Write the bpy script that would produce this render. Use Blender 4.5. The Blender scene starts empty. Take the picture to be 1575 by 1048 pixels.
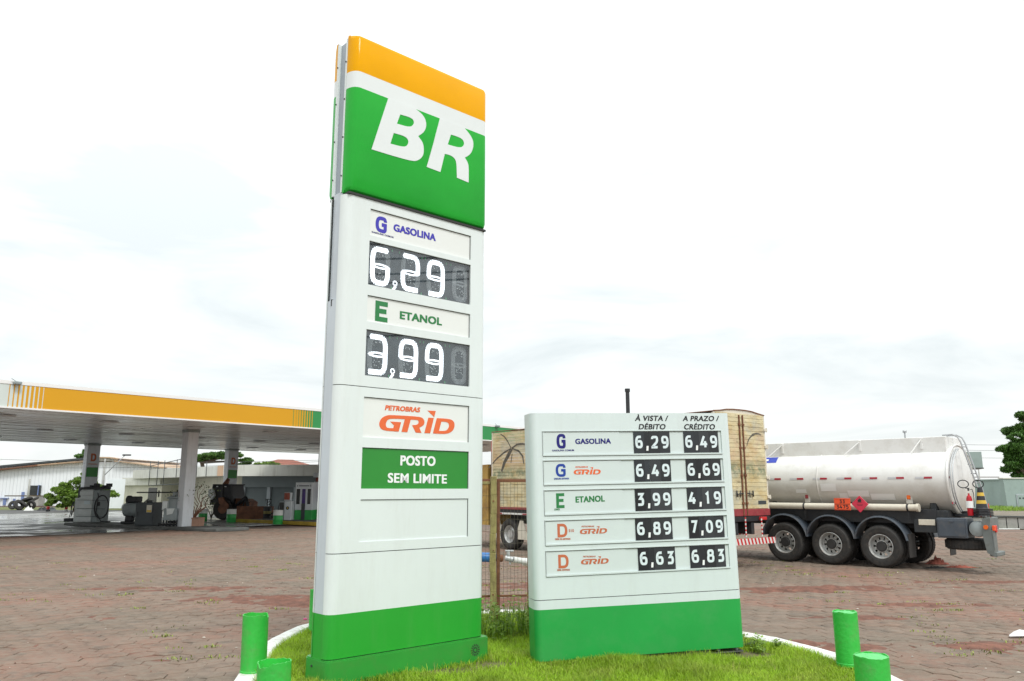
import bpy, bmesh, math, random
import numpy as np
from mathutils import Vector, Matrix, noise
R = math.radians
rnd = random.Random(7)
SC = bpy.context.scene
COL = SC.collection

# ------------------------------------------------------------------ camera
EYE = 1.95; FPX = 1217.0; PITCH = R(10.65)
cd = bpy.data.cameras.new('camera'); cam = bpy.data.objects.new('camera', cd); COL.objects.link(cam)
cam.location = (0, 0, EYE); cam.rotation_euler = (R(90) + PITCH, 0, 0)
cd.sensor_fit = 'HORIZONTAL'; cd.sensor_width = 36; cd.lens = 36 * FPX / 1575
cd.clip_start = .1; cd.clip_end = 3000
SC.camera = cam

# ------------------------------------------------------------------ sky (overcast) and sun
SUN_EL, SUN_AZ = R(52), R(152)          # azimuth from +Y towards +X: behind the camera, to the right
w = bpy.data.worlds.new('World'); SC.world = w; w.use_nodes = True
nt = w.node_tree; N = nt.nodes; Lk = nt.links
bg = N['Background']; bg.inputs['Strength'].default_value = 0.12
sky = N.new('ShaderNodeTexSky'); sky.sky_type = 'NISHITA'; sky.sun_disc = False
sky.sun_elevation = SUN_EL; sky.sun_rotation = SUN_AZ
tc = N.new('ShaderNodeTexCoord'); sep = N.new('ShaderNodeSeparateXYZ'); Lk.new(tc.outputs['Generated'], sep.inputs[0])
# an overcast deck grows brighter towards the zenith
mr = N.new('ShaderNodeMapRange'); mr.inputs['From Min'].default_value = 0.0; mr.inputs['From Max'].default_value = 1.0
mr.inputs['To Min'].default_value = 7.4; mr.inputs['To Max'].default_value = 14.2; Lk.new(sep.outputs['Z'], mr.inputs['Value'])
mp = N.new('ShaderNodeMapping'); mp.inputs['Scale'].default_value = (1.3, 1.3, 5.0); mp.inputs['Location'].default_value = (.35, .1, .4)
Lk.new(tc.outputs['Generated'], mp.inputs[0])
nz = N.new('ShaderNodeTexNoise'); nz.inputs['Scale'].default_value = 2.2; nz.inputs['Detail'].default_value = 6; nz.inputs['Roughness'].default_value = .55
nz.inputs['Distortion'].default_value = .4
Lk.new(mp.outputs[0], nz.inputs['Vector'])
cr = N.new('ShaderNodeValToRGB'); cr.color_ramp.elements[0].position = .36; cr.color_ramp.elements[0].color = (.855, .92, .93, 1)
cr.color_ramp.elements[1].position = .58; cr.color_ramp.elements[1].color = (1.13, 1.16, 1.15, 1); Lk.new(nz.outputs['Fac'], cr.inputs[0])
mul = N.new('ShaderNodeVectorMath'); mul.operation = 'SCALE'; Lk.new(cr.outputs[0], mul.inputs[0]); Lk.new(mr.outputs[0], mul.inputs['Scale'])
mx = N.new('ShaderNodeMixRGB'); mx.inputs[0].default_value = .93; Lk.new(sky.outputs[0], mx.inputs[1]); Lk.new(mul.outputs[0], mx.inputs[2])
Lk.new(mx.outputs[0], bg.inputs['Color'])
sd = bpy.data.lights.new('sun', 'SUN'); sd.energy = 1.9; sd.angle = R(14); sd.color = (1, .97, .92)
so = bpy.data.objects.new('sun', sd); COL.objects.link(so)
sdir = Vector((math.sin(SUN_AZ) * math.cos(SUN_EL), math.cos(SUN_AZ) * math.cos(SUN_EL), math.sin(SUN_EL)))
so.rotation_euler = sdir.to_track_quat('Z', 'Y').to_euler(); so.location = sdir * 50
SC.view_settings.view_transform = 'Standard'; SC.view_settings.look = 'None'; SC.view_settings.exposure = 0.0; SC.view_settings.gamma = 1
SC.view_settings.use_curve_mapping = False
SC.cycles.use_adaptive_sampling = True; SC.cycles.max_bounces = 8; SC.cycles.transparent_max_bounces = 12
SC.cycles.use_denoising = True

# ------------------------------------------------------------------ photo measurement helpers (pixels of the 1575x1048 photograph)
def ray(x, y):
    u = (x - 787.5) / FPX; v = -(y - 524) / FPX
    return Vector((u, math.cos(PITCH) - math.sin(PITCH) * v, math.sin(PITCH) + math.cos(PITCH) * v))
E0 = Vector((0, 0, EYE))
def G(x, y, z=0.0):
    r = ray(x, y); return E0 + r * ((z - EYE) / r.z)
def D(x, y, d):
    r = ray(x, y); return E0 + r * (d / r.y)
def PLN(x, y, P0, n):
    r = ray(x, y); return E0 + r * ((Vector(P0) - E0).dot(n) / r.dot(n))

# ------------------------------------------------------------------ materials
def mat(name, col, rough=.6, metal=0.0, var=.10, scale=2.0, bump=0.0, bscale=40.0, streak=0.0, dirt=None, dirt_amt=0.0, spec=.5, island=0.0, stretch=(1, 1, 1), coat=0.0, trans=0.0):
    m = bpy.data.materials.new(name); m.use_nodes = True
    t = m.node_tree; n = t.nodes; l = t.links; b = n['Principled BSDF']
    b.inputs['Roughness'].default_value = rough; b.inputs['Metallic'].default_value = metal
    b.inputs['Specular IOR Level'].default_value = spec; b.inputs['Coat Weight'].default_value = coat; b.inputs['Coat Roughness'].default_value = .04
    co = n.new('ShaderNodeTexCoord'); mpn = n.new('ShaderNodeMapping'); mpn.inputs['Scale'].default_value = stretch; l.new(co.outputs['Object'], mpn.inputs[0])
    a = n.new('ShaderNodeTexNoise'); a.inputs['Scale'].default_value = scale; a.inputs['Detail'].default_value = 5; a.inputs['Roughness'].default_value = .65
    l.new(mpn.outputs[0], a.inputs['Vector'])
    ramp = n.new('ShaderNodeValToRGB'); e = ramp.color_ramp.elements
    e[0].position = .3; e[1].position = .7
    e[0].color = tuple(max(0, c * (1 - var)) for c in col) + (1,); e[1].color = tuple(min(1, c * (1 + var)) for c in col) + (1,)
    l.new(a.outputs['Fac'], ramp.inputs[0]); out = ramp.outputs[0]
    if dirt is not None:
        d = n.new('ShaderNodeTexNoise'); d.inputs['Scale'].default_value = scale * 1.7; d.inputs['Detail'].default_value = 7; d.inputs['Roughness'].default_value = .7
        m2 = n.new('ShaderNodeMapping'); m2.inputs['Scale'].default_value = (2.6, 2.6, .35) if streak else (1, 1, 1); m2.inputs['Location'].default_value = (3.1, 1.7, .6)
        l.new(co.outputs['Object'], m2.inputs[0]); l.new(m2.outputs[0], d.inputs['Vector'])
        r2 = n.new('ShaderNodeValToRGB'); r2.color_ramp.elements[0].position = .5; r2.color_ramp.elements[1].position = .78
        r2.color_ramp.elements[0].color = (0, 0, 0, 1); r2.color_ramp.elements[1].color = (dirt_amt,) * 3 + (1,); l.new(d.outputs['Fac'], r2.inputs[0])
        x = n.new('ShaderNodeMixRGB'); l.new(r2.outputs[0], x.inputs[0]); l.new(out, x.inputs[1]); x.inputs[2].default_value = tuple(dirt) + (1,); out = x.outputs[0]
    if island:
        g = n.new('ShaderNodeNewGeometry'); oi = n.new('ShaderNodeObjectInfo'); ad = n.new('ShaderNodeMath'); ad.operation = 'ADD'
        l.new(g.outputs['Random Per Island'], ad.inputs[0]); l.new(oi.outputs['Random'], ad.inputs[1])
        fr = n.new('ShaderNodeMath'); fr.operation = 'FRACT'; l.new(ad.outputs[0], fr.inputs[0])
        mm = n.new('ShaderNodeMapRange'); mm.inputs['To Min'].default_value = 1 - island; mm.inputs['To Max'].default_value = 1 + island; l.new(fr.outputs[0], mm.inputs['Value'])
        v = n.new('ShaderNodeVectorMath'); v.operation = 'SCALE'; l.new(out, v.inputs[0]); l.new(mm.outputs[0], v.inputs['Scale']); out = v.outputs[0]
    l.new(out, b.inputs['Base Color'])
    if bump:
        bn = n.new('ShaderNodeTexNoise'); bn.inputs['Scale'].default_value = bscale; bn.inputs['Detail'].default_value = 4; l.new(co.outputs['Object'], bn.inputs['Vector'])
        bp = n.new('ShaderNodeBump'); bp.inputs['Strength'].default_value = bump; bp.inputs['Distance'].default_value = .02
        l.new(bn.outputs['Fac'], bp.inputs['Height']); l.new(bp.outputs[0], b.inputs['Normal'])
    if trans:
        tr = n.new('ShaderNodeBsdfTranslucent'); ms = n.new('ShaderNodeMixShader'); ms.inputs[0].default_value = trans
        l.new(out, tr.inputs['Color']); l.new(b.outputs[0], ms.inputs[1]); l.new(tr.outputs[0], ms.inputs[2]); l.new(ms.outputs[0], n['Material Output'].inputs[0])
    return m
def emis(name, col, s):
    m = bpy.data.materials.new(name); m.use_nodes = True; b = m.node_tree.nodes['Principled BSDF']
    b.inputs['Base Color'].default_value = (.8, .8, .8, 1); b.inputs['Emission Color'].default_value = col + (1,); b.inputs['Emission Strength'].default_value = s
    return m
def glass(name, tint=(1, 1, 1), f=.09, rough=.02):
    m = bpy.data.materials.new(name); m.use_nodes = True; n = m.node_tree.nodes; l = m.node_tree.links
    t = n.new('ShaderNodeBsdfTransparent'); t.inputs[0].default_value = tint + (1,); g = n.new('ShaderNodeBsdfGlossy'); g.inputs['Roughness'].default_value = rough
    fr = n.new('ShaderNodeLayerWeight'); fr.inputs[0].default_value = .5; pw = n.new('ShaderNodeMath'); pw.operation = 'POWER'; pw.inputs[1].default_value = 5; l.new(fr.outputs['Facing'], pw.inputs[0]); ad = n.new('ShaderNodeMath'); ad.operation = 'MULTIPLY_ADD'; ad.inputs[1].default_value = .9; ad.inputs[2].default_value = f; l.new(pw.outputs[0], ad.inputs[0])
    ms = n.new('ShaderNodeMixShader'); l.new(ad.outputs[0], ms.inputs[0]); l.new(t.outputs[0], ms.inputs[1]); l.new(g.outputs[0], ms.inputs[2])
    l.new(ms.outputs[0], n['Material Output'].inputs[0]); return m

M = {}
def mk(key, *a, **k): M[key] = mat(key, *a, **k); return M[key]
mk('panel_white', (.71, .775, .765), .35, var=.02, scale=1.2, dirt=(.42, .40, .34), dirt_amt=.16, streak=1)
mk('board_white', (.65, .735, .73), .35, var=.025, scale=1.4, dirt=(.42, .42, .38), dirt_amt=.16, streak=1)
mk('label_white', (.76, .79, .765), .3, var=.015, scale=2)
mk('label_grey', (.62, .70, .69), .3, var=.02, scale=2)
mk('spine_grey', (.56, .625, .67), .4, var=.04, scale=1.5, dirt=(.35, .34, .32), dirt_amt=.2, streak=1)
mk('core_grey', (.33, .38, .42), .45, var=.08)
mk('seam_dark', (.035, .035, .035), .8)
mk('sign_green', (.02, .35, .03), .36, var=.05, scale=1.5, dirt=(.12, .35, .10), dirt_amt=.2, streak=1)
mk('board_green', (.015, .34, .06), .4, var=.06, scale=1.3, dirt=(.10, .33, .12), dirt_amt=.35)
mk('plinth_green', (.03, .30, .04), .35, var=.06, scale=2, dirt=(.15, .16, .07), dirt_amt=.3)
mk('posto_green', (.022, .25, .03), .3, var=.04)
mk('gloss_green', (.022, .41, .042), .10, var=.10, scale=.9, bump=.12, bscale=1.6, spec=.2)
mk('gloss_yellow', (.76, .36, .0), .14, var=.06, scale=.9, bump=.10, bscale=1.6, spec=.10)
mk('gloss_white', (.72, .77, .765), .14, var=.02, bump=.06, bscale=1.6, spec=.4)
mk('letter_blue', (.045, .035, .42), .4, var=.03); mk('letter_navy', (.008, .008, .17), .4, var=.03); mk('letter_azure', (.01, .05, .32), .4, var=.03)
mk('letter_green', (.02, .20, .055), .4, var=.03); mk('letter_orange', (.76, .14, .035), .4, var=.03); mk('letter_rust', (.52, .14, .06), .45, var=.05)
mk('letter_black', (.015, .015, .018), .4); mk('letter_white', (.85, .88, .88), .4, var=.02); mk('letter_pale', (.70, .80, .83), .35, var=.02)
mk('tile_black', (.018, .022, .026), .22, var=.2, island=.5); mk('tile_dark', (.03, .034, .038), .25, var=.2, island=.4)
mk('led_board', (.030, .044, .052), .5, var=.35, scale=14)
M['led_lit'] = emis('led_lit', (.90, .94, 1.0), 1.9)
mk('led_off', (.46, .49, .50), .4); mk('led_chip', (.06, .35, .14), .4)
M['display_glass'] = glass('display_glass', (.95, .97, .98), .075)
mk('steel', (.42, .43, .44), .4, metal=.7, var=.1); mk('galv', (.5, .52, .53), .5, metal=.4, var=.1)
mk('pipe_green', (.035, .46, .055), .38, var=.10, scale=3, dirt=(.13, .30, .09), dirt_amt=.7, bump=.25, bscale=25)
mk('pipe_fill', (.12, .55, .17), .6, var=.12, scale=8, bump=.4, bscale=40)
mk('kerb_white', (.74, .75, .72), .75, var=.08, scale=5, dirt=(.30, .22, .16), dirt_amt=.95, bump=.4, bscale=25)
mk('rust', (.17, .07, .035), .8, var=.35, scale=9, dirt=(.28, .13, .05), dirt_amt=.7, bump=.3)
mk('old_wood', (.30, .26, .10), .8, var=.3, scale=4, dirt=(.12, .08, .04), dirt_amt=.8, stretch=(8, 8, 1), bump=.3)
mk('wire', (.13, .12, .09), .6, metal=.4, var=.25)
mk('rubber', (.028, .027, .026), .75, var=.25, scale=6, dirt=(.11, .085, .065), dirt_amt=.5, bump=.2)
mk('black_paint', (.018, .020, .024), .5, var=.3, scale=3, dirt=(.07, .06, .05), dirt_amt=.5)
mk('chassis', (.024, .028, .032), .6, var=.3, scale=3, dirt=(.08, .065, .05), dirt_amt=.5)
mk('fender_grey', (.06, .075, .095), .4, var=.15, scale=3, dirt=(.15, .13, .11), dirt_amt=.6)
mk('rim_silver', (.50, .51, .50), .45, metal=.35, var=.15, scale=6, dirt=(.2, .13, .09), dirt_amt=.8)
mk('red_paint', (.55, .03, .03), .4, var=.1); mk('maroon', (.30, .04, .05), .5, var=.25, scale=5, dirt=(.2, .15, .1), dirt_amt=.6)
mk('placard_orange', (.85, .10, .03), .45, var=.05); mk('placard_red', (.62, .03, .07), .45, var=.06)
mk('lamp_orange', (.80, .14, .01), .25); mk('decal_blue', (.03, .06, .45), .4, var=.1); mk('reflect_red', (.38, .02, .04), .35); mk('reflect_white', (.55, .56, .58), .35)
mk('tube_cream', (.66, .62, .52), .5, var=.06, dirt=(.4, .33, .25), dirt_amt=.5)
mk('concrete', (.36, .36, .34), .85, var=.15, scale=1.2, dirt=(.14, .14, .13), dirt_amt=.6, bump=.3, bscale=12)
mk('dark_concrete', (.10, .105, .10), .7, var=.3, scale=1.5, dirt=(.04, .04, .04), dirt_amt=.6)
mk('wall_sage', (.30, .38, .36), .85, var=.10, scale=.5, dirt=(.18, .21, .19), dirt_amt=.6, streak=0, bump=.2, bscale=10)
mk('wall_cream', (.62, .60, .50), .8, var=.06, scale=.6, dirt=(.33, .30, .24), dirt_amt=.5, streak=1)
mk('wall_grey', (.19, .22, .23), .7, var=.06); mk('wall_mid', (.36, .40, .42), .7, var=.06); mk('shutter', (.12, .145, .15), .6, var=.08)
mk('fascia_white', (.68, .68, .62), .7, var=.05, scale=.5, dirt=(.36, .34, .28), dirt_amt=.6, streak=1)
mk('fascia_rust', (.62, .42, .28), .7, var=.12, scale=.8, dirt=(.55, .20, .06), dirt_amt=.9, streak=1)
mk('metal_sheet', (.80, .84, .87), .5, var=.05, scale=.25, dirt=(.42, .44, .44), dirt_amt=.4, streak=1)
mk('rust_trim', (.46, .33, .22), .7, var=.25, scale=1, dirt=(.35, .13, .05), dirt_amt=.8)
mk('blue_paint', (.16, .22, .42), .5); mk('window_dark', (.03, .035, .035), .2, var=.4, scale=1)
mk('canopy_white', (.80, .80, .79), .4, var=.02, scale=.3); mk('canopy_pale', (.60, .66, .63), .4, var=.02, scale=.3)
mk('canopy_orange', (.64, .315, .0), .5, var=.03, scale=.2); mk('canopy_green', (.025, .26, .07), .4, var=.04, scale=.2)
mk('ceiling_slat', (.78, .81, .83), .24, var=.2, scale=.35, metal=.0, spec=.8, stretch=(.25, 6, 1), dirt=(.16, .15, .14), dirt_amt=.6)
mk('column_grey', (.70, .73, .76), .5, var=.04, dirt=(.35, .35, .33), dirt_amt=.4, streak=1)
mk('machine_grey', (.28, .32, .325), .45, var=.15, scale=2, dirt=(.1, .1, .09), dirt_amt=.5); mk('machine_light', (.70, .74, .73), .45, var=.1, scale=2)
mk('machine_dark', (.05, .06, .065), .5, var=.2); mk('terracotta', (.42, .24, .17), .8, var=.12); mk('soil', (.22, .105, .07), .95, var=.3, scale=4, bump=.5, bscale=30)
mk('loader_rust', (.20, .085, .045), .7, var=.4, scale=2, dirt=(.05, .035, .03), dirt_amt=.7)
mk('drum_green', (.03, .36, .07), .45, var=.08); mk('drum_white', (.72, .73, .70), .5, var=.06)
mk('booth_white', (.66, .70, .72), .45, var=.04); mk('advert_purple', (.05, .02, .16), .3, var=.5, scale=3); mk('advert_yellow', (.45, .5, .05), .4, var=.3)
mk('yellow_kerb', (.42, .30, .04), .8, var=.25, scale=2); mk('valve_blue', (.03, .16, .42), .4); mk('pvc_white', (.66, .68, .66), .4, var=.08, dirt=(.35, .3, .25), dirt_amt=.5)
mk('bark', (.10, .075, .05), .9, var=.3, scale=5, bump=.5); mk('roof_red', (.26, .09, .06), .8, var=.2, scale=1)
mk('rag_red', (.33, .10, .07), .9, var=.3, scale=6, bump=.4); mk('paper', (.75, .75, .75), .7)
mk('leaf_bright', (.14, .235, .03), .5, var=.25, scale=1.2, island=.45, trans=.3)
mk('leaf_dark', (.075, .165, .03), .5, var=.25, scale=.9, island=.45, trans=.25)
mk('leaf_olive', (.08, .105, .035), .55, var=.25, island=.4, trans=.2)
mk('weed', (.20, .33, .04), .5, var=.2, island=.4, trans=.3)
mk('grass_blade', (.33, .50, .03), .55, var=.34, scale=1.1, island=.4, trans=.45, dirt=(.46, .42, .12), dirt_amt=.55)
mk('moss', (.22, .27, .05), .8, var=.3, scale=6, island=.4)
mk('gravel_strip', (.20, .17, .13), .9, var=.3, scale=2, bump=.4)
mk('tail_grey', (.15, .17, .165), .5, var=.2, scale=3, dirt=(.1, .08, .06), dirt_amt=.6)
mk('straw', (.42, .36, .13), .7, var=.2, island=.3)
mk('pebble', (.42, .38, .33), .8, var=.2, island=.4)
mk('wheel_hub', (.03, .03, .03), .5, var=.2); mk('extinguisher', (.45, .01, .02), .3); mk('cone_yellow', (.62, .42, .05), .5); mk('pink', (.75, .1, .3), .5)

# ground materials -------------------------------------------------
def paver_mat():
    m = mat('paver', (.192, .130, .095), .9, var=.2, scale=7, island=.10, bump=.45, bscale=55)
    t = m.node_tree; n = t.nodes; l = t.links; b = n['Principled BSDF']; src = b.inputs['Base Color'].links[0].from_socket
    g = n.new('ShaderNodeNewGeometry')
    def patch(scale, lo, hi, col, amt, loc):
        nonlocal src
        mp_ = n.new('ShaderNodeMapping'); mp_.inputs['Location'].default_value = loc; l.new(g.outputs['Position'], mp_.inputs[0])
        z = n.new('ShaderNodeTexNoise'); z.inputs['Scale'].default_value = scale; z.inputs['Detail'].default_value = 7; z.inputs['Roughness'].default_value = .68; l.new(mp_.outputs[0], z.inputs['Vector'])
        r = n.new('ShaderNodeValToRGB'); r.color_ramp.elements[0].position = lo; r.color_ramp.elements[1].position = hi
        r.color_ramp.elements[0].color = (0, 0, 0, 1); r.color_ramp.elements[1].color = (amt,) * 3 + (1,); l.new(z.outputs['Fac'], r.inputs[0])
        x = n.new('ShaderNodeMixRGB'); l.new(r.outputs[0], x.inputs[0]); l.new(src, x.inputs[1]); x.inputs[2].default_value = col + (1,); src = x.outputs[0]
    patch(.20, .42, .60, (.150, .130, .098), .7, (3, 1, 0))         # weathered grey
    patch(.30, .48, .66, (.255, .125, .088), .8, (11, 4, 0))       # red soil dust
    patch(1.1, .50, .62, (.235, .178, .138), .65, (0, 8, 0))        # pale dusty smears
    patch(.45, .60, .76, (.27, .115, .08), .6, (25, 9, 0))
    patch(2.6, .52, .66, (.095, .080, .064), .65, (5, 20, 0))       # dark mottling
    patch(9.0, .50, .62, (.215, .180, .140), .6, (2, 2, 0))
    patch(.7, .60, .78, (.075, .066, .056), .6, (15, 2, 0))         # oil and tyre dirt
    l.new(src, b.inputs['Base Color']); return m
M['paver'] = paver_mat()
def wet_mat():
    m = mat('wet_concrete', (.25, .25, .24), .6, var=.25, scale=.5, dirt=(.09, .09, .085), dirt_amt=.8)
    t = m.node_tree; n = t.nodes; l = t.links; b = n['Principled BSDF']; g = n.new('ShaderNodeNewGeometry')
    z = n.new('ShaderNodeTexNoise'); z.inputs['Scale'].default_value = .45; z.inputs['Detail'].default_value = 4; l.new(g.outputs['Position'], z.inputs['Vector'])
    r = n.new('ShaderNodeValToRGB'); r.color_ramp.elements[0].position = .44; r.color_ramp.elements[1].position = .56
    r.color_ramp.elements[0].color = (.62,) * 3 + (1,); r.color_ramp.elements[1].color = (.10,) * 3 + (1,); l.new(z.outputs['Fac'], r.inputs[0]); l.new(r.outputs[0], b.inputs['Roughness']); return m
M['wet'] = wet_mat()
def mural_mat():
    m = mat('mural_planks', (.64, .57, .36), .75, var=.22, scale=1.3, stretch=(1, 1, 4), bump=.3, bscale=12)
    t = m.node_tree; n = t.nodes; l = t.links; b = n['Principled BSDF']; src = b.inputs['Base Color'].links[0].from_socket
    co = n.new('ShaderNodeTexCoord')
    def patch(scale, lo, hi, col, amt, loc, st=(1, 1, 1)):
        nonlocal src
        mp_ = n.new('ShaderNodeMapping'); mp_.inputs['Location'].default_value = loc; mp_.inputs['Scale'].default_value = st; l.new(co.outputs['Object'], mp_.inputs[0])
        z = n.new('ShaderNodeTexNoise'); z.inputs['Scale'].default_value = scale; z.inputs['Detail'].default_value = 6; z.inputs['Roughness'].default_value = .7; l.new(mp_.outputs[0], z.inputs['Vector'])
        r = n.new('ShaderNodeValToRGB'); r.color_ramp.elements[0].position = lo; r.color_ramp.elements[1].position = hi
        r.color_ramp.elements[0].color = (0, 0, 0, 1); r.color_ramp.elements[1].color = (amt,) * 3 + (1,); l.new(z.outputs['Fac'], r.inputs[0])
        x = n.new('ShaderNodeMixRGB'); l.new(r.outputs[0], x.inputs[0]); l.new(src, x.inputs[1]); x.inputs[2].default_value = col + (1,); src = x.outputs[0]
    sz = n.new('ShaderNodeSeparateXYZ'); l.new(co.outputs['Object'], sz.inputs[0])
    def band(z0, z1, soft, scale, lo, hi, col, amt, loc):
        nonlocal src
        mp_ = n.new('ShaderNodeMapping'); mp_.inputs['Location'].default_value = loc; l.new(co.outputs['Object'], mp_.inputs[0])
        z = n.new('ShaderNodeTexNoise'); z.inputs['Scale'].default_value = scale; z.inputs['Detail'].default_value = 7; z.inputs['Roughness'].default_value = .75; l.new(mp_.outputs[0], z.inputs['Vector'])
        r = n.new('ShaderNodeMapRange'); r.inputs['From Min'].default_value = lo; r.inputs['From Max'].default_value = hi; r.inputs['To Max'].default_value = amt; l.new(z.outputs['Fac'], r.inputs['Value'])
        a = n.new('ShaderNodeMapRange'); a.inputs['From Min'].default_value = z0 - soft; a.inputs['From Max'].default_value = z0 + soft; l.new(sz.outputs['Z'], a.inputs['Value'])
        c_ = n.new('ShaderNodeMapRange'); c_.inputs['From Min'].default_value = z1 - soft; c_.inputs['From Max'].default_value = z1 + soft; c_.inputs['To Min'].default_value = 1; c_.inputs['To Max'].default_value = 0; l.new(sz.outputs['Z'], c_.inputs['Value'])
        q = n.new('ShaderNodeMath'); q.operation = 'MULTIPLY'; l.new(a.outputs[0], q.inputs[0]); l.new(c_.outputs[0], q.inputs[1]); q2 = n.new('ShaderNodeMath'); q2.operation = 'MULTIPLY'; l.new(q.outputs[0], q2.inputs[0]); l.new(r.outputs[0], q2.inputs[1])
        x = n.new('ShaderNodeMixRGB'); l.new(q2.outputs[0], x.inputs[0]); l.new(src, x.inputs[1]); x.inputs[2].default_value = col + (1,); src = x.outputs[0]
    patch(1.2, .46, .66, (.50, .33, .09), .7, (7, 0, 3), (1, 1, 2))
    patch(.8, .50, .66, (.36, .40, .38), .6, (1, 5, 3), (1, 1, 1.5))
    band(2.55, 3.45, .25, 1.3, .42, .62, (.52, .28, .17), .5, (2, 0, 0))
    band(2.30, 2.62, .12, 3.5, .42, .56, (.13, .20, .13), .8, (6, 0, 1))
    patch(3.0, .55, .70, (.16, .11, .06), .7, (9, 0, 5), (1, 1, 4))
    l.new(src, b.inputs['Base Color']); return m
M['mural'] = mural_mat()
def ground_far_mat():
    m = mat('red_ground', (.18, .135, .11), .95, var=.2, scale=.3)
    t = m.node_tree; n = t.nodes; l = t.links; b = n['Principled BSDF']; src = b.inputs['Base Color'].links[0].from_socket
    g = n.new('ShaderNodeNewGeometry'); z = n.new('ShaderNodeTexNoise'); z.inputs['Scale'].default_value = .25; z.inputs['Detail'].default_value = 8; l.new(g.outputs['Position'], z.inputs['Vector'])
    r = n.new('ShaderNodeValToRGB'); r.color_ramp.elements[0].position = .5; r.color_ramp.elements[1].position = .66
    r.color_ramp.elements[0].color = (0, 0, 0, 1); r.color_ramp.elements[1].color = (.8, .8, .8, 1); l.new(z.outputs['Fac'], r.inputs[0])
    x = n.new('ShaderNodeMixRGB'); l.new(r.outputs[0], x.inputs[0]); l.new(src, x.inputs[1]); x.inputs[2].default_value = (.27, .15, .105, 1); l.new(x.outputs[0], b.inputs['Base Color']); return m
M['red_ground'] = ground_far_mat()
mk('bed_soil', (.165, .072, .048), .95, var=.45, scale=5, dirt=(.06, .035, .025), dirt_amt=.9, bump=.6, bscale=30)
mk('asphalt', (.085, .085, .083), .85, var=.15, scale=1, dirt=(.14, .12, .10), dirt_amt=.5)
mk('lawn_soil', (.13, .12, .05), .95, var=.3, scale=5, bump=.5, bscale=30)
mk('far_grass', (.12, .14, .04), .9, var=.35, scale=.8)

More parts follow.
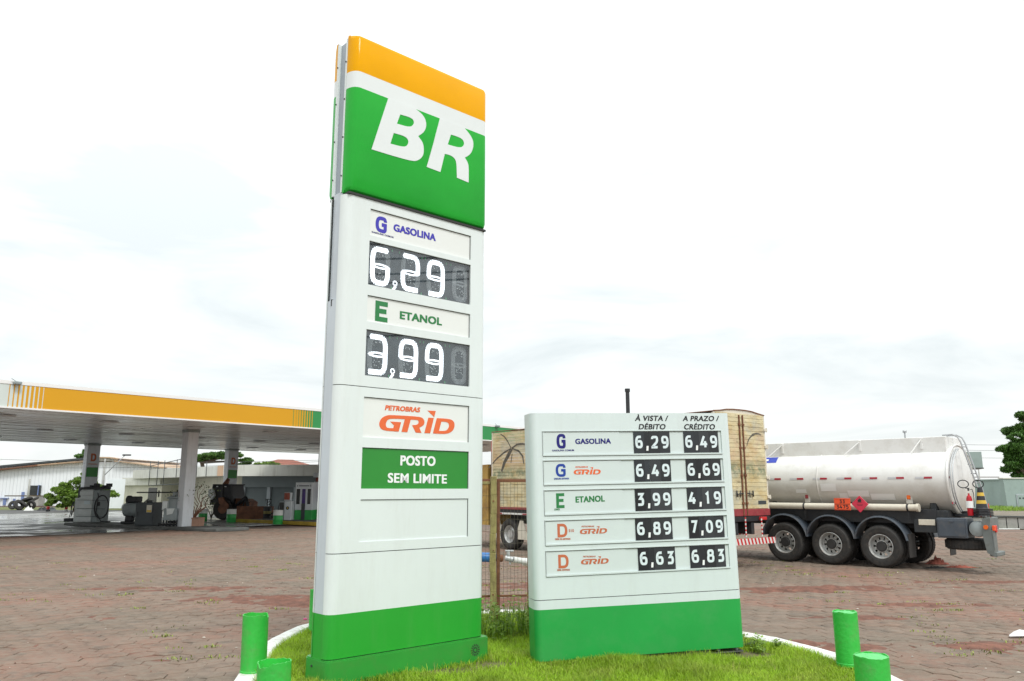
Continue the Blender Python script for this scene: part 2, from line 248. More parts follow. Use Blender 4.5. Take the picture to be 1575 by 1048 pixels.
# ------------------------------------------------------------------ mesh builder
class MB:
    def __init__(s): s.v = []; s.f = []; s.m = []; s.sm = []
    def add(s, vs, fs, m=0, smooth=False, T=None):
        o = len(s.v); s.v += [tuple(T @ Vector(p)) if T else tuple(p) for p in vs]
        for f in fs: s.f.append(tuple(i + o for i in f)); s.m.append(m); s.sm.append(smooth)
    def box(s, x0, x1, y0, y1, z0, z1, m=0, T=None):
        vs = [(x0, y0, z0), (x1, y0, z0), (x1, y1, z0), (x0, y1, z0), (x0, y0, z1), (x1, y0, z1), (x1, y1, z1), (x0, y1, z1)]
        s.add(vs, [(0, 3, 2, 1), (4, 5, 6, 7), (0, 1, 5, 4), (1, 2, 6, 5), (2, 3, 7, 6), (3, 0, 4, 7)], m, False, T); return s
    def bbox(s, x0, x1, y0, y1, z0, z1, b=.01, m=0, T=None):     # chamfered box
        vs = []
        for z, i in ((z0, b), (z0 + b, 0), (z1 - b, 0), (z1, b)):
            a0, a1, c0, c1 = x0 + i, x1 - i, y0 + i, y1 - i
            k = b if i == 0 else b * .3
            vs += [(a0 + k, c0, z), (a1 - k, c0, z), (a1, c0 + k, z), (a1, c1 - k, z), (a1 - k, c1, z), (a0 + k, c1, z), (a0, c1 - k, z), (a0, c0 + k, z)]
        fs = [tuple(range(7, -1, -1)), tuple(range(24, 32))]
        for L in range(3):
            for i in range(8): j = (i + 1) % 8; fs.append((L * 8 + i, L * 8 + j, L * 8 + 8 + j, L * 8 + 8 + i))
        s.add(vs, fs, m, False, T); return s
    def cyl(s, p, q, r, r2=None, n=16, m=0, caps=True, T=None):
        p = Vector(p); q = Vector(q); r2 = r if r2 is None else r2; d = (q - p).normalized()
        a = d.orthogonal().normalized(); b = d.cross(a); vs = []
        for c, rr in ((p, r), (q, r2)):
            for i in range(n): t = 2 * math.pi * i / n; vs.append(c + a * rr * math.cos(t) + b * rr * math.sin(t))
        s.add(vs, [(i, (i + 1) % n, n + (i + 1) % n, n + i) for i in range(n)], m, True, T)
        if caps: s.add(vs, [tuple(range(n - 1, -1, -1)), tuple(range(n, 2 * n))], m, False, T)
        return s
    def tube(s, pts, r, n=8, m=0, closed=False, T=None):
        pts = [Vector(p) for p in pts]; k = len(pts); vs = []; a = None
        for i, p in enumerate(pts):
            if closed: d = (pts[(i + 1) % k] - pts[i - 1]).normalized()
            else: d = (pts[min(i + 1, k - 1)] - pts[max(i - 1, 0)]).normalized()
            a = d.orthogonal().normalized() if a is None else (a - d * a.dot(d)).normalized()
            b = d.cross(a); rr = r[i] if isinstance(r, (list, tuple)) else r
            for j in range(n): t = 2 * math.pi * j / n; vs.append(p + a * rr * math.cos(t) + b * rr * math.sin(t))
        fs = [(i * n + j, i * n + (j + 1) % n, ((i + 1) % k) * n + (j + 1) % n, ((i + 1) % k) * n + j) for i in range(k if closed else k - 1) for j in range(n)]
        s.add(vs, fs, m, True, T)
        if not closed: s.add(vs, [tuple(range(n - 1, -1, -1)), tuple(range((k - 1) * n, k * n))], m, False, T)
        return s
    def lathe(s, prof, axis='z', n=32, m=0, T=None, smooth=True, a0=0, a1=2 * math.pi):
        vs = []; full = abs(a1 - a0 - 2 * math.pi) < 1e-6; k = n if full else n + 1
        for i in range(k):
            t = a0 + (a1 - a0) * i / n; c, q = math.cos(t), math.sin(t)
            for r_, h in prof:
                vs.append((r_ * c, r_ * q, h) if axis == 'z' else ((r_ * c, h, r_ * q) if axis == 'y' else (h, r_ * c, r_ * q)))
        P = len(prof); fs = [(i * P + j, ((i + 1) % k) * P + j, ((i + 1) % k) * P + j + 1, i * P + j + 1) for i in range(n) for j in range(P - 1)]
        s.add(vs, fs, m, smooth, T); return s
    def prism(s, poly, h0, h1, m=0, axis='z', T=None, smooth_side=False):
        n = len(poly); f = {'z': lambda a, b, h: (a, b, h), 'y': lambda a, b, h: (a, h, b), 'x': lambda a, b, h: (h, a, b)}[axis]
        vs = [f(a, b, h0) for a, b in poly] + [f(a, b, h1) for a, b in poly]
        s.add(vs, [tuple(range(n - 1, -1, -1)), tuple(range(n, 2 * n))], m, False, T)
        s.add(vs, [(i, (i + 1) % n, n + (i + 1) % n, n + i) for i in range(n)], m, smooth_side, T); return s
    def build(s, name, mats, parent=None, loc=None, label=None, kind=None, fix=True):
        me = bpy.data.meshes.new(name); me.from_pydata([tuple(p) for p in s.v], [], s.f)
        for k in (mats if isinstance(mats, (list, tuple)) else [mats]): me.materials.append(M[k])
        me.polygons.foreach_set('material_index', s.m); me.polygons.foreach_set('use_smooth', s.sm); me.update()
        if fix and len(s.f) < 30000:
            bm = bmesh.new(); bm.from_mesh(me)
            bmesh.ops.remove_doubles(bm, verts=bm.verts, dist=1e-5); bmesh.ops.recalc_face_normals(bm, faces=bm.faces)
            for e in bm.edges:
                if len(e.link_faces) != 2 or e.calc_face_angle(0) > .6: e.smooth = False
            bm.to_mesh(me); bm.free()
        o = bpy.data.objects.new(name, me); COL.objects.link(o)
        if parent: o.parent = parent
        if loc: o.location = loc
        if label: o['label'] = label
        if kind: o['kind'] = kind
        return o
def tag(o, label, cat, group=None):
    o['label'] = label; o['category'] = cat
    if group: o['group'] = group
    return o
def thing(name, label, cat, loc=(0, 0, 0), rz=0, group=None, rot=None):
    o = bpy.data.objects.new(name, None); COL.objects.link(o); o.location = loc; o.rotation_euler = rot or (0, 0, rz); o.empty_display_size = .2
    return tag(o, label, cat, group)
def npmesh(name, V, F, m, parent=None, kind=None, smooth=False):
    me = bpy.data.meshes.new(name); k = F.shape[1]
    me.vertices.add(len(V)); me.vertices.foreach_set('co', V.astype(np.float32).ravel())
    me.loops.add(F.size); me.loops.foreach_set('vertex_index', F.astype(np.int32).ravel())
    me.polygons.add(len(F)); me.polygons.foreach_set('loop_start', np.arange(0, F.size, k, dtype=np.int32)); me.polygons.foreach_set('loop_total', np.full(len(F), k, np.int32))
    me.update(calc_edges=True); me.validate(); me.materials.append(M[m])
    o = bpy.data.objects.new(name, me); COL.objects.link(o)
    if parent: o.parent = parent
    if kind: o['kind'] = kind
    return o
def copy_tree(o, parent=None):
    c = o.copy(); COL.objects.link(c)
    if parent: c.parent = parent
    for ch in list(o.children): copy_tree(ch, c)
    return c

# ------------------------------------------------------------------ lettering: stroked block glyphs
def fillet(pts, closed):
    out = []; n = len(pts)
    for i, p in enumerate(pts):
        r_ = p[2] if len(p) > 2 else 0
        P = Vector(p[:2])
        if r_ and (closed or 0 < i < n - 1):
            A = Vector(pts[i - 1][:2]); B = Vector(pts[(i + 1) % n][:2]); da = (A - P).length; db = (B - P).length
            k = min(r_, da * .5 if (len(pts[i - 1]) > 2) else da * .98, db * .5 if len(pts[(i + 1) % n]) > 2 else db * .98)
            a = P + (A - P).normalized() * k; b = P + (B - P).normalized() * k
            for j in range(7):
                t = j / 6; q = a * (1 - t) ** 2 + P * 2 * t * (1 - t) * 1.0 + b * t * t
                q = q * .8 + (P + (a - P) * (1 - math.sin(t * math.pi / 2)) + (b - P) * (1 - math.cos(t * math.pi / 2))) * .2
                out.append(q)
        else: out.append(P)
    o2 = [out[0]]
    for q in out[1:]:
        if (q - o2[-1]).length > 1e-4: o2.append(q)
    if closed and (o2[0] - o2[-1]).length < 1e-4: o2.pop()
    return o2
C_ = 'c'
Q = .46
GL = {  # glyph: (width, [ (closed, points) ])
 'G': (.74, [(0, [(1, .74), (1, 1, Q), (0, 1, Q), (0, 0, Q), (1, 0, .2), (1, .50), (.56, .50)])]),
 'A': (.80, [(0, [(0, -.04), (.5, 1.03), (1, -.04)]), (0, [(.2, .27), (.8, .27)])]),
 'S': (.68, [(0, [(1, .80), (1, 1, .34), (0, 1, .34), (0, .52, .3), (1, .52, .3), (1, 0, .34), (0, 0, .34), (0, .2)])]),
 'O': (.78, [(1, [(1, .5), (1, 1, Q), (0, 1, Q), (0, 0, Q), (1, 0, Q)])]),
 '0': (.64, [(1, [(1, .5), (1, 1, Q), (0, 1, Q), (0, 0, Q), (1, 0, Q)])]),
 'L': (.58, [(0, [(0, 1.06), (0, 0), (1.06, 0)])]),
 'I': (.06, [(0, [(.5, 1.06), (.5, -.06)])]),
 'N': (.72, [(0, [(0, -.06), (0, 1), (1, 0), (1, 1.06)])]),
 'E': (.60, [(0, [(1.06, 1), (0, 1), (0, 0), (1.06, 0)]), (0, [(0, .52), (.93, .52)])]),
 'T': (.66, [(0, [(-.05, 1), (1.05, 1)]), (0, [(.5, 1), (.5, -.06)])]),
 'P': (.66, [(0, [(0, -.06), (0, 1), (1, 1, .4), (1, .42, .4), (0, .42)])]),
 'R': (.68, [(0, [(0, -.06), (0, 1), (.95, 1, .4), (.95, .46, .4), (0, .46)]), (0, [(.5, .46), (1, -.06)])]),
 'B': (.68, [(1, [(0, 0), (0, 1), (.93, 1, .35), (.93, .53, .3), (0, .53)]), (0, [(0, .53), (1, .53, .3), (1, 0, .35), (0, 0)])]),
 'U': (.70, [(0, [(0, 1.06), (0, 0, Q), (1, 0, Q), (1, 1.06)])]),
 'V': (.76, [(0, [(0, 1.04), (.5, -.02), (1, 1.04)])]),
 'M': (.86, [(0, [(0, -.06), (0, 1), (.5, .25), (1, 1), (1, -.06)])]),
 'D': (.70, [(1, [(0, 0), (0, 1), (1, 1, .5), (1, 0, .5)])]),
 'Z': (.66, [(0, [(0, 1), (1, 1), (0, 0), (1.04, 0)])]),
 'C': (.72, [(0, [(1, .76), (1, 1, Q), (0, 1, Q), (0, 0, Q), (1, 0, Q), (1, .24)])]),
 'F': (.58, [(0, [(1.06, 1), (0, 1), (0, -.06)]), (0, [(0, .5), (.9, .5)])]),
 '/': (.40, [(0, [(0, -.1), (1, 1.1)])]), ' ': (.30, []), '-': (.3, [(0, [(0, .5), (1, .5)])]),
 '1': (.45, [(0, [(0, .82), (.62, 1), (.62, -.06)])]),
 '2': (.62, [(0, [(0, .80), (0, 1, .34), (1, 1, .4), (1, .55, .3), (0, .03), (0, 0), (1.05, 0)])]),
 '3': (.60, [(0, [(0, 1), (.96, 1), (.42, .57), (1, .57, .34), (1, 0, .4), (-.04, 0)])]),
 '4': (.68, [(0, [(.56, 1.06), (0, .26), (1.08, .26)]), (0, [(.72, .56), (.72, -.06)])]),
 '5': (.60, [(0, [(1, 1), (.05, 1), (.05, .57), (1, .57, .4), (1, 0, .4), (-.04, 0)])]),
 '6': (.64, [(0, [(.92, 1), (0, 1, .5), (0, 0, .4), (1, 0, .4), (1, .58, .4), (.03, .55)])]),
 '7': (.60, [(0, [(-.04, 1), (1, 1), (.36, -.06)])]),
 '8': (.64, [(1, [(.93, .8), (.93, 1, .3), (.07, 1, .3), (.07, .55, .3), (.93, .55, .3)]), (1, [(1, .3), (1, .55, .34), (0, .55, .34), (0, 0, .34), (1, 0, .34)])]),
 '9': (.64, [(0, [(.08, 0), (1, 0, .5), (1, 1, .4), (0, 1, .4), (0, .42, .4), (.97, .45)])]),
 ',': (.10, [(0, [(.7, .16), (.2, -.22)])]),
}
def glyph(mb, ch, x0, z0, h, t, y, wscale=1.0, shear=0.0, m=0, T=None):
    """one block glyph whose cap height is h, stroke t, standing on (x0, z0) in the xz plane; returns its advance"""
    acc = None
    if ch in 'ÀÉ': acc = ch; ch = {'À': 'A', 'É': 'E'}[ch]
    wd, strokes = GL[ch]; gw = wd * h * wscale
    if ch == 'I' or ch == ',': gw = t
    iw = max(gw - t, 1e-6); ih = h - t; L = []
    for c, pts in strokes:
        L.append((c, [Vector((q.x * iw, q.y * ih)) for q in fillet(pts, c)]))
    if acc: L.append((0, [Vector((iw * .5 + (.12 * h if acc == 'É' else -.12 * h), h * 1.16)), Vector((iw * .5, h * 1.02))]))
    for si, (c, pts) in enumerate(L):
        P = pts; n = len(P); half = t / 2; le = []; ri = []
        for i in range(n):
            if c: a = (P[i] - P[i - 1]).normalized(); b = (P[(i + 1) % n] - P[i]).normalized()
            else:
                a = (P[i] - P[i - 1]).normalized() if i else (P[1] - P[0]).normalized(); b = (P[i + 1] - P[i]).normalized() if i < n - 1 else a
            na = Vector((-a.y, a.x)); nb = Vector((-b.y, b.x)); mm = na + nb
            mm = mm.normalized() if mm.length > 1e-6 else na
            k = min(1 / max(mm.dot(nb), .3), 1.9)
            le.append(P[i] + mm * half * k); ri.append(P[i] - mm * half * k)
        vs = []
        for q in le + ri:
            X, Z = q.x + half, q.y + half; vs.append((x0 + X + shear * Z, y - .0004 * si, z0 + Z))
        k = n if c else n - 1
        mb.add(vs, [(i, n + i, n + (i + 1) % n, (i + 1) % n) for i in range(k)], m, False, T)
    return gw
def text(parent, s, a, b, h, t, m, y=-.002, shear=0.0, name='lettering', gap=.13, label=None, depth=0):
    """lettering from point a=(x,z) to the right end b=(x,z) (baseline), cap height h"""
    if len(s) > 1 and s not in ('33', '3475'):
        cu = bpy.data.curves.new(name, 'FONT'); cu.body = s; cu.size = 1; cu.offset = .004; cu.fill_mode = 'FRONT'; cu.space_character = 1.06; cu.resolution_u = 4
        tmp = bpy.data.objects.new(name, cu); COL.objects.link(tmp); dg = bpy.context.evaluated_depsgraph_get(); dg.update(); me = tmp.evaluated_get(dg).to_mesh()
        P = [tuple(v.co) for v in me.vertices]; F = [tuple(p.vertices) for p in me.polygons]; tmp.evaluated_get(dg).to_mesh_clear(); COL.objects.unlink(tmp); bpy.data.objects.remove(tmp); bpy.data.curves.remove(cu)
        CAP = .70; sz = h / CAP; bx0 = min(p[0] for p in P); bx1 = max(p[0] for p in P); tt = t / sz; base = .085                    # the built-in letters have thin stems
        d = max(0.0, (tt - base) / 2); W = b[0] - a[0]; kx = (W / sz - 2 * d) / (bx1 - bx0); slope = (b[1] - a[1]) / max(W, 1e-6); mb = MB(); lay = 0
        for ix in (-1, -.5, 0, .5, 1):
            for iz in (-.55, .55):
                V = []
                for p in P:
                    X = ((p[0] - bx0) * kx + d + ix * d) * sz; Z = p[1] * (1 - 1.1 * d / CAP) * sz + (iz * d + .55 * d) * sz; V.append((a[0] + X + shear * Z, y - .00012 * lay, a[1] + Z + slope * X))
                mb.add(V, F); lay += 1
        return mb.build(name, m, parent, label=label, fix=False)
    nat = 0
    for ch in s:
        c = {'À': 'A', 'É': 'E'}.get(ch, ch); nat += (t if c in 'I,' else GL[c][0] * h)
    nat += gap * h * (len(s) - 1); W = b[0] - a[0]; ws = 1.0
    g = gap * h; fixed = sum(t for ch in s if ch in 'I,'); var_ = sum(GL[{'À': 'A', 'É': 'E'}.get(ch, ch)][0] * h for ch in s if ch not in 'I,')
    if len(s) > 1: ws = (W - g * (len(s) - 1) - fixed) / var_
    if ws < .75: g *= .6; ws = (W - g * (len(s) - 1) - fixed) / var_
    if len(s) == 1: ws = W / (GL[s][0] * h)
    mb = MB(); x = a[0]
    for ch in s:
        z = a[1] + (b[1] - a[1]) * (x - a[0]) / max(W, 1e-6)
        x += glyph(mb, ch, x, z, h, t, y, ws, shear) + g
    return mb.build(name, m, parent, label=label, fix=False)
def flat_shape(name, loops, y, th, m, parent=None, label=None):
    """flat cut-out (outline + holes) in the xz plane, front face at y, thickness th"""
    cu = bpy.data.curves.new(name, 'CURVE'); cu.dimensions = '2D'; cu.fill_mode = 'BOTH'; cu.extrude = th / 2
    for lp in loops:
        sp = cu.splines.new('POLY'); sp.points.add(len(lp) - 1); sp.use_cyclic_u = True
        for i, (a, b) in enumerate(lp): sp.points[i].co = (a, b, 0, 1)
    tmp = bpy.data.objects.new(name, cu); COL.objects.link(tmp); dg = bpy.context.evaluated_depsgraph_get(); dg.update()
    me = bpy.data.meshes.new_from_object(tmp.evaluated_get(dg)); COL.objects.unlink(tmp); bpy.data.objects.remove(tmp); bpy.data.curves.remove(cu)
    me.transform(Matrix.Translation((0, y + th / 2, 0)) @ Matrix.Rotation(R(90), 4, 'X')); me.materials.clear(); me.materials.append(M[m])
    o = bpy.data.objects.new(name, me); COL.objects.link(o)
    if parent: o.parent = parent
    if label: o['label'] = label
    return o
def smooth_loop(pts, it=1, keep=()):
    """Chaikin-round every corner of a loop except the kept (sharp) indices; curve points are those not in keep"""
    for _ in range(it):
        out = []; nk = set(); n = len(pts)
        for i in range(n):
            p = pts[i]
            if i in keep: nk.add(len(out)); out.append(p)
            else:
                a, b = pts[i - 1], pts[(i + 1) % n]
                out.append((p[0] * .75 + a[0] * .25, p[1] * .75 + a[1] * .25)); out.append((p[0] * .75 + b[0] * .25, p[1] * .75 + b[1] * .25))
        pts, keep = out, nk
    return pts
def tiles_with_holes(mb, xs0, xs1, zs0, zs1, holes, y, depth, m=0, mr_=1):
    """flat front face at y between xs0..xs1, zs0..zs1 with rectangular holes (x0,x1,z0,z1) and reveals of given depth"""
    xs = sorted({xs0, xs1} | {h[0] for h in holes} | {h[1] for h in holes}); zs = sorted({zs0, zs1} | {h[2] for h in holes} | {h[3] for h in holes})
    for i in range(len(xs) - 1):
        for j in range(len(zs) - 1):
            cx, cz = (xs[i] + xs[i + 1]) / 2, (zs[j] + zs[j + 1]) / 2
            if any(h[0] < cx < h[1] and h[2] < cz < h[3] for h in holes): continue
            mb.add([(xs[i], y, zs[j]), (xs[i + 1], y, zs[j]), (xs[i + 1], y, zs[j + 1]), (xs[i], y, zs[j + 1])], [(0, 1, 2, 3)], m)
    for x0, x1, z0, z1 in holes:
        p = [(x0, z0), (x1, z0), (x1, z1), (x0, z1)]
        for k in range(4):
            a, b = p[k], p[(k + 1) % 4]; mb.add([(a[0], y, a[1]), (b[0], y, b[1]), (b[0], y + depth, b[1]), (a[0], y + depth, a[1])], [(3, 2, 1, 0)], mr_)

# ================================================================== GROUND
def struct(o): o['kind'] = 'structure'; return o
g = MB(); g.add([(-1500, -600, -.055), (1500, -600, -.055), (1500, 2200, -.055), (-1500, 2200, -.055)], [(0, 1, 2, 3)])
struct(g.build('ground', 'red_ground'))

# soil bed under the pavers: comes up between them and covers some of them
MOUNDS = [(-4.1, 15.0, 1.3, .5, .036), (-3.2, 14.2, 1.0, .4, .024), (5.0, 16.2, 1.6, .35, .034), (6.7, 16.6, 1.4, .3, .034), (3.2, 10.65, .9, .28, .038), (3.9, 10.45, .6, .2, .04), (6.1, 10.6, .7, .22, .036),
          (7.1, 14.2, 1.0, .25, .024), (-6.5, 16.5, 1.6, .4, .026), (5.4, 12.8, .8, .2, .022), (10.3, 17.6, 1.4, .3, .026), (-7.5, 24, 3, .5, .03), (0.2, 14.6, 1.4, .5, .036), (.6, 17.0, 1.2, .5, .03), (8.2, 12.2, .8, .2, .026)]
def soil_h(x, y):
    h = -.015 + .006 * noise.noise(Vector((x * .9, y * .9, 0))) + .004 * noise.noise(Vector((x * 4, y * 4, 3)))
    for mx_, my_, sx, sy, a in MOUNDS:
        d = ((x - mx_) / sx) ** 2 + ((y - my_) / sy) ** 2
        if d < 6: h += 1.35 * a * math.exp(-d) * (.75 + 1.3 * noise.noise(Vector((x * 3.2, y * 3.2, 7))) + .7 * noise.noise(Vector((x * 9, y * 9, 2))))
    return h
def grid(x0, x1, y0, y1, st, f):
    nx = int((x1 - x0) / st) + 1; ny = int((y1 - y0) / st) + 1
    V = np.array([(x0 + i * st, y0 + j * st, f(x0 + i * st, y0 + j * st)) for j in range(ny) for i in range(nx)])
    F = np.array([(j * nx + i, j * nx + i + 1, (j + 1) * nx + i + 1, (j + 1) * nx + i) for j in range(ny - 1) for i in range(nx - 1)]); return V, F
V, F = grid(-13, 15, 5, 21, .14, soil_h); o = npmesh('soil_bed', V, F, 'bed_soil'); o['kind'] = 'structure'
for p in o.data.polygons: p.use_smooth = True

# hexagonal concrete pavers: the nearest ones are separate pieces, the rest one mesh
pav = bpy.data.objects.new('paving', None); COL.objects.link(pav); pav['kind'] = 'structure'
HX = .302; RAD = HX / math.sqrt(3) * .990; ROT = R(9)
ISL = [G(362, 1060, 0), G(397, 1008, 0), G(440, 985, 0), G(478, 970, 0), Vector((-1.35, 12.35, 0)), Vector((-.1, 12.9, 0)), Vector((1.5, 12.3, 0)), G(1147, 985, 0), G(1290, 1020, 0), G(1385, 1060, 0), Vector((3.6, 6.2, 0)), Vector((2.2, 5.0, 0)), Vector((-1.3, 5.0, 0)), Vector((-2.4, 6.3, 0))]
ISL = [(p.x, p.y) for p in ISL]
ISL = smooth_loop(ISL, 2)
def inside(x, y, poly):
    c = False; n = len(poly)
    for i in range(n):
        x1, y1 = poly[i]; x2, y2 = poly[i - 1]
        if (y1 > y) != (y2 > y) and x < (x2 - x1) * (y - y1) / (y2 - y1) + x1: c = not c
    return c
EDGE_A, EDGE_B = G(-60, 829), G(700, 796)            # joint between pavers and the forecourt slab
def left_of_edge(x, y): return (EDGE_B.x - EDGE_A.x) * (y - EDGE_A.y) - (EDGE_B.y - EDGE_A.y) * (x - EDGE_A.x) > 0
hexr = []
for j in range(-10, 190):
    for i in range(-160, 160):
        u_ = (i + (j % 2) * .5) * HX; v_ = j * HX * math.sqrt(3) / 2 + 5
        x = u_ * math.cos(ROT) - (v_ - 5) * math.sin(ROT); y = 5 + u_ * math.sin(ROT) + (v_ - 5) * math.cos(ROT)
        if y < 4.6 or y > 41 or abs(x) > y * .72 + 2.5: continue
        if left_of_edge(x, y): continue
        if inside(x, y, ISL): continue
        if x > y * .5 and y > 37: continue
        hexr.append((x, y))
def hexverts(r_, z, c=6): return [(r_ * math.cos(R(30 + 60 * k) + ROT), r_ * math.sin(R(30 + 60 * k) + ROT), z) for k in range(c)]
hv = hexverts(RAD - .007, 0) + hexverts(RAD, -.005) + hexverts(RAD, -.05)
hf = [(0, 1, 2, 3, 4, 5)] + [(i, 6 + i, 6 + (i + 1) % 6, (i + 1) % 6) for i in range(6)] + [(6 + i, 12 + i, 12 + (i + 1) % 6, 6 + (i + 1) % 6) for i in range(6)]
hm = bpy.data.meshes.new('paver'); hm.from_pydata(hv, [], hf); hm.materials.append(M['paver'])
def inview(x, y): return abs(x) < .655 * y and y > 8.0
hexr.sort(key=lambda p: (0 if inview(*p) else 1, p[0] ** 2 + p[1] ** 2))
for k, (x, y) in enumerate(hexr[:300]):
    o = bpy.data.objects.new('paver', hm); COL.objects.link(o); o.parent = pav
    o.location = (x + rnd.uniform(-.003, .003), y + rnd.uniform(-.003, .003), rnd.uniform(-.007, .004) + .008 * noise.noise(Vector((x, y, 0))) - .003)
    o.rotation_euler = (rnd.gauss(0, .011), rnd.gauss(0, .011), rnd.gauss(0, .012))
HV = np.array(hv); rest = hexr[300:]; Vs = []; Fs = []
TF = [(0, 1, 2, 3), (0, 3, 4, 5)] + [f for f in hf[1:]]
TF = np.array(TF)
for k, (x, y) in enumerate(rest):
    a, b = rnd.gauss(0, .011), rnd.gauss(0, .011); v = HV.copy(); v[:, 2] += v[:, 0] * a + v[:, 1] * b + rnd.uniform(-.007, .004) + .008 * noise.noise(Vector((x, y, 0))) - .003
    v[:, 0] += x + rnd.uniform(-.003, .003); v[:, 1] += y + rnd.uniform(-.003, .003); Vs.append(v); Fs.append(TF + 18 * k)
npmesh('distant_pavers', np.vstack(Vs), np.vstack(Fs), 'paver', pav, 'stuff')

# forecourt slab (wet concrete) and road to the left
e_ = (EDGE_B - EDGE_A).normalized(); n_ = Vector((-e_.y, e_.x, 0))
def sheet(name, pts, z, m, kind='structure'):
    o = MB(); o.add([(p[0], p[1], z) for p in pts], [tuple(range(len(pts)))]); o = o.build(name, m); o['kind'] = kind; return o
A2 = EDGE_A - e_ * 40; B2 = EDGE_B + e_ * 4
sheet('forecourt', [A2, B2, B2 + n_ * 34, A2 + n_ * 34], .004, 'wet')
sheet('road', [(-160, 62, 0), (-18, 62, 0), (-8, 78, 0), (-160, 80, 0)], -.03, 'asphalt')
sheet('verge', [(-160, 80), (-8, 78), (10, 90), (-160, 92)], -.02, 'far_grass')
sheet('far_verge', [(22, 41), (80, 41), (80, 90), (36, 90)], -.03, 'far_grass')
# moss and small weeds in the joints
Vs = []; Fs = []; c = 0
for k in range(520):
    y = rnd.uniform(7.5, 24); x = rnd.uniform(-.66, .68) * y
    if inside(x, y, ISL) or left_of_edge(x, y): continue
    if noise.noise(Vector((x * .35, y * .35, 5))) < .12 and rnd.random() < .86: continue
    s_ = rnd.uniform(.04, .17)
    for q in range(rnd.randint(8, 30)):
        bx, by = x + rnd.gauss(0, s_), y + rnd.gauss(0, s_ * .5); a = rnd.uniform(0, 6.3); h = rnd.uniform(.006, .028); l_ = rnd.uniform(.008, .025)
        dx, dy = math.cos(a) * .006, math.sin(a) * .006; ox, oy = math.cos(a + 1.6) * l_, math.sin(a + 1.6) * l_
        Vs += [(bx - dx, by - dy, -.006), (bx + dx, by + dy, -.006), (bx + ox + dx, by + oy + dy, h), (bx + ox - dx, by + oy - dy, h)]; Fs.append((c, c + 1, c + 2, c + 3)); c += 4
o = npmesh('joint_weeds', np.array(Vs), np.array(Fs), 'moss', None, 'stuff'); o['label'] = 'small green weeds growing in the joints between the pavers'; o['category'] = 'weeds'
# loose clods and pebbles
mb = MB()
for k in range(420):
    y = rnd.uniform(7.8, 22); x = rnd.uniform(-.64, .66) * y
    if k < 260: mo = rnd.choice(MOUNDS); x, y = rnd.gauss(mo[0], mo[2] * .6), rnd.gauss(mo[1], mo[3] * .7)
    if inside(x, y, ISL) or left_of_edge(x, y): continue
    r_ = rnd.uniform(.005, .022); p = [(x + rnd.uniform(.6, 1.2) * r_ * a, y + rnd.uniform(.6, 1.2) * r_ * b, .004 + r_ * .5 * cz) for a, b, cz in ((1, 0, 0), (0, 1, 0), (-1, 0, 0), (0, -1, 0), (0, 0, 1.4))]
    mb.add(p, [(0, 1, 4), (1, 2, 4), (2, 3, 4), (3, 0, 4)])
o = mb.build('loose_soil', 'bed_soil', kind='stuff', fix=False); o['label'] = 'crumbs of red soil scattered over the pavers'; o['category'] = 'soil'

# ------------------------------------------------------------------ planted island
isl = bpy.data.objects.new('planted_island', None); COL.objects.link(isl); isl['kind'] = 'structure'
n = len(ISL)
def inset(poly, d):
    out = []
    n = len(poly)
    for i in range(n):
        a = Vector(poly[i - 1]); p = Vector(poly[i]); b = Vector(poly[(i + 1) % n]); t_ = (b - a).normalized(); nn = Vector((-t_.y, t_.x))
        q = p + nn * d
        if not inside(q.x, q.y, poly): q = p - nn * d
        out.append((q.x, q.y))
    return out
IN = inset(ISL, .22); mb = MB(); vs = []
prof = lambda i: [(ISL[i], -.02), (ISL[i], .10), (inset_a[i], .13), (inset_b[i], .135), (IN[i], .11), (IN[i], .0)]
inset_a = inset(ISL, .025); inset_b = inset(ISL, .19)
for i in range(n):
    wob = .006 * noise.noise(Vector((ISL[i][0] * 3, ISL[i][1] * 3, 0)))
    for (q, z) in prof(i): vs.append((q[0] + rnd.uniform(-.006, .006), q[1] + rnd.uniform(-.006, .006), z + wob + rnd.uniform(-.003, .003)))
mb.add(vs, [(i * 6 + k, ((i + 1) % n) * 6 + k, ((i + 1) % n) * 6 + k + 1, i * 6 + k + 1) for i in range(n) for k in range(5)], 0, False)
mb.build('kerb', 'kerb_white', isl)
g = MB(); g.add([(x, y, .075) for x, y in IN], [tuple(range(n))]); g.build('lawn_soil', 'lawn_soil', isl)

# lawn blades
BARE = [(1.9, 9.62, .9, .22), (2.75, 9.6, .35, .2), (-.75, 8.75, .75, .22), (-.2, 9.1, .35, .2), (-1.3, 8.1, .5, .15)]
def bare(x, y): return sum(math.exp(-(((x - a) / sx) ** 2 + ((y - b) / sy) ** 2)) for a, b, sx, sy in BARE)
rs = np.random.RandomState(3); V_ = []; cnt = 0
PX = rs.uniform(-3, 4, 420000); PY = rs.uniform(6.3, 13, 420000)
poly = np.array(IN); ins = np.zeros(len(PX), bool)
for i in range(len(poly)):
    x1, y1 = poly[i]; x2, y2 = poly[i - 1]; cond = ((y1 > PY) != (y2 > PY)) & (PX < (x2 - x1) * (PY - y1) / (y2 - y1 + 1e-12) + x1); ins ^= cond
dens = np.clip(1.15 - .085 * (PY - 7), .3, 1); keep = ins & (rs.rand(len(PX)) < dens)
PX = PX[keep]; PY = PY[keep]; NB = len(PX)
fld = np.array([noise.noise(Vector((x * 1.3, y * 1.3, 1))) for x, y in zip(PX[::1], PY[::1])]); fl2 = np.array([noise.noise(Vector((x * 5, y * 5, 9))) for x, y in zip(PX, PY)])
br_ = np.array([bare(x, y) for x, y in zip(PX, PY)]); keep = rs.rand(NB) > br_ * 1.05
PX = PX[keep]; PY = PY[keep]; fld = fld[keep]; fl2 = fl2[keep]; NB = len(PX)
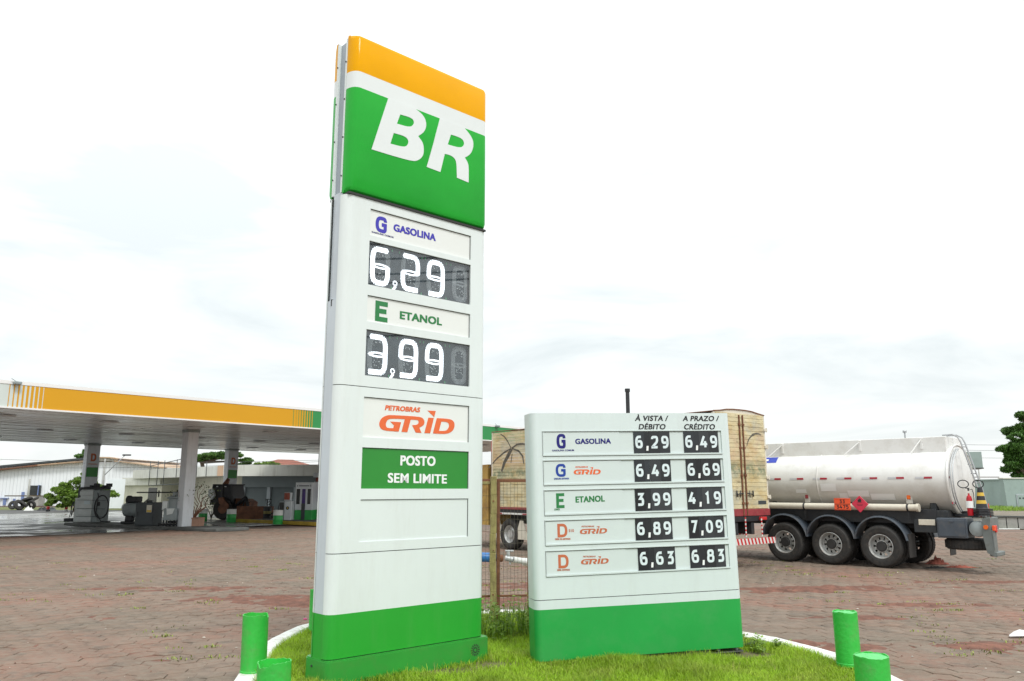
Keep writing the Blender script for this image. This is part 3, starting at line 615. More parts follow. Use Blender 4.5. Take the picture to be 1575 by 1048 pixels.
H = (.045 + .05 * np.clip(fld + .35, 0, 1) + .03 * np.clip(fl2, 0, 1)) * rs.uniform(.5, 1.35, NB) * np.where(PX < -1.6, 1.35, 1.0)
A = rs.uniform(0, 2 * np.pi, NB); LN = rs.uniform(.25, 1.0, NB) * H; B_ = A + rs.uniform(-.5, .5, NB) + 1.57; wd = rs.uniform(.0022, .0042, NB)
cx, sx = np.cos(A) * wd, np.sin(A) * wd; lx, ly = np.cos(B_) * LN, np.sin(B_) * LN; Z0 = np.full(NB, .07)
v0 = np.stack([PX - cx, PY - sx, Z0], 1); v1 = np.stack([PX + cx, PY + sx, Z0], 1)
v2 = np.stack([PX + cx * .8 + lx * .35, PY + sx * .8 + ly * .35, Z0 + H * .65], 1); v3 = np.stack([PX - cx * .8 + lx * .35, PY - sx * .8 + ly * .35, Z0 + H * .65], 1)
v4 = np.stack([PX + lx, PY + ly, Z0 + H], 1)
Vv = np.stack([v0, v1, v2, v3, v4], 1).reshape(-1, 3); idx = np.arange(NB)[:, None] * 5
Ff = np.concatenate([idx + np.array([[0, 1, 2]]), idx + np.array([[0, 2, 3]]), idx + np.array([[3, 2, 4]])])
o = npmesh('lawn', Vv, Ff, 'grass_blade', None, 'stuff'); o['label'] = 'short yellow green grass growing on the kerbed island'; o['category'] = 'grass'

V = []; F = []; c = 0
for k in range(2600):
    x, y = rnd.uniform(-2.6, 3.6), rnd.uniform(6.8, 10.2)
    if not inside(x, y, IN) or noise.noise(Vector((x * 1.1, y * 1.1, 12))) < -.02: continue
    a = rnd.uniform(0, 6.28); h = rnd.uniform(.05, .12); l = h * rnd.uniform(.2, .9); dx, dy = math.cos(a) * l, math.sin(a) * l; w_ = .002
    V += [(x - dy / l * w_, y + dx / l * w_, .07), (x + dy / l * w_, y - dx / l * w_, .07), (x + dx, y + dy, .07 + h)]; F.append((c, c + 1, c + 2)); c += 3
o = npmesh('dry_stalks', np.array(V), np.array(F), 'straw', None, 'stuff'); o['label'] = 'dry straw coloured stalks mixed into the lawn'; o['category'] = 'grass'
mb = MB()
for k in range(240):
    y = rnd.uniform(8, 24); x = rnd.uniform(-.64, .66) * y
    if inside(x, y, ISL) or left_of_edge(x, y): continue
    r_ = rnd.choice((.006, .008, .012, .02)) * rnd.uniform(.7, 1.3); p = [(x + rnd.uniform(.6, 1.3) * r_ * a, y + rnd.uniform(.6, 1.2) * r_ * b, .003 + r_ * .5 * cz) for a, b, cz in ((1, 0, 0), (0, 1, 0), (-1, 0, 0), (0, -1, 0), (0, 0, 1.2))]
    mb.add(p, [(0, 1, 4), (1, 2, 4), (2, 3, 4), (3, 0, 4)])
o = mb.build('grit', 'pebble', kind='stuff', fix=False); o['label'] = 'pale grit and scraps scattered over the paving'; o['category'] = 'grit'

# ================================================================== TALL PRICE PYLON
YP = R(42.4); UX = Vector((math.cos(YP), math.sin(YP), 0)); VY = Vector((-math.sin(YP), math.cos(YP), 0))
PO = Vector((-.27, 9.41, 0)) - UX * 2.05
pyl = thing('price_pylon', 'tall white fuel price tower with yellow and green header and lit number displays', 'sign', PO, YP)
def PP(x, y, dy=0.0):
    p = PLN(x, y, PO + VY * dy, VY); q = p - PO; return (q.dot(UX), p.z)
def PS(x, y, dy=0): return PP(x, y, dy)[0]
def PZ(x, y, dy=0): return PP(x, y, dy)[1]
ZP, ZG, Z2, Z1, ZH, ZT = .325, .745, 1.321, 3.008, 5.10, 6.955
def shell_poly(x0, x1, yf, yb, r, n=7):
    p = [(x0, yb)]
    for i in range(n + 1): t = i / n * math.pi / 2; p.append((x0 + r[0] * (1 - math.cos(t)), yf + r[1] * (1 - math.sin(t))))
    for i in range(n + 1): t = i / n * math.pi / 2; p.append((x1 - r[0] * (1 - math.sin(t)), yf + r[1] * (1 - math.cos(t))))
    p.append((x1, yb)); return p
def shell(mb, x0, x1, yf, yb, r, z0, z1, holes=(), m=0, depth=.02, n=7):
    """front cover: vertical rounded edges, flat face with slots, closed top and bottom; open back"""
    p = shell_poly(x0, x1, yf, yb, r, n); k = len(p); mid = n + 1
    vs = [(a, b, z0) for a, b in p] + [(a, b, z1) for a, b in p]
    mb.add(vs, [(i, i + 1, k + i + 1, k + i) for i in range(k - 1) if i != mid], m, True)
    mb.add(vs, [tuple(range(k - 1, -1, -1)), tuple(range(k, 2 * k))], m)
    tiles_with_holes(mb, p[mid][0], p[mid + 1][0], z0, z1, list(holes), yf, depth, m, m)
    return mb
SL, SR = PS(566, 440), PS(723.5, 468)
def zline(l, r_): return (PZ(*l) + PZ(*r_)) / 2
z_g = (zline((571, 321), (724, 363)), PZ(724, 400)); z_d1 = (zline((569, 370), (724, 408)), zline((566, 437.5), (723, 469)))
z_e = (zline((565, 453), (723, 484)), PZ(723, 520)); z_d2 = (zline((564, 506.5), (723, 531)), zline((561, 577), (722.5, 595.5)))
z_r = (zline((560, 610), (722.5, 625)), zline((558, 673), (722, 680.5))); z_p = (zline((557, 688), (722, 695)), PZ(722, 752)); z_b = (zline((555, 768.5), (722, 767)), zline((552, 834.5), (722, 825)))
RR = (.10, .096)
def hole(z, pad=0): return (SL - pad, SR + pad, z[1] - pad, z[0] + pad)
GAP = .004
m1 = shell(MB(), 0, 2.0, 0, .10, RR, Z1 + GAP, ZH - .03, [hole(z_g), hole(z_d1), hole(z_e), hole(z_d2)]).build('upper_cover', 'panel_white', pyl)
m2 = shell(MB(), 0, 2.0, 0, .10, RR, Z2 + GAP, Z1 - GAP, [hole(z_r), hole(z_p), hole(z_b)]).build('middle_cover', 'panel_white', pyl)
shell(MB(), 0, 2.0, 0, .10, RR, ZG, Z2 - GAP).build('lower_cover', 'panel_white', pyl)
shell(MB(), 0, 2.0, 0, .10, RR, ZP + .008, ZG).build('green_cover', 'sign_green', pyl)
# the same covers on the far side
for nm, a, b, mm in (('upper_cover', Z1 + GAP, ZH - .03, 'panel_white'), ('middle_cover', Z2 + GAP, Z1 - GAP, 'panel_white'), ('lower_cover', ZG, Z2 - GAP, 'panel_white'), ('green_cover', ZP + .008, ZG, 'sign_green')):
    b_ = MB(); shell(b_, 0, 2.0, 0, .10, RR, a, b); b_.v = [(2.0 - v[0], .375 - v[1], v[2]) for v in b_.v]; b_.build(nm, mm, pyl)
# core / side plates, flush with the covers up to z = 3.9 and recessed above
c = MB(); c.box(.002, 1.998, .1012, .2738, ZG, 3.92).box(.022, 1.978, .1012, .2738, 3.922, ZH + .02); c.build('spine', 'spine_grey', pyl)
MB().box(.002, 1.998, .1012, .2738, ZP, ZG - .001).build('spine', 'sign_green', pyl)
c = MB(); ip = [(min(max(a, .012), 1.988), b + .012 if b < .1 else .2) for a, b in shell_poly(.012, 1.988, 0, .2, (.095, .09), 6)]
for z_ in (Z1, Z2, ZP + .004): c.prism(ip, z_ - .006, z_ + .006); c.prism([(2 - a, .375 - b) for a, b in ip], z_ - .006, z_ + .006)
c.box(.05, 1.95, .12, .27, ZP - .1, ZH + .05); c.build('inner_frame', 'seam_dark', pyl)
MB().box(-.004, .03, .19, .2, 3.86, 3.93, 0).build('latch', 'seam_dark', pyl)
# header caissons front and back
HD = -.045
hz = [(zline((545, 109.5), (748, 192))), (zline((543, 134.5), (748, 213)))]
def header(back):
    for nm, a, b, mm in (('header_yellow', hz[0], ZT, 'gloss_yellow'), ('header_white', hz[1], hz[0], 'gloss_white'), ('header_green', ZH, hz[1], 'gloss_green')):
        b_ = MB(); p = shell_poly(.015, 1.985, HD, .10, (.10, .13), 8); k = len(p)
        zz = [a, b]; ins = [0, 0]
        if nm == 'header_yellow': zz = [a, b - .06, b - .02, b]; ins = [0, 0, .02, .06]
        if nm == 'header_green': zz = [a, a + .02, a + .06, b]; ins = [.06, .02, 0, 0]
        vs = []
        for z, i_ in zip(zz, ins):
            for (x, y) in p: vs.append((x, min(y + i_, .10) if y < .05 else y, z))
        for L in range(len(zz) - 1): b_.add(vs, [(L * k + i, L * k + i + 1, (L + 1) * k + i + 1, (L + 1) * k + i) for i in range(k - 1)], 0, True)
        if nm != 'header_white': q = 0 if nm == 'header_green' else len(zz) - 1; b_.add(vs, [tuple(range(q * k, q * k + k))], 0)
        if back: b_.v = [(2.0 - v[0], .415 - v[1], v[2]) for v in b_.v]
        b_.build(nm, mm, pyl)
header(0); header(1)
c = MB(); c.box(.012, 1.988, .102, .132, ZH + .01, ZT - .02).box(.012, 1.988, .283, .313, ZH + .01, ZT - .02); c.build('flange', 'panel_white', pyl)
c = MB(); c.box(.04, 1.96, .133, .282, ZH + .01, ZT - .03); c.build('header_core', 'core_grey', pyl)
c = MB(); c.box(.035, 1.965, HD + .03, .38, ZH - .028, ZH - .004); c.build('header_shade_strip', 'seam_dark', pyl)  # dark strip stands in for the black shadow under the header
for z in (5.3, 5.75, 6.2, 6.65):
    for y in (.117, .298): c = MB(); c.cyl((.012, y, z), (.004, y, z), .009, n=8); c.build('rivet', 'seam_dark', pyl)
# plinth
b_ = MB(); p = shell_poly(-.012, 2.045, -.04, .19, (.06, .07), 4); q = [(2.033 - a, .38 - b) for a, b in p]; p2 = p[1:] + q[1:]
p2 = [x for x in p2]
b_.prism(p2, .04, ZP - .012, smooth_side=False); b_.prism([(1 + (a - 1) * .992, .19 + (b - .19) * .97) for a, b in p2], ZP - .012, ZP, 0)
pl = b_.build('plinth', 'plinth_green', pyl)
# pierced flower shaped vent on the plinth
vc = PP(731, 1000, -.04); b_ = MB()
for k in range(14):
    a = 2 * math.pi * k / 14
    for r0, r1, w_ in ((.018, .034, .004), (.042, .064, .006)):
        T = Matrix.Translation((vc[0], -.0425, vc[1])) @ Matrix.Rotation(a, 4, 'Y'); b_.box(r0, r1, 0, .002, -w_, w_, 0, T)
b_.build('vent', 'seam_dark', pl)
for px_, py_ in ((488, 1023), (488, 1046)): c = MB(); c.cyl((-.012, .25, PZ(px_, py_, .25)), (-.02, .25, PZ(px_, py_, .25)), .012, n=10); c.build('bolt', 'seam_dark', pl)
# insert plates in the slots
def plate(z, m, d=.018): b = MB(); b.box(SL - .01, SR + .01, d, d + .01, z[1] - .01, z[0] + .01); return b.build('label_plate', m, pyl)
pg = plate(z_g, 'label_white'); pe = plate(z_e, 'label_white'); pr_ = plate(z_r, 'label_white', .016); pp_ = plate(z_p, 'posto_green', .014); pb = plate(z_b, 'panel_white', .012)
def edge_shade(z, par, d):
    b = MB(); b.box(SL, SR, d - .003, d, z[0] - .007, z[0] - .001).box(SR - .007, SR - .001, d - .003, d, z[1], z[0] - .008); b.build('edge_shade_strip', 'seam_dark', par)  # dark strips stand in for the shade at the slot's top and right
for z, par, d in ((z_g, pg, .018), (z_e, pe, .018), (z_r, pr_, .016), (z_b, pb, .012), (z_p, pp_, .014)): edge_shade(z, par, d)
def PT(s, a, b, ctop, m, par, d, tf=.2, **k):
    k.setdefault('gap', .09)
    A = PP(*a, d); B = PP(*b, d); h = PZ(*ctop, d) - A[1]; return text(par, s, A, B, h, h * tf * 1.12, m, y=d - .002, **k)
PT('G', (577.2, 356), (594.7, 356.5), (577.5, 331), 'letter_blue', pg, .018, .2)
PT('GASOLINA', (605, 355.3), (670, 371.3), (605.5, 344.2), 'letter_blue', pg, .018, .215, gap=.10)
PT('GASOLINA COMUM', (571.5, 357.8), (605, 366.5), (571.6, 355.5), 'letter_navy', pg, .018, .2)
PT('E', (576.5, 493.5), (598, 497), (577.2, 462), 'letter_green', pe, .018, .21)
PT('ETANOL', (614.7, 490.5), (679.5, 501), (615, 478.3), 'letter_green', pe, .018, .22, gap=.10)
PT('POSTO', (615.5, 716), (669.5, 717), (616, 700.5), 'letter_white', pp_, .014, .195)
PT('SEM LIMITE', (596, 742.5), (687, 744), (596.3, 727.5), 'letter_white', pp_, .014, .185)
# header letters
def PL_(pts, sx, ox, oy, dy): return [PP(ox + a / sx, oy + b / sx, dy) for a, b in pts]
Zb = lambda pts: PL_(pts, 3.275, 500, 40, HD)
zw = hz[1] + .004
Bo = Zb([(318, 369), (275, 495), (233, 622), (340, 655), (440, 683), (470, 678), (494, 655), (497, 620), (492, 588), (468, 556), (500, 535), (512, 495), (495, 450), (450, 419)])
Ro = Zb([(578, 472), (545, 592), (511, 711), (580, 737), (602, 645), (632, 652), (655, 670), (662, 700), (663, 765), (722, 790), (723, 720), (719, 690), (703, 664), (732, 648), (748, 608), (742, 565), (700, 526)])
Bo[0] = (Bo[0][0], zw); Bo[-1] = (Bo[-1][0], zw); Ro[0] = (Ro[0][0], zw); Ro[-1] = (Ro[-1][0], zw)
Bh1 = Zb([(378, 447), (425, 460), (446, 475), (447, 497), (425, 512), (361, 493)]); Bh2 = Zb([(345, 540), (395, 554), (417, 570), (420, 595), (400, 613), (328, 594)])
Rh = Zb([(633, 548), (680, 563), (698, 580), (700, 602), (680, 616), (617, 598)])
flat_shape('letter_b', [smooth_loop(Bo, 2, {0, 1, 2, 3, 9, 13}), smooth_loop(Bh1, 2, {0, 5}), smooth_loop(Bh2, 2, {0, 5})], HD - .004, .006, 'gloss_white', pyl)
flat_shape('letter_r', [smooth_loop(Ro, 2, {0, 1, 2, 3, 4, 8, 9, 16, 12}), smooth_loop(Rh, 2, {0, 5})], HD - .004, .006, 'gloss_white', pyl)
# racing style fuel logo, kept as normalised outline for reuse on the small board
Zg = lambda pts: PL_(pts, 9.265, 560, 600, .016)
L1 = smooth_loop(Zg([(395, 358), (580, 368), (770, 380), (835, 398), (864, 450), (850, 505), (785, 538), (817, 612), (735, 608), (683, 500), (735, 500), (776, 482), (776, 432), (725, 426), (663, 424), (615, 602), (532, 598), (580, 418), (400, 408), (335, 420), (305, 480), (315, 535), (355, 543), (415, 545), (425, 505), (370, 450), (527, 460), (490, 595), (310, 583), (240, 560), (208, 490), (240, 405), (320, 360)]), 2, {1, 6, 7, 8, 9, 14, 15, 16, 17, 22, 23, 24, 25, 26, 27})
L2 = Zg([(915, 394), (993, 400), (940, 618), (858, 615)]); L3 = Zg([(903, 294), (1020, 300), (997, 388)])
L4 = smooth_loop(Zg([(1035, 402), (1190, 410), (1265, 430), (1294, 495), (1270, 580), (1200, 622), (1120, 628), (980, 620)]), 2, {0, 7}); L5 = smooth_loop(Zg([(1100, 452), (1160, 454), (1203, 472), (1212, 520), (1185, 570), (1145, 585), (1065, 583)]), 2, {0, 6})
for nm, lp in (('logo_letters', [L1]), ('logo_stem', [L2]), ('logo_flag', [L3]), ('logo_letter_d', [L4, L5])): flat_shape(nm, lp, .013, .003, 'letter_orange', pr_)
A = PP(560 + 293 / 9.265, 600 + 287 / 9.265, .016); B = PP(560 + 790 / 9.265, 600 + 320 / 9.265, .016); text(pr_, 'PETROBRAS', A, B, .055, .0145, 'letter_orange', y=.014, shear=.22)
LOGO = [L1, L2, L3, L4, L5]; allp = [p for l in LOGO for p in l]; lx0, lx1 = min(p[0] for p in allp), max(p[0] for p in allp); lz0 = min(p[1] for p in allp); LS = lx1 - lx0

# LED number displays
def led_display(z, digits, comma_x):
    z1_, z0_ = z[0], z[1]; W = SR - SL; Hh = z1_ - z0_
    b = MB(); b.box(SL - .01, SR + .01, .045, .06, z0_ - .01, z1_ + .01); brd = b.build('display', 'led_board', pyl)
    ex = [(PS(a, yy, .04), PS(b_, yy, .04)) for a, b_, yy in ((569.5, 600.5, 405), (616.5, 646.3, 418), (656.2, 684.4, 430), (695.5, 720, 440))]
    sp = .0136; CUT = (2.0, 1.0, .4, 0, 0)
    def dots(mb, pts, m, r_=.0058):
        for x, zz in pts:
            vs = [(x + r_ * math.cos(a * math.pi / 3), .0425, zz + r_ * math.sin(a * math.pi / 3)) for a in range(6)]; mb.add(vs, [(0, 1, 2, 3, 4, 5)], m)
    PTH = {'6': [[(1, 1), (0, 1, .3), (0, 0, .3), (1, 0, .3), (1, .5)]], '2': [[(0, 1), (1, 1, .3), (1, .5)], [(0, .5), (0, 0, .3), (1, 0)]], '9': [[(0, .5), (0, 1, .3), (1, 1, .3), (1, 0, .3), (0, 0)]],
           '3': [[(0, 1), (1, 1, .3), (1, 0, .3), (0, 0)]], '8': [[(.5, 1), (1, 1, .3), (1, 0, .3), (0, 0, .3), (0, 1, .3), (.5, 1)]]}
    def rows(path, x0, x1, zb, zt, T):
        P = [Vector((x0 + T / 2 + q.x * (x1 - x0 - T), zb + T / 2 + q.y * (zt - zb - T))) for q in fillet(path, False)]; out = []; acc_ = 0.0; seg = 0; step = sp * .94; d_ = 0.0; k = 0
        L = [(P[i + 1] - P[i]).length for i in range(len(P) - 1)]; tot = sum(L)
        while d_ <= tot:
            rem = d_; i = 0
            while i < len(L) - 1 and rem > L[i]: rem -= L[i]; i += 1
            t = (P[i + 1] - P[i]).normalized(); nn = Vector((-t.y, t.x)); c0 = P[i] + t * rem
            for j in range(-2, 3):
                q = c0 + nn * j * sp * .88 + (t * step * .5 if j % 2 else Vector((0, 0)))
                if d_ < step * .8 and abs(j) == 2: continue
                out.append((q.x, q.y))
            d_ += step; k += 1
        return out
    for k, ch in enumerate(digits):
        x0, x1 = ex[k]; zb = z0_ + .045 * Hh; zt = z1_ - .06 * Hh; zm = (zb + zt) / 2; T = 5 * sp * .9; mb = MB()
        offp = rows(PTH['8'][0], x0, x1, zb, zt, T); onp = [p_ for path in PTH.get(ch, []) for p_ in rows(path, x0, x1, zb, zt, T)]; lens = []
        nh = int((x1 - x0 - T * .5) / (sp * .94))
        for i in range(nh + 1):
            t = i / nh; xx = x0 + T * .25 + t * (x1 - x0 - T * .5); bu = math.sin(math.pi * t) * 1.1 * sp
            for q in ((bu, -bu, bu + .8 * sp, -bu - .8 * sp) if .05 < t < .95 else (0,)): lens.append((xx, zm + q))
        if ch == ' ': dots(mb, offp + lens, 1, .0046)
        else:
            near = lambda p_: any(abs(p_[0] - o_[0]) < sp * .8 and abs(p_[1] - o_[1]) < sp * .8 for o_ in onp)
            dots(mb, [p_ for p_ in offp if not near(p_)], 1, .0044); dots(mb, onp + lens, 0, .0066)
        # tiny circuit parts behind the figure
        for q in range(26): 
            cx_, cz_ = rnd.uniform(x0 + .07, x1 - .07), rnd.gauss(zb + .3 * (zt - zb), .05) if q < 18 else rnd.gauss(zb + .78 * (zt - zb), .02); r_ = rnd.uniform(.003, .006)
            mb.box(cx_ - r_, cx_ + r_, .041, .045, cz_ - r_, cz_ + r_, 1)
        for (gx, gz) in ((x0 - .022, zt - .01), (x1 + .022, zt - .01), (x1 + .022, zb + .005)): mb.box(gx - .006, gx + .006, .041, .045, gz - .012, gz + .012, 2)
        mb.build('numeral', ['led_lit', 'led_off', 'led_chip'], brd, fix=False, kind='stuff')
    x = SL + comma_x * W; zb = z0_ + .02 * Hh; mb = MB(); pts = []
    for i in range(-2, 3):
        for j in range(-2, 3):
            if 1.2 < math.hypot(i, j) < 2.5: pts.append((x + i * sp * .9, zb + .075 + j * sp * .9))
    for i in range(6):
        for j in range(3): pts.append((x + .004 - i * .007 + j * sp * .9 - sp, zb + .036 - i * sp * .75))
    dots(mb, pts, 0, .006); mb.build('comma', 'led_lit', brd, fix=False, kind='stuff')
    # glass pane
    b = MB(); b.box(SL + .001, SR - .001, .016, .02, z0_ + .001, z1_ - .001); b.build('pane', 'display_glass', brd)
    b = MB(); b.box(SL, SR, .0155, .042, z1_ - .008, z1_ - .0015).box(SR - .016, SR - .0015, .0215, .042, z0_ + .002, z1_ - .009).box(SL + .0015, SL + .006, .0215, .042, z0_ + .002, z1_ - .009); b.build('bezel', 'seam_dark', brd)
led_display(z_d1, '629 ', .262); led_display(z_d2, '399 ', .262)

# ================================================================== LOW PRICE BOARD
YB, RHO = R(13.125), R(1.226)
Rb = Matrix.Rotation(YB, 4, 'Z') @ Matrix.Rotation(-RHO, 4, 'Y'); BO = Vector((.267, 9.108, .1)); Bu = Rb @ Vector((1, 0, 0)); Bk = Rb @ Vector((0, 0, 1)); Bn = Rb @ Vector((0, 1, 0))
brd = thing('price_board', 'low white price board with five fuel rows leaning slightly beside the tall tower', 'sign', BO, rot=Rb.to_euler())
def BP(x, y, dy=0.0):
    p = PLN(x, y, BO + Bn * dy, Bn); q = p - BO; return (q.dot(Bu), q.dot(Bk))
BL_, BR_ = .142, 2.383; BW = 2.516
rowz = [(2.503, 2.232), (2.171, 1.902), (1.837, 1.568), (1.501, 1.237), (1.168, .901)]
RB = (.07, .09)
shell(MB(), 0, BW, 0, .24, RB, .645, 2.712, [(BL_, BR_, b, a) for a, b in rowz], depth=.014).build('front_cover', 'board_white', brd)
shell(MB(), 0, BW, 0, .24, RB, .540, .637).build('lower_cover', 'board_white', brd)
shell(MB(), 0, BW, 0, .24, RB, 0.0, .5395).build('green_cover', 'board_green', brd)
c = MB(); c.prism([(min(max(a, .008), BW - .008), b + .01 if b < .1 else .2) for a, b in shell_poly(.008, BW - .008, 0, .2, (.06, .08), 6)], .634, .648); c.build('seam', 'seam_dark', brd)
b_ = MB(); shell(b_, 0, BW, 0, .12, RB, .54, 2.712); b_.v = [(BW - v[0], .362 - v[1], v[2]) for v in b_.v]; b_.build('rear_cover', 'board_white', brd)
b_ = MB(); shell(b_, 0, BW, 0, .12, RB, 0, .5395); b_.v = [(BW - v[0], .362 - v[1], v[2]) for v in b_.v]; b_.build('rear_green_cover', 'board_green', brd)
b_ = MB(); b_.box(.1, BW - .45, .05, .3, -.12, -.002); b_.box(BW - .42, BW - .02, .03, .33, -.055, -.042); b_.build('footing', 'dark_concrete', brd)
for x in (BW - .32, BW - .09):
    b_ = MB(); b_.cyl((x, .06, -.07), (x, .06, .002), .009, n=8).cyl((x, .06, -.035), (x, .06, -.02), .02, n=6); b_.build('anchor_bolt', 'galv', brd)
PRICES = [('6,29', '6,49'), ('6,49', '6,69'), ('3,99', '4,19'), ('6,89', '7,09'), ('6,63', '6,83')]
T1 = [(974.9, 680), (976.0, 722), (977.2, 768), (977.6, 812), (981.8, 858)]; T2 = [(1052, 680), (1055.6, 722), (1057.4, 768), (1060, 812), (1061.8, 858)]
tw0 = BP(1030.7, 680)[0] - BP(974.9, 680)[0]
SPL = [BP(953, 680)[0], BP(955.5, 722)[0], BP(958, 768)[0], BP(961, 812)[0], BP(963, 858)[0]]
for r_, (zt, zb) in enumerate(rowz):
    b = MB(); b.box(BL_ + .003, SPL[r_], .006, .013, zb + .003, zt - .003); lab = b.build('label_plate', 'label_grey', brd)
    b = MB(); b.box(SPL[r_] + .002, BR_ - .002, .012, .02, zb, zt); b.build('backing_plate', 'label_grey', brd)
    b = MB(); b.box(BL_ - .006, BR_, -.010, .004, zb - .012, zb + .004); b.box(BL_ - .006, BR_, -.004, .004, zt - .004, zt + .006); b.build('rail', 'label_grey', brd)
    b = MB(); b.box(BL_ - .004, BR_, -.004, .004, zb - .017, zb - .0122).box(BL_, BR_, .0005, .006, zt - .0095, zt - .0045).box(BL_ - .009, BL_ - .0062, -.004, .004, zb - .012, zt); b.build('slot_shade_line', 'seam_dark', brd)  # dark lines put in for the shade along each row's recess and lip
    for col, (T, s) in enumerate(((T1, PRICES[r_][0]), (T2, PRICES[r_][1]))):
        x = BP(*T[r_])[0]; tw = tw0 * (1.0 if col == 0 else .985)
        ws = [.285, .145, .29, .28]
        for k, ch in enumerate(s):
            w_ = ws[k] * tw; dz = rnd.uniform(-.002, .002); gap = .004 if (r_ == 1 and col == 0 and k == 1) else .0006
            b = MB(); b.box(x, x + w_ - gap, .004 + .0015 * (k % 2), .0115, zb + .006 + dz, zt - .011 + dz); tl = b.build('price_tile', 'tile_black' if k in (1, 0) else 'tile_dark', brd)
            h = .148; z = zb + .062 + (.0 if k else .003); mb = MB(); y_ = .004 + .0015 * (k % 2) - .0012
            if ch == ',':
                cx_ = x + w_ * .52; mb.add([(cx_ - .012, y_, z - .026), (cx_ + .014, y_, z - .026), (cx_ + .020, y_, z + .030), (cx_ - .006, y_, z + .030)], [(0, 1, 2, 3)]); mb.build('comma', 'letter_white', tl, fix=False)
            else:
                gw = GL[ch][0] * h * (.98 if ch != '1' else 1); glyph(mb, ch, x + (w_ - gw) / 2, z, h, .0285, y_, .98); mb.build('numeral', 'letter_pale', tl, fix=False)
            x += w_
    # fuel names
    big, small, mcol, mbig = [('G', 'GASOLINA', 'letter_navy', 'letter_navy'), ('G', None, None, 'letter_azure'), ('E', 'ETANOL', 'letter_green', 'letter_green'), ('D', None, None, 'letter_rust'), ('D', None, None, 'letter_rust')][r_]
    gx = [(856.5, 870.5), (855.2, 870.5), (856.0, 870.2), (857.8, 873.3), (859.2, 875.2)][r_]; gy = [(690.3, 667.6), (733.8, 713.8), (782, 759.0), (827, 806), (874.8, 853.6)][r_]
    y_ = .0045; A = BP(gx[0], gy[0]); B = BP(gx[1], gy[0] - .4); h = BP(gx[0], gy[1])[1] - A[1]; text(lab, big, A, B, h, h * .2, mbig, y=y_)
    if small:
        a, b, t_ = (((885, 683.2), (940, 682.4), (885, 675.4)), None, ((885.5, 773.3), (930.5, 771.5), (885.5, 764.2)))[r_]
        A = BP(*a); B = BP(*b); h = BP(*t_)[1] - A[1]; text(lab, small, A, B, h * 1.05, h * .235, mcol, y=y_, gap=.07)
    cap = ['GASOLINA COMUM', 'GASOLINA ADITIVADA', 'ETANOL', 'DIESEL S10 ADITIVADO', 'DIESEL ADITIVADO'][r_]
    cx = [(849.3, 883), (852.2, 875.5), (853, 861.5), (854, 877.7), (857.3, 876.8)][r_]; cy = [694.5, 738, 785.4, 831.0, 878.5][r_]
    A = BP(cx[0], cy); B = BP(cx[1], cy - .5); text(lab, cap, A, B, .0195, .0042, mcol or mbig, y=y_)
    if r_ in (1, 3, 4):
        lx = [None, (882.8, 924.3), None, (892.2, 934.2), (894, 936.6)][r_]; ly = [0, 730, 0, 821.8, 868.6][r_]; ly2 = [0, 730, 0, 820.6, 867.0][r_]
        A = BP(lx[0], ly); B = BP(lx[1], ly2); sc = (B[0] - A[0]) / LS; tilt = (B[1] - A[1]) / (B[0] - A[0])
        f_ = lambda p: (A[0] + (p[0] - lx0) * sc, A[1] + (p[1] - lz0) * sc * 1.0 + (p[0] - lx0) * sc * tilt)
        mm = 'letter_orange' if r_ == 1 else 'letter_rust'
        for nm, lp in (('logo_letters', [L1]), ('logo_stem', [L2]), ('logo_flag', [L3]), ('logo_letter_d', [L4, L5])): flat_shape(nm, [[f_(p) for p in l] for l in lp], .0035, .002, mm, lab)
        px0 = [0, (885, 904.2), 0, (894.5, 914), (897, 916)][r_]; py0 = [0, 719.8, 0, 811.2, 857.6][r_]
        A = BP(px0[0], py0); B = BP(px0[1], py0 - .4); text(lab, 'PETROBRAS', A, B, .0165, .004, mm, y=y_, shear=.2)
    if r_ == 3: A = BP(875, 818.6); B = BP(883, 818.4); text(lab, 'S10', A, B, .032, .0055, 'letter_rust', y=y_)
for s, a, b, t_ in (('À VISTA /', (976.3, 647.6), (1026.5, 647.6), (977, 639.4)), ('DÉBITO', (982, 660.6), (1023, 660.6), (982.5, 652.3)), ('A PRAZO /', (1049.8, 647.8), (1104.8, 647.8), (1051, 639.8)), ('CRÉDITO', (1051.5, 660.8), (1099, 660.8), (1052, 652.4))):
    A = BP(*a); B = BP(*b); h = BP(*t_)[1] - A[1]; text(brd, s, A, B, h, h * .2, 'letter_black', y=-.0025, shear=.22, gap=.12)

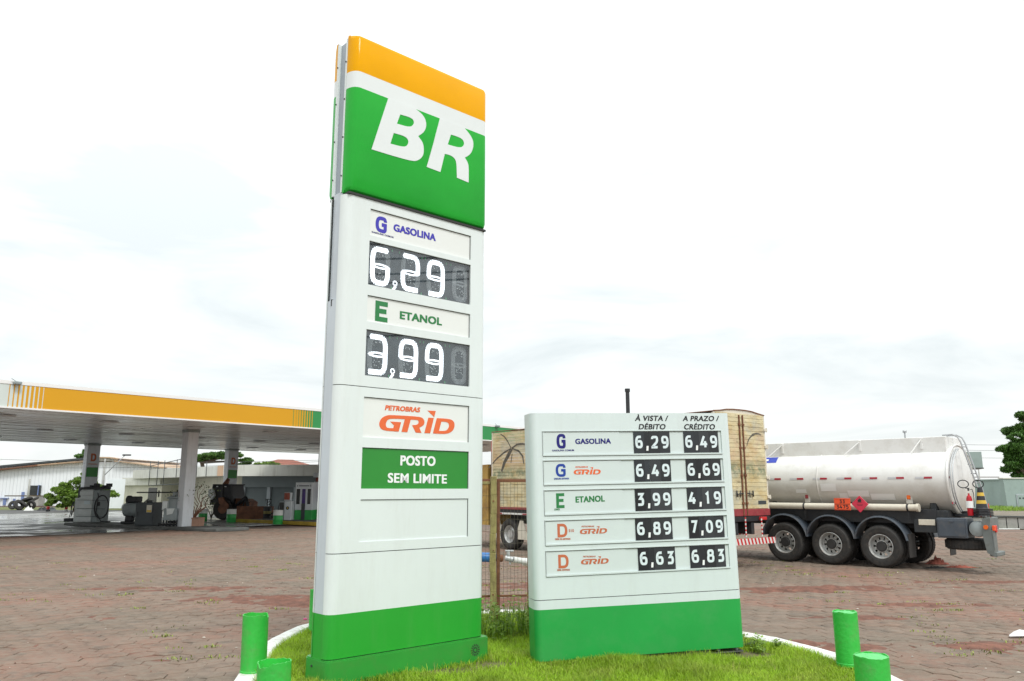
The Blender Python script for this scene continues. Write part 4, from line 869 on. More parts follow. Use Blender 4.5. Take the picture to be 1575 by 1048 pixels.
# ================================================================== BOLLARDS
def bollard(label, x, y, h, r_, tilt=(0, 0), hollow=True, seed=0, z0=.12):
    o = thing('bollard', label, 'bollard', (x, y, z0), rot=(tilt[0], tilt[1], rnd.uniform(0, 6)), group='green pipe bollards round the island')
    rr = random.Random(seed); n = 40; vs = []; b = MB()
    rim = [h + .012 * noise.noise(Vector((math.cos(2 * math.pi * i / n) * 1.5, math.sin(2 * math.pi * i / n) * 1.5, seed * 3.3))) + rr.uniform(-.004, .004) for i in range(n)]
    rim = [q - (.022 if hollow and (seed * 5) % n <= i < (seed * 5) % n + 6 else 0) for i, q in enumerate(rim)]
    lv = [0, .03, .035, .3 * h, .6 * h, .9 * h]
    for L, zz in enumerate(lv + ['rim', 'in', 'deep']):
        for i in range(n):
            a = 2 * math.pi * i / n; q = r_ * (1.03 if L < 2 else 1) * (1 + .012 * noise.noise(Vector((math.cos(a) * 2, math.sin(a) * 2, (zz if isinstance(zz, float) else h) * 3 + seed)))); z = zz
            if zz == 'rim': z = rim[i]
            if zz == 'in': z = rim[i]; q = r_ * .93
            if zz == 'deep': z = h - .10; q = r_ * .93
            vs.append((q * math.cos(a), q * math.sin(a), z))
    b.add(vs, [(L * n + i, L * n + (i + 1) % n, (L + 1) * n + (i + 1) % n, (L + 1) * n + i) for L in range(8) for i in range(n)], 0, True)
    b.build('pipe', 'pipe_green', o, fix=True)
    b = MB(); zt = h - (.055 if hollow else -.004); ring = []
    for k, q in enumerate((.0, .35, .7, .99)):
        m_ = 1 if k == 0 else n
        for i in range(m_): a = 2 * math.pi * i / n; ring.append((r_ * .93 * q * math.cos(a), r_ * .93 * q * math.sin(a), zt + .012 * noise.noise(Vector((q * math.cos(a) * 3, q * math.sin(a) * 3, seed))) - .012 * q))
    f = [(0, 1 + i, 1 + (i + 1) % n) for i in range(n)] + [(1 + k * n + i, 1 + (k + 1) * n + i, 1 + (k + 1) * n + (i + 1) % n, 1 + k * n + (i + 1) % n) for k in range(2) for i in range(n)]
    b.add(ring, f, 0, True); b.build('concrete_fill', 'pipe_fill', o); return o
def bol(label, base, top, r_, **k):
    """base / top are photo pixels of the foot and top centre"""
    B = G(base[0], base[1], .125); T = PLN(top[0], top[1], (0, B.y, 0), (0, 1, 0)); hgt = T.z - B.z; return bollard(label, B.x, B.y, hgt, r_, tilt=(0, math.atan2(T.x - B.x, hgt)), **k)
bol('hollow green pipe bollard with ragged rim on the white kerb at bottom left', (389.5, 1034), (396.5, 944), .128, seed=2, z0=.12)
bol('concrete filled green bollard in front of the hollow one at bottom left', (419, 1115), (422.5, 1012), .132, hollow=True, seed=5, z0=.1)
bol('green bollard mostly hidden behind the left edge of the tall price tower', (489, 969), (491, 906), .12, seed=3)
bol('green bollard on the right kerb with a chipped cap, farther of the pair', (1306, 1023), (1300.5, 940), .125, hollow=False, seed=4)
bol('shorter green bollard nearest the camera at bottom right with cracked cap', (1347, 1100), (1341.5, 1003), .138, hollow=False, seed=6, z0=.1)
bol('broken green bollard stump just showing at the bottom edge of the lawn', (927, 1085), (925, 1043), .085, hollow=False, seed=7, z0=.08)

# ================================================================== FENCE AND GATE BEHIND THE SIGNS
FB = Vector((-.60, 11.62, .0)); fa = R(8); fe = thing('wire_gate', 'rusty steel framed wire mesh gate between the two price signs', 'gate', FB, fa)
def FP(x, y):
    nv = Vector((-math.sin(fa), math.cos(fa), 0)); p = PLN(x, y, FB, nv); q = p - FB; return q.dot(Vector((math.cos(fa), math.sin(fa), 0))), p.z
zt = FP(780, 737)[1]; xa = FP(764.5, 800)[0]; xb = FP(811, 800)[0]; zm = FP(780, 915)[1]
b = MB(); b.bbox(-.25, xb + 1.2, -.02, .02, zt - .045, zt, .004); b.build('top_rail', 'rust', fe)
b = MB(); b.bbox(-.25, xb + 1.2, -.015, .02, zm - .03, zm, .004); b.build('bottom_rail', 'rust', fe)
b = MB(); b.bbox(xb, xb + .04, -.018, .022, .15, zt - .046, .004); b.build('frame_post', 'rust', fe)
b = MB(); b.bbox(xa - .002, xa + .04, -.018, .022, .1, zt - .046, .004); b.build('frame_post', 'rust', fe)
b = MB(); x = -.24; k = 0
while x < xb + 1.1:
    b.cyl((x, .024, .16), (x + rnd.uniform(-.008, .008), .024, zt - .02), .0025, n=4, caps=False); x += .052
z = .2
while z < zt: b.tube([(-.24 + i * .2, .028, z + .01 * math.sin(i * 1.7 + z * 9)) for i in range(12)], .003, n=4); z += .165
b.build('wire_mesh', 'wire', fe, kind='stuff')
po = thing('fence_post', 'weathered yellowish timber post holding the wire gate', 'post', (FB.x + xa * math.cos(fa) - .055, FB.y - .05, 0), fa + .0)
b = MB(); h_ = FP(758, 733)[1]; n_ = 8
for i in range(n_):
    z0_, z1_ = h_ * i / n_, h_ * (i + 1) / n_; dx = .006 * math.sin(i * 1.3); b.bbox(-.04 + dx, .045 + dx, -.035, .04, z0_, z1_ - .0005, .006)
b.build('timber', 'old_wood', po)
b = MB(); b.cyl((.0, -.037, h_ - .35), (.0, -.046, h_ - .35), .012, n=8).cyl((.0, -.037, .5), (.0, -.046, .5), .012, n=8).cyl((.0, -.037, 1.1), (.0, -.046, 1.1), .009, n=8); b.build('nail', 'rust', po)
b = MB(); b.bbox(-.45, 0, -.0, .03, FP(750, 742)[1] - .03, FP(750, 742)[1] + .01, .004); o = b.build('fence_rail', 'old_wood', po)
# pipes with valve
pa = D(735, 857, 13.2); pc = D(775, 859, 13.3); pd = D(840, 869, 13.5)
pt = thing('water_pipe', 'blue and white pipe with valve running behind the wire gate', 'pipe', (pa.x, pa.y, 0))
q = lambda p: (p.x - pa.x, p.y - pa.y, p.z)
m_ = D(762, 858, 13.25)
b = MB(); b.cyl(q(pa), q(m_), .075, n=16); b.build('blue_pipe', 'valve_blue', pt)
b = MB(); b.cyl(q(m_), q(D(772, 859, 13.3)), .06, n=14).cyl(q(D(765, 858, 13.3)), q(D(768, 858, 13.3)), .08, n=12); b.build('coupling', 'rust', pt)
b = MB(); v1 = Vector(q(D(777, 858.5, 13.3))); v2 = Vector(q(D(789, 861, 13.3))); b.cyl(v1, v2, .045, n=12).cyl(v1 + Vector((.05, 0, 0)), v1 + Vector((.05, 0, .10)), .03, n=10).bbox(v1.x + .0, v1.x + .14, v1.y - .02, v1.y + .02, v1.z + .10, v1.z + .125, .006).cyl(v1 + Vector((.08, 0, -.1)), v1 + Vector((.08, 0, 0)), .018, n=8); b.build('valve', 'galv', pt)
b = MB(); b.cyl(v2, q(pd), .05, n=14); vv = Vector(q(D(805, 864, 13.4))); b.cyl(vv, vv + (Vector(q(pd)) - v2).normalized() * .1, .062, n=14); b.build('white_pipe', 'pvc_white', pt)
b = MB(); b.cyl((.02, 0, 0), (.02, 0, .62), .04, n=10).cyl((1.2, .2, 0), (1.2, .2, .6), .04, n=10); b.build('support_stub', 'dark_concrete', pt)

# weeds around the fence
def blades(name, spots, m, label, cat, hmin, hmax, n, spread, wmax=.012, leafy=True, kind=None):
    V = []; F = []; c = 0
    for (sx, sy, sz, sc) in spots:
        for k in range(n):
            a = rnd.uniform(0, 6.28); h = rnd.uniform(hmin, hmax) * sc; l = rnd.uniform(.1, .5) * h; bx, by = sx + rnd.gauss(0, spread), sy + rnd.gauss(0, spread); w_ = rnd.uniform(.3, 1) * wmax
            px_, py_ = -math.sin(a) * w_, math.cos(a) * w_; P = []
            for t in (0, .4, .75, 1.0):
                cx_, cy_, cz_ = bx + math.cos(a) * l * t * t, by + math.sin(a) * l * t * t, sz + h * (t - .25 * t * t * (l / h)); w2 = (1 - t) ** .6
                P.append(((cx_ - px_ * w2, cy_ - py_ * w2, cz_), (cx_ + px_ * w2, cy_ + py_ * w2, cz_)))
            for i in range(3): V += [P[i][0], P[i][1], P[i + 1][1], P[i + 1][0]]; F.append((c, c + 1, c + 2, c + 3)); c += 4
            if leafy and rnd.random() < .6:
                for q in range(7):
                    t = rnd.uniform(.3, 1); cx_, cy_, cz_ = bx + math.cos(a) * l * t * t, by + math.sin(a) * l * t * t, sz + h * (t - .25 * t * t * (l / h)); b2 = rnd.uniform(0, 6.28); L_ = rnd.uniform(.03, .08); w2 = L_ * .28
                    d = Vector((math.cos(b2), math.sin(b2), rnd.uniform(-.2, .7))).normalized() * L_; s_ = Vector((-math.sin(b2), math.cos(b2), 0)) * w2; o_ = Vector((cx_, cy_, cz_))
                    V += [tuple(o_), tuple(o_ + d * .5 - s_), tuple(o_ + d), tuple(o_ + d * .5 + s_)]; F.append((c, c + 1, c + 2, c + 3)); c += 4
    o = npmesh(name, np.array(V), np.array(F), m, None, kind); o['label'] = label; o['category'] = cat; return o
blades('weeds', [(-.42 + i * .13 + rnd.uniform(-.05, .05), rnd.uniform(10.3, 11.5), .07, 1) for i in range(9)], 'weed', 'tangled green weeds growing between the two price signs under the wire gate', 'weeds', .20, .60, 34, .12, .011, True, 'stuff')
blades('tall_weed', [(.36, 11.0, .07, 1.0)], 'weed', 'tallest leafy weed beside the left edge of the low price board', 'weed', .6, .95, 12, .05, .008)
blades('low_weeds', [(D(1160, 990, 10.0).x, 10.0, .08, .8), (3.05, 9.9, .08, .6), (2.85, 9.7, .08, .4)], 'weed', 'sprawling weed at the kerb behind the right foot of the price board', 'weeds', .1, .28, 22, .08, .007, True, 'stuff')
blades('grass_tufts', [(-1.05, 8.0, .07, 1.0), (-.95, 8.1, .07, .8), (-.62, 8.35, .07, .8), (-1.35, 7.85, .07, .7), (-.4, 9.2, .07, .8)], 'grass_blade', 'tall thin grass stalks in front of the tower plinth', 'grass', .12, .36, 7, .06, .0032, False, 'stuff')

# ================================================================== TANKER SEMITRAILER
TO = Vector((9.328, 20.649, 0)); TR = R(-44.785)
tk = thing('tanker_trailer', 'white fuel tanker semitrailer with three axles and an orange hazard plate', 'tanker', TO, TR)
# local: x towards the rear, y away from the camera, z up.  near wheel faces at y = 0
CY, CZ, RA, RB_ = 1.28, 2.16, 1.08, .90
def ell(t, k=1.0): return (CY + RA * k * math.cos(t), CZ + RB_ * k * math.sin(t))
n = 48; XR = 1.62; XF = -9.2; vs = []; b = MB(); stn = [(XF - .25, .5), (XF - .18, .8), (XF, 1.0)] + [(x, 1.0) for x in np.linspace(XF + .6, XR - .02, 10)] + [(XR, .995), (XR + .02, .97)]
for x, k in stn:
    for i in range(n): y, z = ell(2 * math.pi * i / n, k); vs.append((x, y, z))
K = len(stn)
b.add(vs, [(j * n + i, j * n + (i + 1) % n, (j + 1) * n + (i + 1) % n, (j + 1) * n + i) for j in range(K - 1) for i in range(n)], 0, True)
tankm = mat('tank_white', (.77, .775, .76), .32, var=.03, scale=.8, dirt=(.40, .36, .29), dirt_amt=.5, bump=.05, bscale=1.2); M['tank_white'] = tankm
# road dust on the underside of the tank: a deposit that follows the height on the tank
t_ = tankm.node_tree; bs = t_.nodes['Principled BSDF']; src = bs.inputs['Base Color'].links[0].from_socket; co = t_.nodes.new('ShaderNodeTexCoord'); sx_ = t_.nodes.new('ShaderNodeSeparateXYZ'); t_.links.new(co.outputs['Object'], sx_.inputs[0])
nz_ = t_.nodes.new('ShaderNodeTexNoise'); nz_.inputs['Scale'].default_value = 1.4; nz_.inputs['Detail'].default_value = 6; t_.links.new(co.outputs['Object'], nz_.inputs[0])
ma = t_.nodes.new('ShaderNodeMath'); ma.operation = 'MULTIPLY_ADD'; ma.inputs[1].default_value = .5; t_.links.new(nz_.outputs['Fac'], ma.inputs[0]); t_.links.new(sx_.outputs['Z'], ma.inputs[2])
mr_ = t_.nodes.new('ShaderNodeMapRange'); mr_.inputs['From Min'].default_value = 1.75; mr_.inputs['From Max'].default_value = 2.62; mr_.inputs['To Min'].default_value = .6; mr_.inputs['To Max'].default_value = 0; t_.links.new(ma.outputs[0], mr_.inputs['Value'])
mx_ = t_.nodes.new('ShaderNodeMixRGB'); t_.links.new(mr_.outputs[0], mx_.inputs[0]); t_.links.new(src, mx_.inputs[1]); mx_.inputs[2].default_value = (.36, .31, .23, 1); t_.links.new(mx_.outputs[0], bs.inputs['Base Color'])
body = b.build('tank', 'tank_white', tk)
b = MB(); ring = [ell(2 * math.pi * i / n, .97) for i in range(n)]; vs = []
for x, k in ((XR + .02, .97), (XR + .06, .8), (XR + .085, .45)):
    for i in range(n): y, z = ell(2 * math.pi * i / n, k); vs.append((x, y, z))
b.add(vs, [(j * n + i, j * n + (i + 1) % n, (j + 1) * n + (i + 1) % n, (j + 1) * n + i) for j in range(2) for i in range(n)], 0, True); b.add(vs, [tuple(range(2 * n, 3 * n))], 0, True); b.build('end_dish', 'tank_white', tk)
for x in (-1.62, -4.3, -6.9):
    b = MB(); pts = [(x,) + ell(2 * math.pi * i / n, 1.004) for i in range(n)]; b.tube(pts, .018, n=6, closed=True); b.build('weld_band', 'tank_white', body)
b = MB(); pts = [(XR + .02,) + ell(2 * math.pi * i / n, 1.0) for i in range(n)]; b.tube(pts, .028, n=8, closed=True); b.build('end_ring', 'tank_white', body)
# top walkway coaming
b = MB(); b.bbox(XF + .4, XR - .05, .62, .68, 2.78, 3.26, .01); b.bbox(XF + .4, XR - .05, 1.88, 1.94, 2.78, 3.26, .01); b.bbox(XF + .4, XF + .46, .69, 1.87, 2.93, 3.26, .01); b.bbox(XR - .11, XR - .05, .69, 1.87, 2.85, 3.26, .01); b.build('walkway_coaming', 'tank_white', tk)
b = MB(); b.bbox(XF + .5, XR - .15, .70, 1.86, 2.98, 3.02, .005); b.build('walkway', 'galv', tk)
for x in (-2.75, -.55, 1.0, -5.0, -7.2):
    b = MB(); b.cyl((x, .60, 3.2), (x - .35 if x < 1 else x - .2, .40, 2.86), .016, n=8).bbox(x - .03, x + .03, .585, .618, 2.96, 3.24, .004); b.build('brace', 'tank_white', tk)
for x in (-3.0, .1): b = MB(); b.lathe([(0, 3.16), (.25, 3.16), (.25, 3.24), (.2, 3.29), (0, 3.3)], n=20, T=Matrix.Translation((x, 1.28, 0))); b.build('manhole', 'galv', tk)
b = MB(); b.cyl((.4, 1.28, 3.25), (.4, 1.28, 3.48), .02, n=8).cyl((.4, 1.28, 3.44), (.4, 1.28, 3.5), .05, n=10); b.build('vent_pipe', 'steel', tk)
# tank decals follow the curved wall
def on_tank(x, z, w_, h_, m, name='decal', off=.004, parent=None):
    b = MB(); k = 5; vs = []
    for i in range(k + 1):
        zz = z - h_ / 2 + h_ * i / k; s_ = max(-1, min(1, (zz - CZ) / RB_)); y = CY - (RA + off) * math.sqrt(1 - s_ * s_)
        vs += [(x - w_ / 2, y - off, zz), (x + w_ / 2, y - off, zz)]
    b.add(vs, [(2 * i, 2 * i + 1, 2 * i + 3, 2 * i + 2) for i in range(k)], 0, True); return b.build(name, m, parent or body, fix=False)
mk('patch_white', (.76, .76, .75), .35, var=.03)
for i in range(16):
    x = 1.12 - i * .66; rz = 2.235
    on_tank(x - .11, rz, .2, .05, 'reflect_white', 'reflector'); on_tank(x + .09, rz, .19, .05, 'reflect_red', 'reflector')
for x, z, w_, h_ in ((-1.32, 2.0, .42, .2), (-.55, 1.84, .55, .16), (.05, 1.76, .6, .16), (-.95, 1.78, .22, .14), (-2.1, 1.9, .3, .1)): on_tank(x, z, w_, h_, 'patch_white', 'paint_patch', .005)
on_tank(-3.15, 2.78, .55, .16, 'decal_blue', 'company_decal'); on_tank(-3.22, 2.78, .18, .05, 'letter_white', 'company_decal', .008); on_tank(-3.28, 2.46, .25, .05, 'red_paint', 'decal')
for x, col in ((-1.98, 'maroon'), (.68, 'lamp_orange')):
    y = .33; b = MB(); b.bbox(x - .08, x + .08, y - .02, y + .10, 1.58, 1.86, .02); pd_ = b.build('lamp_bracket', 'tank_white', tk); b = MB(); b.bbox(x - .045, x + .045, y - .045, y - .021, 1.70, 1.81, .012); b.build('marker_lamp', col, tk)
for dx, dz in ((.02, 0), (.02, -.62)):
    for k in range(3): 
        a = math.pi - .30 + k * .0; b = MB(); yy, zz = CY - RA * (.86 - .09 * k), 2.24 + dz; b.box(XR + .045 + .004 * k, XR + .05 + .004 * k + .006, yy - .04, yy + .04, zz - .025, zz + .025); b.build('end_reflector', 'reflect_red' if k % 2 == 0 else 'reflect_white', tk)
# hose tube
b = MB(); b.cyl((-9, .14, 1.50), (.93, .14, 1.50), .085, n=20); b.build('hose_tube', 'tube_cream', tk)
b = MB(); b.cyl((.90, .14, 1.50), (.965, .14, 1.50), .10, n=20); b.build('hose_tube_cap', 'tube_cream', tk)
for x in (-1.98, .70, -4.6, -7): b = MB(); b.lathe([(.088, x - .02), (.098, x - .02), (.098, x + .02), (.088, x + .02)], 'x', 20, T=Matrix.Translation((0, .14, 1.50))); b.bbox(x - .02, x + .02, .13, .17, 1.2, 1.41, .004); b.build('tube_strap', 'black_paint', tk)
# hazard plates
b = MB(); b.bbox(-1.09, -.66, -.035, -.02, 1.41, 1.72, .006); hp = b.build('hazard_plate', 'placard_orange', tk, label='orange hazard plate reading 33 over 3475')
b = MB(); b.box(-1.075, -.675, -.0375, -.0355, 1.562, 1.572).box(-1.075, -.675, -.0375, -.0355, 1.424, 1.430).box(-1.075, -.675, -.0375, -.0355, 1.700, 1.706); b.build('plate_line', 'letter_black', hp)
text(hp, '33', (-.945, 1.59), (-.80, 1.59), .095, .02, 'letter_black', y=-.0365); text(hp, '3475', (-1.03, 1.45), (-.715, 1.45), .095, .02, 'letter_black', y=-.0365)
T = Matrix.Translation((-.41, 0, 1.575)) @ Matrix.Rotation(R(45), 4, 'Y'); b = MB(); b.bbox(-.155, .155, -.055, -.042, -.155, .155, .006, T=T); dp = b.build('flammable_placard', 'placard_red', tk, label='red diamond flammable liquid placard')
b = MB(); fl = [(-.045, -.03), (-.05, .01), (-.03, .05), (-.025, .02), (.0, .085), (.01, .04), (.03, .055), (.045, .01), (.035, -.03)]; b.prism([(x - .41, z + 1.655) for x, z in fl], -.0575, -.0555, axis='y').box(-.47, -.35, -.0575, -.0555, 1.605, 1.612).box(-.49, -.33, -.0575, -.0555, 1.555, 1.563).box(-.475, -.345, -.0575, -.0555, 1.53, 1.538); b.build('flame_symbol', 'letter_black', dp)
# chassis
b = MB(); b.bbox(-9.1, 1.5, .55, .70, .98, 1.28, .01); b.bbox(-9.1, 1.5, 1.86, 2.01, .98, 1.28, .01); b.bbox(-9.0, 1.55, .30, 2.26, 1.26, 1.44, .02)
for x in (-8, -6, -4.4, -3.2, -1.9, -.6, .75, 1.45): b.bbox(x - .05, x + .05, .71, 1.85, 1.0, 1.2, .005)
for x in (-8.6, -5.5, -3.0, -.8, 1.2): b.bbox(x - .08, x + .08, .42, 2.14, 1.42, 1.7, .02)
b.build('chassis', 'chassis', tk)
b = MB(); b.bbox(-3.4, 1.3, .28, .34, 1.10, 1.46, .01); b.build('side_skirt', 'black_paint', tk)
b = MB(); b.bbox(.78, 1.3, .20, .27, .90, 1.22, .01); b.build('valve_cabinet', 'chassis', tk)
b = MB(); b.bbox(.90, 1.28, .178, .196, 1.08, 1.22, .006); b.build('data_plate', 'tube_cream', tk)
# wheels
def wheel(px_, far=False):
    b = MB(); b.cyl((0, .02, 0), (0, .55, 0), .16, n=14); 
    b.cyl((0, .02, 0), (0, -.06 + .04, 0), .13, n=18).cyl((0, -.02, 0), (0, -.035, 0), .115, .10, n=18)
    hub = b.build('wheel', 'wheel_hub', tk); hub.location = (px_, .09 if not far else 2.47, .525)
    if far: hub.rotation_euler = (0, 0, math.pi)
    prof = [(.29, -.065), (.33, -.085), (.40, -.095), (.475, -.085), (.50, -.06), (.52, -.03), (.522, .0), (.522, .16), (.50, .20), (.45, .215), (.33, .19), (.29, .17)]
    for y0 in (0.0, .30):
        b = MB(); b.lathe(prof, 'y', 48, T=Matrix.Translation((0, y0, 0)))
        for k in range(48):
            a = 2 * math.pi * k / 48; T = Matrix.Rotation(a, 4, 'Y') @ Matrix.Translation((.5215, y0, 0)); b.box(-.004, .006, -.02, .075, -.022, .022, 0, T).box(-.004, .006, .085, .18, -.010, .034, 0, T)
        for rr in (.44, .36): b.lathe([(rr - .004, -.098 if rr > .4 else -.091), (rr, -.101 if rr > .4 else -.094), (rr + .004, -.098 if rr > .4 else -.090)], 'y', 48, T=Matrix.Translation((0, y0, 0)))
        ty = b.build('tyre', 'rubber', hub)
    # outer rim: deep dish turned outward lip, disc with hand holes
    b = MB(); b.lathe([(.300, .15), (.297, -.05), (.305, -.072), (.292, -.080), (.280, -.060), (.272, -.01), (.262, .06), (.235, .085)], 'y', 40)
    ring = []; ny = .085; nn = 40
    b.lathe([(.170, .045), (.150, .02), (.125, .015)], 'y', 40); 
    for k in range(10):      # disc spokes between the hand holes
        a0, a1 = 2 * math.pi * (k + .18) / 10, 2 * math.pi * (k + .82) / 10; vs = []
        for a in np.linspace(a0, a1, 4): vs += [(.170 * math.cos(a), .045, .170 * math.sin(a)), (.237 * math.cos(a), .086, .237 * math.sin(a))]
        b.add(vs, [(2 * i, 2 * i + 1, 2 * i + 3, 2 * i + 2) for i in range(3)], 0, True)
    b.build('rim', 'rim_silver', hub)
    b = MB()
    for k in range(10): a = 2 * math.pi * (k + .5) / 10; b.cyl((.148 * math.cos(a), .03, .148 * math.sin(a)), (.148 * math.cos(a), -.012, .148 * math.sin(a)), .014, n=8)
    b.build('wheel_nut', 'rim_silver', hub, kind='stuff'); return hub
w0 = wheel(-.0); xs_w = [-1.29, -2.57]
for x in xs_w: c_ = copy_tree(w0, tk); c_.location.x = x; c_.rotation_euler.y = rnd.uniform(0, 6)
for x in (0, -1.29, -2.57): c_ = copy_tree(w0, tk); c_.location = (x, 2.47, .525); c_.rotation_euler = (0, rnd.uniform(0, 3), math.pi)
for x in (0, -1.29, -2.57): b = MB(); b.cyl((x, .5, .525), (x, 2.06, .525), .08, n=12); b.bbox(x - .3, x + .55, .58, .66, .6, .68, .01); b.bbox(x - .3, x + .55, 1.9, 1.98, .6, .68, .01); b.build('axle', 'chassis', tk)
def fender(x, y0):
    b = MB(); vs = []; A0, A1, n = R(8), R(172), 18
    prof = [(.64, y0), (.655, y0 - .015), (.685, y0), (.70, y0 + .06), (.685, y0 + .12), (.70, y0 + .2), (.685, y0 + .28), (.70, y0 + .36), (.685, y0 + .48), (.66, y0 + .52), (.655, y0 + .3), (.655, y0 + .1), (.64, y0)]
    pts = []
    for i in range(n + 1):
        a = A0 + (A1 - A0) * i / n
        for r_, y in prof:
            X = r_ * math.cos(a) * .98; Z = .60 + r_ * math.sin(a) * 1.0
            vs.append((x + X, y, Z if Z < 1.22 else 1.22 + (Z - 1.22) * .9))
    P = len(prof); b.add(vs, [(i * P + j, i * P + j + 1, (i + 1) * P + j + 1, (i + 1) * P + j) for i in range(n) for j in range(P - 1)], 0, True); b.build('fender', 'fender_grey', tk)
    b = MB(); b.bbox(x - .02, x + .02, y0 + .2, .6 if y0 < 1 else 2.0, 1.20, 1.24, .004); b.build('fender_bracket', 'chassis', tk)
for x in (0, -1.29, -2.57): fender(x, .01); fender(x, 2.02)
for x in (.66,): b = MB(); b.bbox(x, x + .02, .05, .50, .28, .86, .004); b.build('mud_flap', 'rubber', tk); b = MB(); b.bbox(x + .35, x + .37, 2.0, 2.45, .25, .95, .004); b.build('mud_flap', 'rubber', tk)
# rear: toolbox, spare wheel, air tank, bumper, ladder, hoses
b = MB(); b.bbox(1.36, 2.02, .02, .60, .80, 1.27, .015); tb = b.build('tool_box', 'fender_grey', tk)
b = MB(); b.bbox(1.40, 1.98, .002, .018, .84, 1.23, .006).bbox(1.66, 1.74, -.012, .0015, 1.17, 1.22, .004); b.build('tool_box_door', 'fender_grey', tb)
b = MB(); b.lathe([(.28, -.12), (.34, -.135), (.47, -.125), (.515, -.08), (.52, 0), (.515, .08), (.47, .125), (.34, .135), (.28, .12), (.28, -.12)], 'z', 40)
for k in range(44): a = 2 * math.pi * k / 44; T = Matrix.Rotation(a, 4, 'Z'); b.box(.512, .524, -.022, .022, -.09, .09, 0, T)
sw = b.build('spare_tyre', 'rubber', tk, loc=(1.86, .66, .65))
b = MB(); b.lathe([(.30, .1), (.28, -.08), (.2, -.06), (.1, .0), (0, .0)], 'z', 32); b.build('spare_rim', 'rim_silver', sw)
b = MB(); b.lathe([(0, -.02), (.1, 0), (.17, .03), (.185, .08), (.185, .6), (.17, .65), (0, .68)], 'y', 28); b.build('air_tank', 'machine_grey', tk, loc=(2.22, .04, 1.03))
b = MB(); b.bbox(2.42, 2.52, .03, .72, 1.02, 1.30, .01); b.bbox(1.5, 2.42, .58, .70, 1.0, 1.2, .01); b.build('rear_frame', 'tail_grey', tk)
b = MB(); b.bbox(2.50, 2.56, .03, .30, .46, 1.02, .01, T=None); b.bbox(2.44, 2.60, .03, .70, .42, .52, .015); b.build('rear_bumper', 'tail_grey', tk)
b = MB(); b.prism([(2.36, 1.28), (2.50, 1.28), (2.54, .56), (2.58, .40), (2.40, .50), (2.34, .9)], .0, .025, axis='y'); b.build('bumper_side_plate', 'tail_grey', tk)
for y in (.16,):
    b = MB(); b.bbox(2.562, 2.60, y, y + .10, .96, 1.12, .01); b.build('tail_lamp', 'red_paint', tk)
b = MB(); b.cyl((2.43, .03, 1.08), (2.43, -.03, 1.08), .05, n=16); b.build('side_lamp', 'lamp_orange', tk)
b = MB(); b.bbox(2.545, 2.61, .03, .10, 1.0, 1.12, .01); b.build('corner_lamp', 'placard_orange', tk)
for x in (2.26, 2.46): b = MB(); b.cyl((x, .35, 1.3), (x - .02, .35, 1.62), .012, n=6); b.build('marker_rod', 'red_paint', tk)
# ladder from the walkway down to the rear frame
b = MB()
rail = [(1.45, 3.30), (1.68, 3.31), (1.80, 3.24), (1.86, 3.1), (2.14, 1.95), (2.24, 1.3)]
for y in (.82, 1.16): b.tube([(x, y, z) for x, z in rail], .018, n=8)
for k in range(7): t = k / 7; x, z = 1.88 + .32 * t, 3.0 - 1.55 * t; b.cyl((x, .82, z), (x, 1.16, z), .012, n=8)
b.build('ladder', 'steel', tk)
b = MB()
for dx in (.08, .13): b.tube([(XR + dx,) + ell(math.pi * (1.0 - .38) + t_ * math.pi * .80, .93) for t_ in np.linspace(-.02, 1, 18)], .016, n=8)
b.build('rear_hose', 'galv', tk)
b = MB(); b.bbox(1.55, 2.1, .75, 1.25, 1.28, 1.36, .01); b.cyl((1.85, .95, 1.36), (1.85, .95, 1.42), .16, n=16); b.build('discharge_valve', 'black_paint', tk)
# extinguishers, hose loops and cones carried on the tail
b = MB(); b.lathe([(0, 0), (.075, 0), (.08, .03), (.08, .42), (.06, .50), (.025, .53), (.025, .58), (0, .58)], 'z', 20); ex_ = b.build('tank_body', 'extinguisher', None)
ex_.scale = (.8, .8, .9)
exr = thing('fire_extinguisher', 'red fire extinguisher standing on the tail of the tanker', 'extinguisher', tuple(TO + Matrix.Rotation(TR, 3, 'Z') @ Vector((2.10, .14, 1.335)))); ex_.parent = exr
b = MB(); b.cyl((0, 0, .58), (0, 0, .63), .018, n=8).box(-.06, .03, -.008, .008, .63, .65).tube([(.02, 0, .6), (.09, 0, .62), (.12, 0, .5), (.1, 0, .2)], .009, n=6); b.build('handle', 'black_paint', exr); b = MB(); b.lathe([(.0812, .18), (.0812, .34)], 'z', 20); b.build('label_band', 'letter_white', exr)
co_p = TO + Matrix.Rotation(TR, 3, 'Z') @ Vector((2.33, .22, 1.335))
cn = thing('traffic_cone', 'stack of black and yellow traffic cones standing on the tail of the tanker', 'traffic cones', tuple(co_p))
b = MB()
for k in range(5): b.bbox(-.17, .17, -.17, .17, .035 * k, .035 * k + .028, .008); b.lathe([(.13, .035 * k + .028), (.12, .035 * k + .06)], 'z', 20)
b.build('cone_base', 'black_paint', cn)
for k, (z0_, z1_) in enumerate(((.20, .28), (.28, .36), (.36, .46), (.46, .54), (.54, .66))):
    rr = lambda z: .125 - (z - .18) * .16; b = MB(); b.lathe([(rr(z0_), z0_), (rr(z1_), z1_)] + ([(0, z1_)] if k == 4 else []), 'z', 24); b.build('cone_band', 'cone_yellow' if k % 2 else 'black_paint', cn)
b = MB()
for sx_, cx_ in ((1, .16), (-1, -.20)): b.tube([(cx_ + .13 * math.cos(a), -.02, .72 + .09 * math.sin(a)) for a in np.linspace(0, 2 * math.pi, 20)[:-1]], .012, n=6, closed=True)
hl = b.build('hose_loop', 'black_paint', None); hl.parent = exr; hl.location = (.08, 0, .02)

# ================================================================== BOX TRUCK
CO_ = Vector((5.087, 20.0, 0)); TA = math.atan2(math.sin(R(90 + 37.5)), math.cos(R(90 + 37.5)))
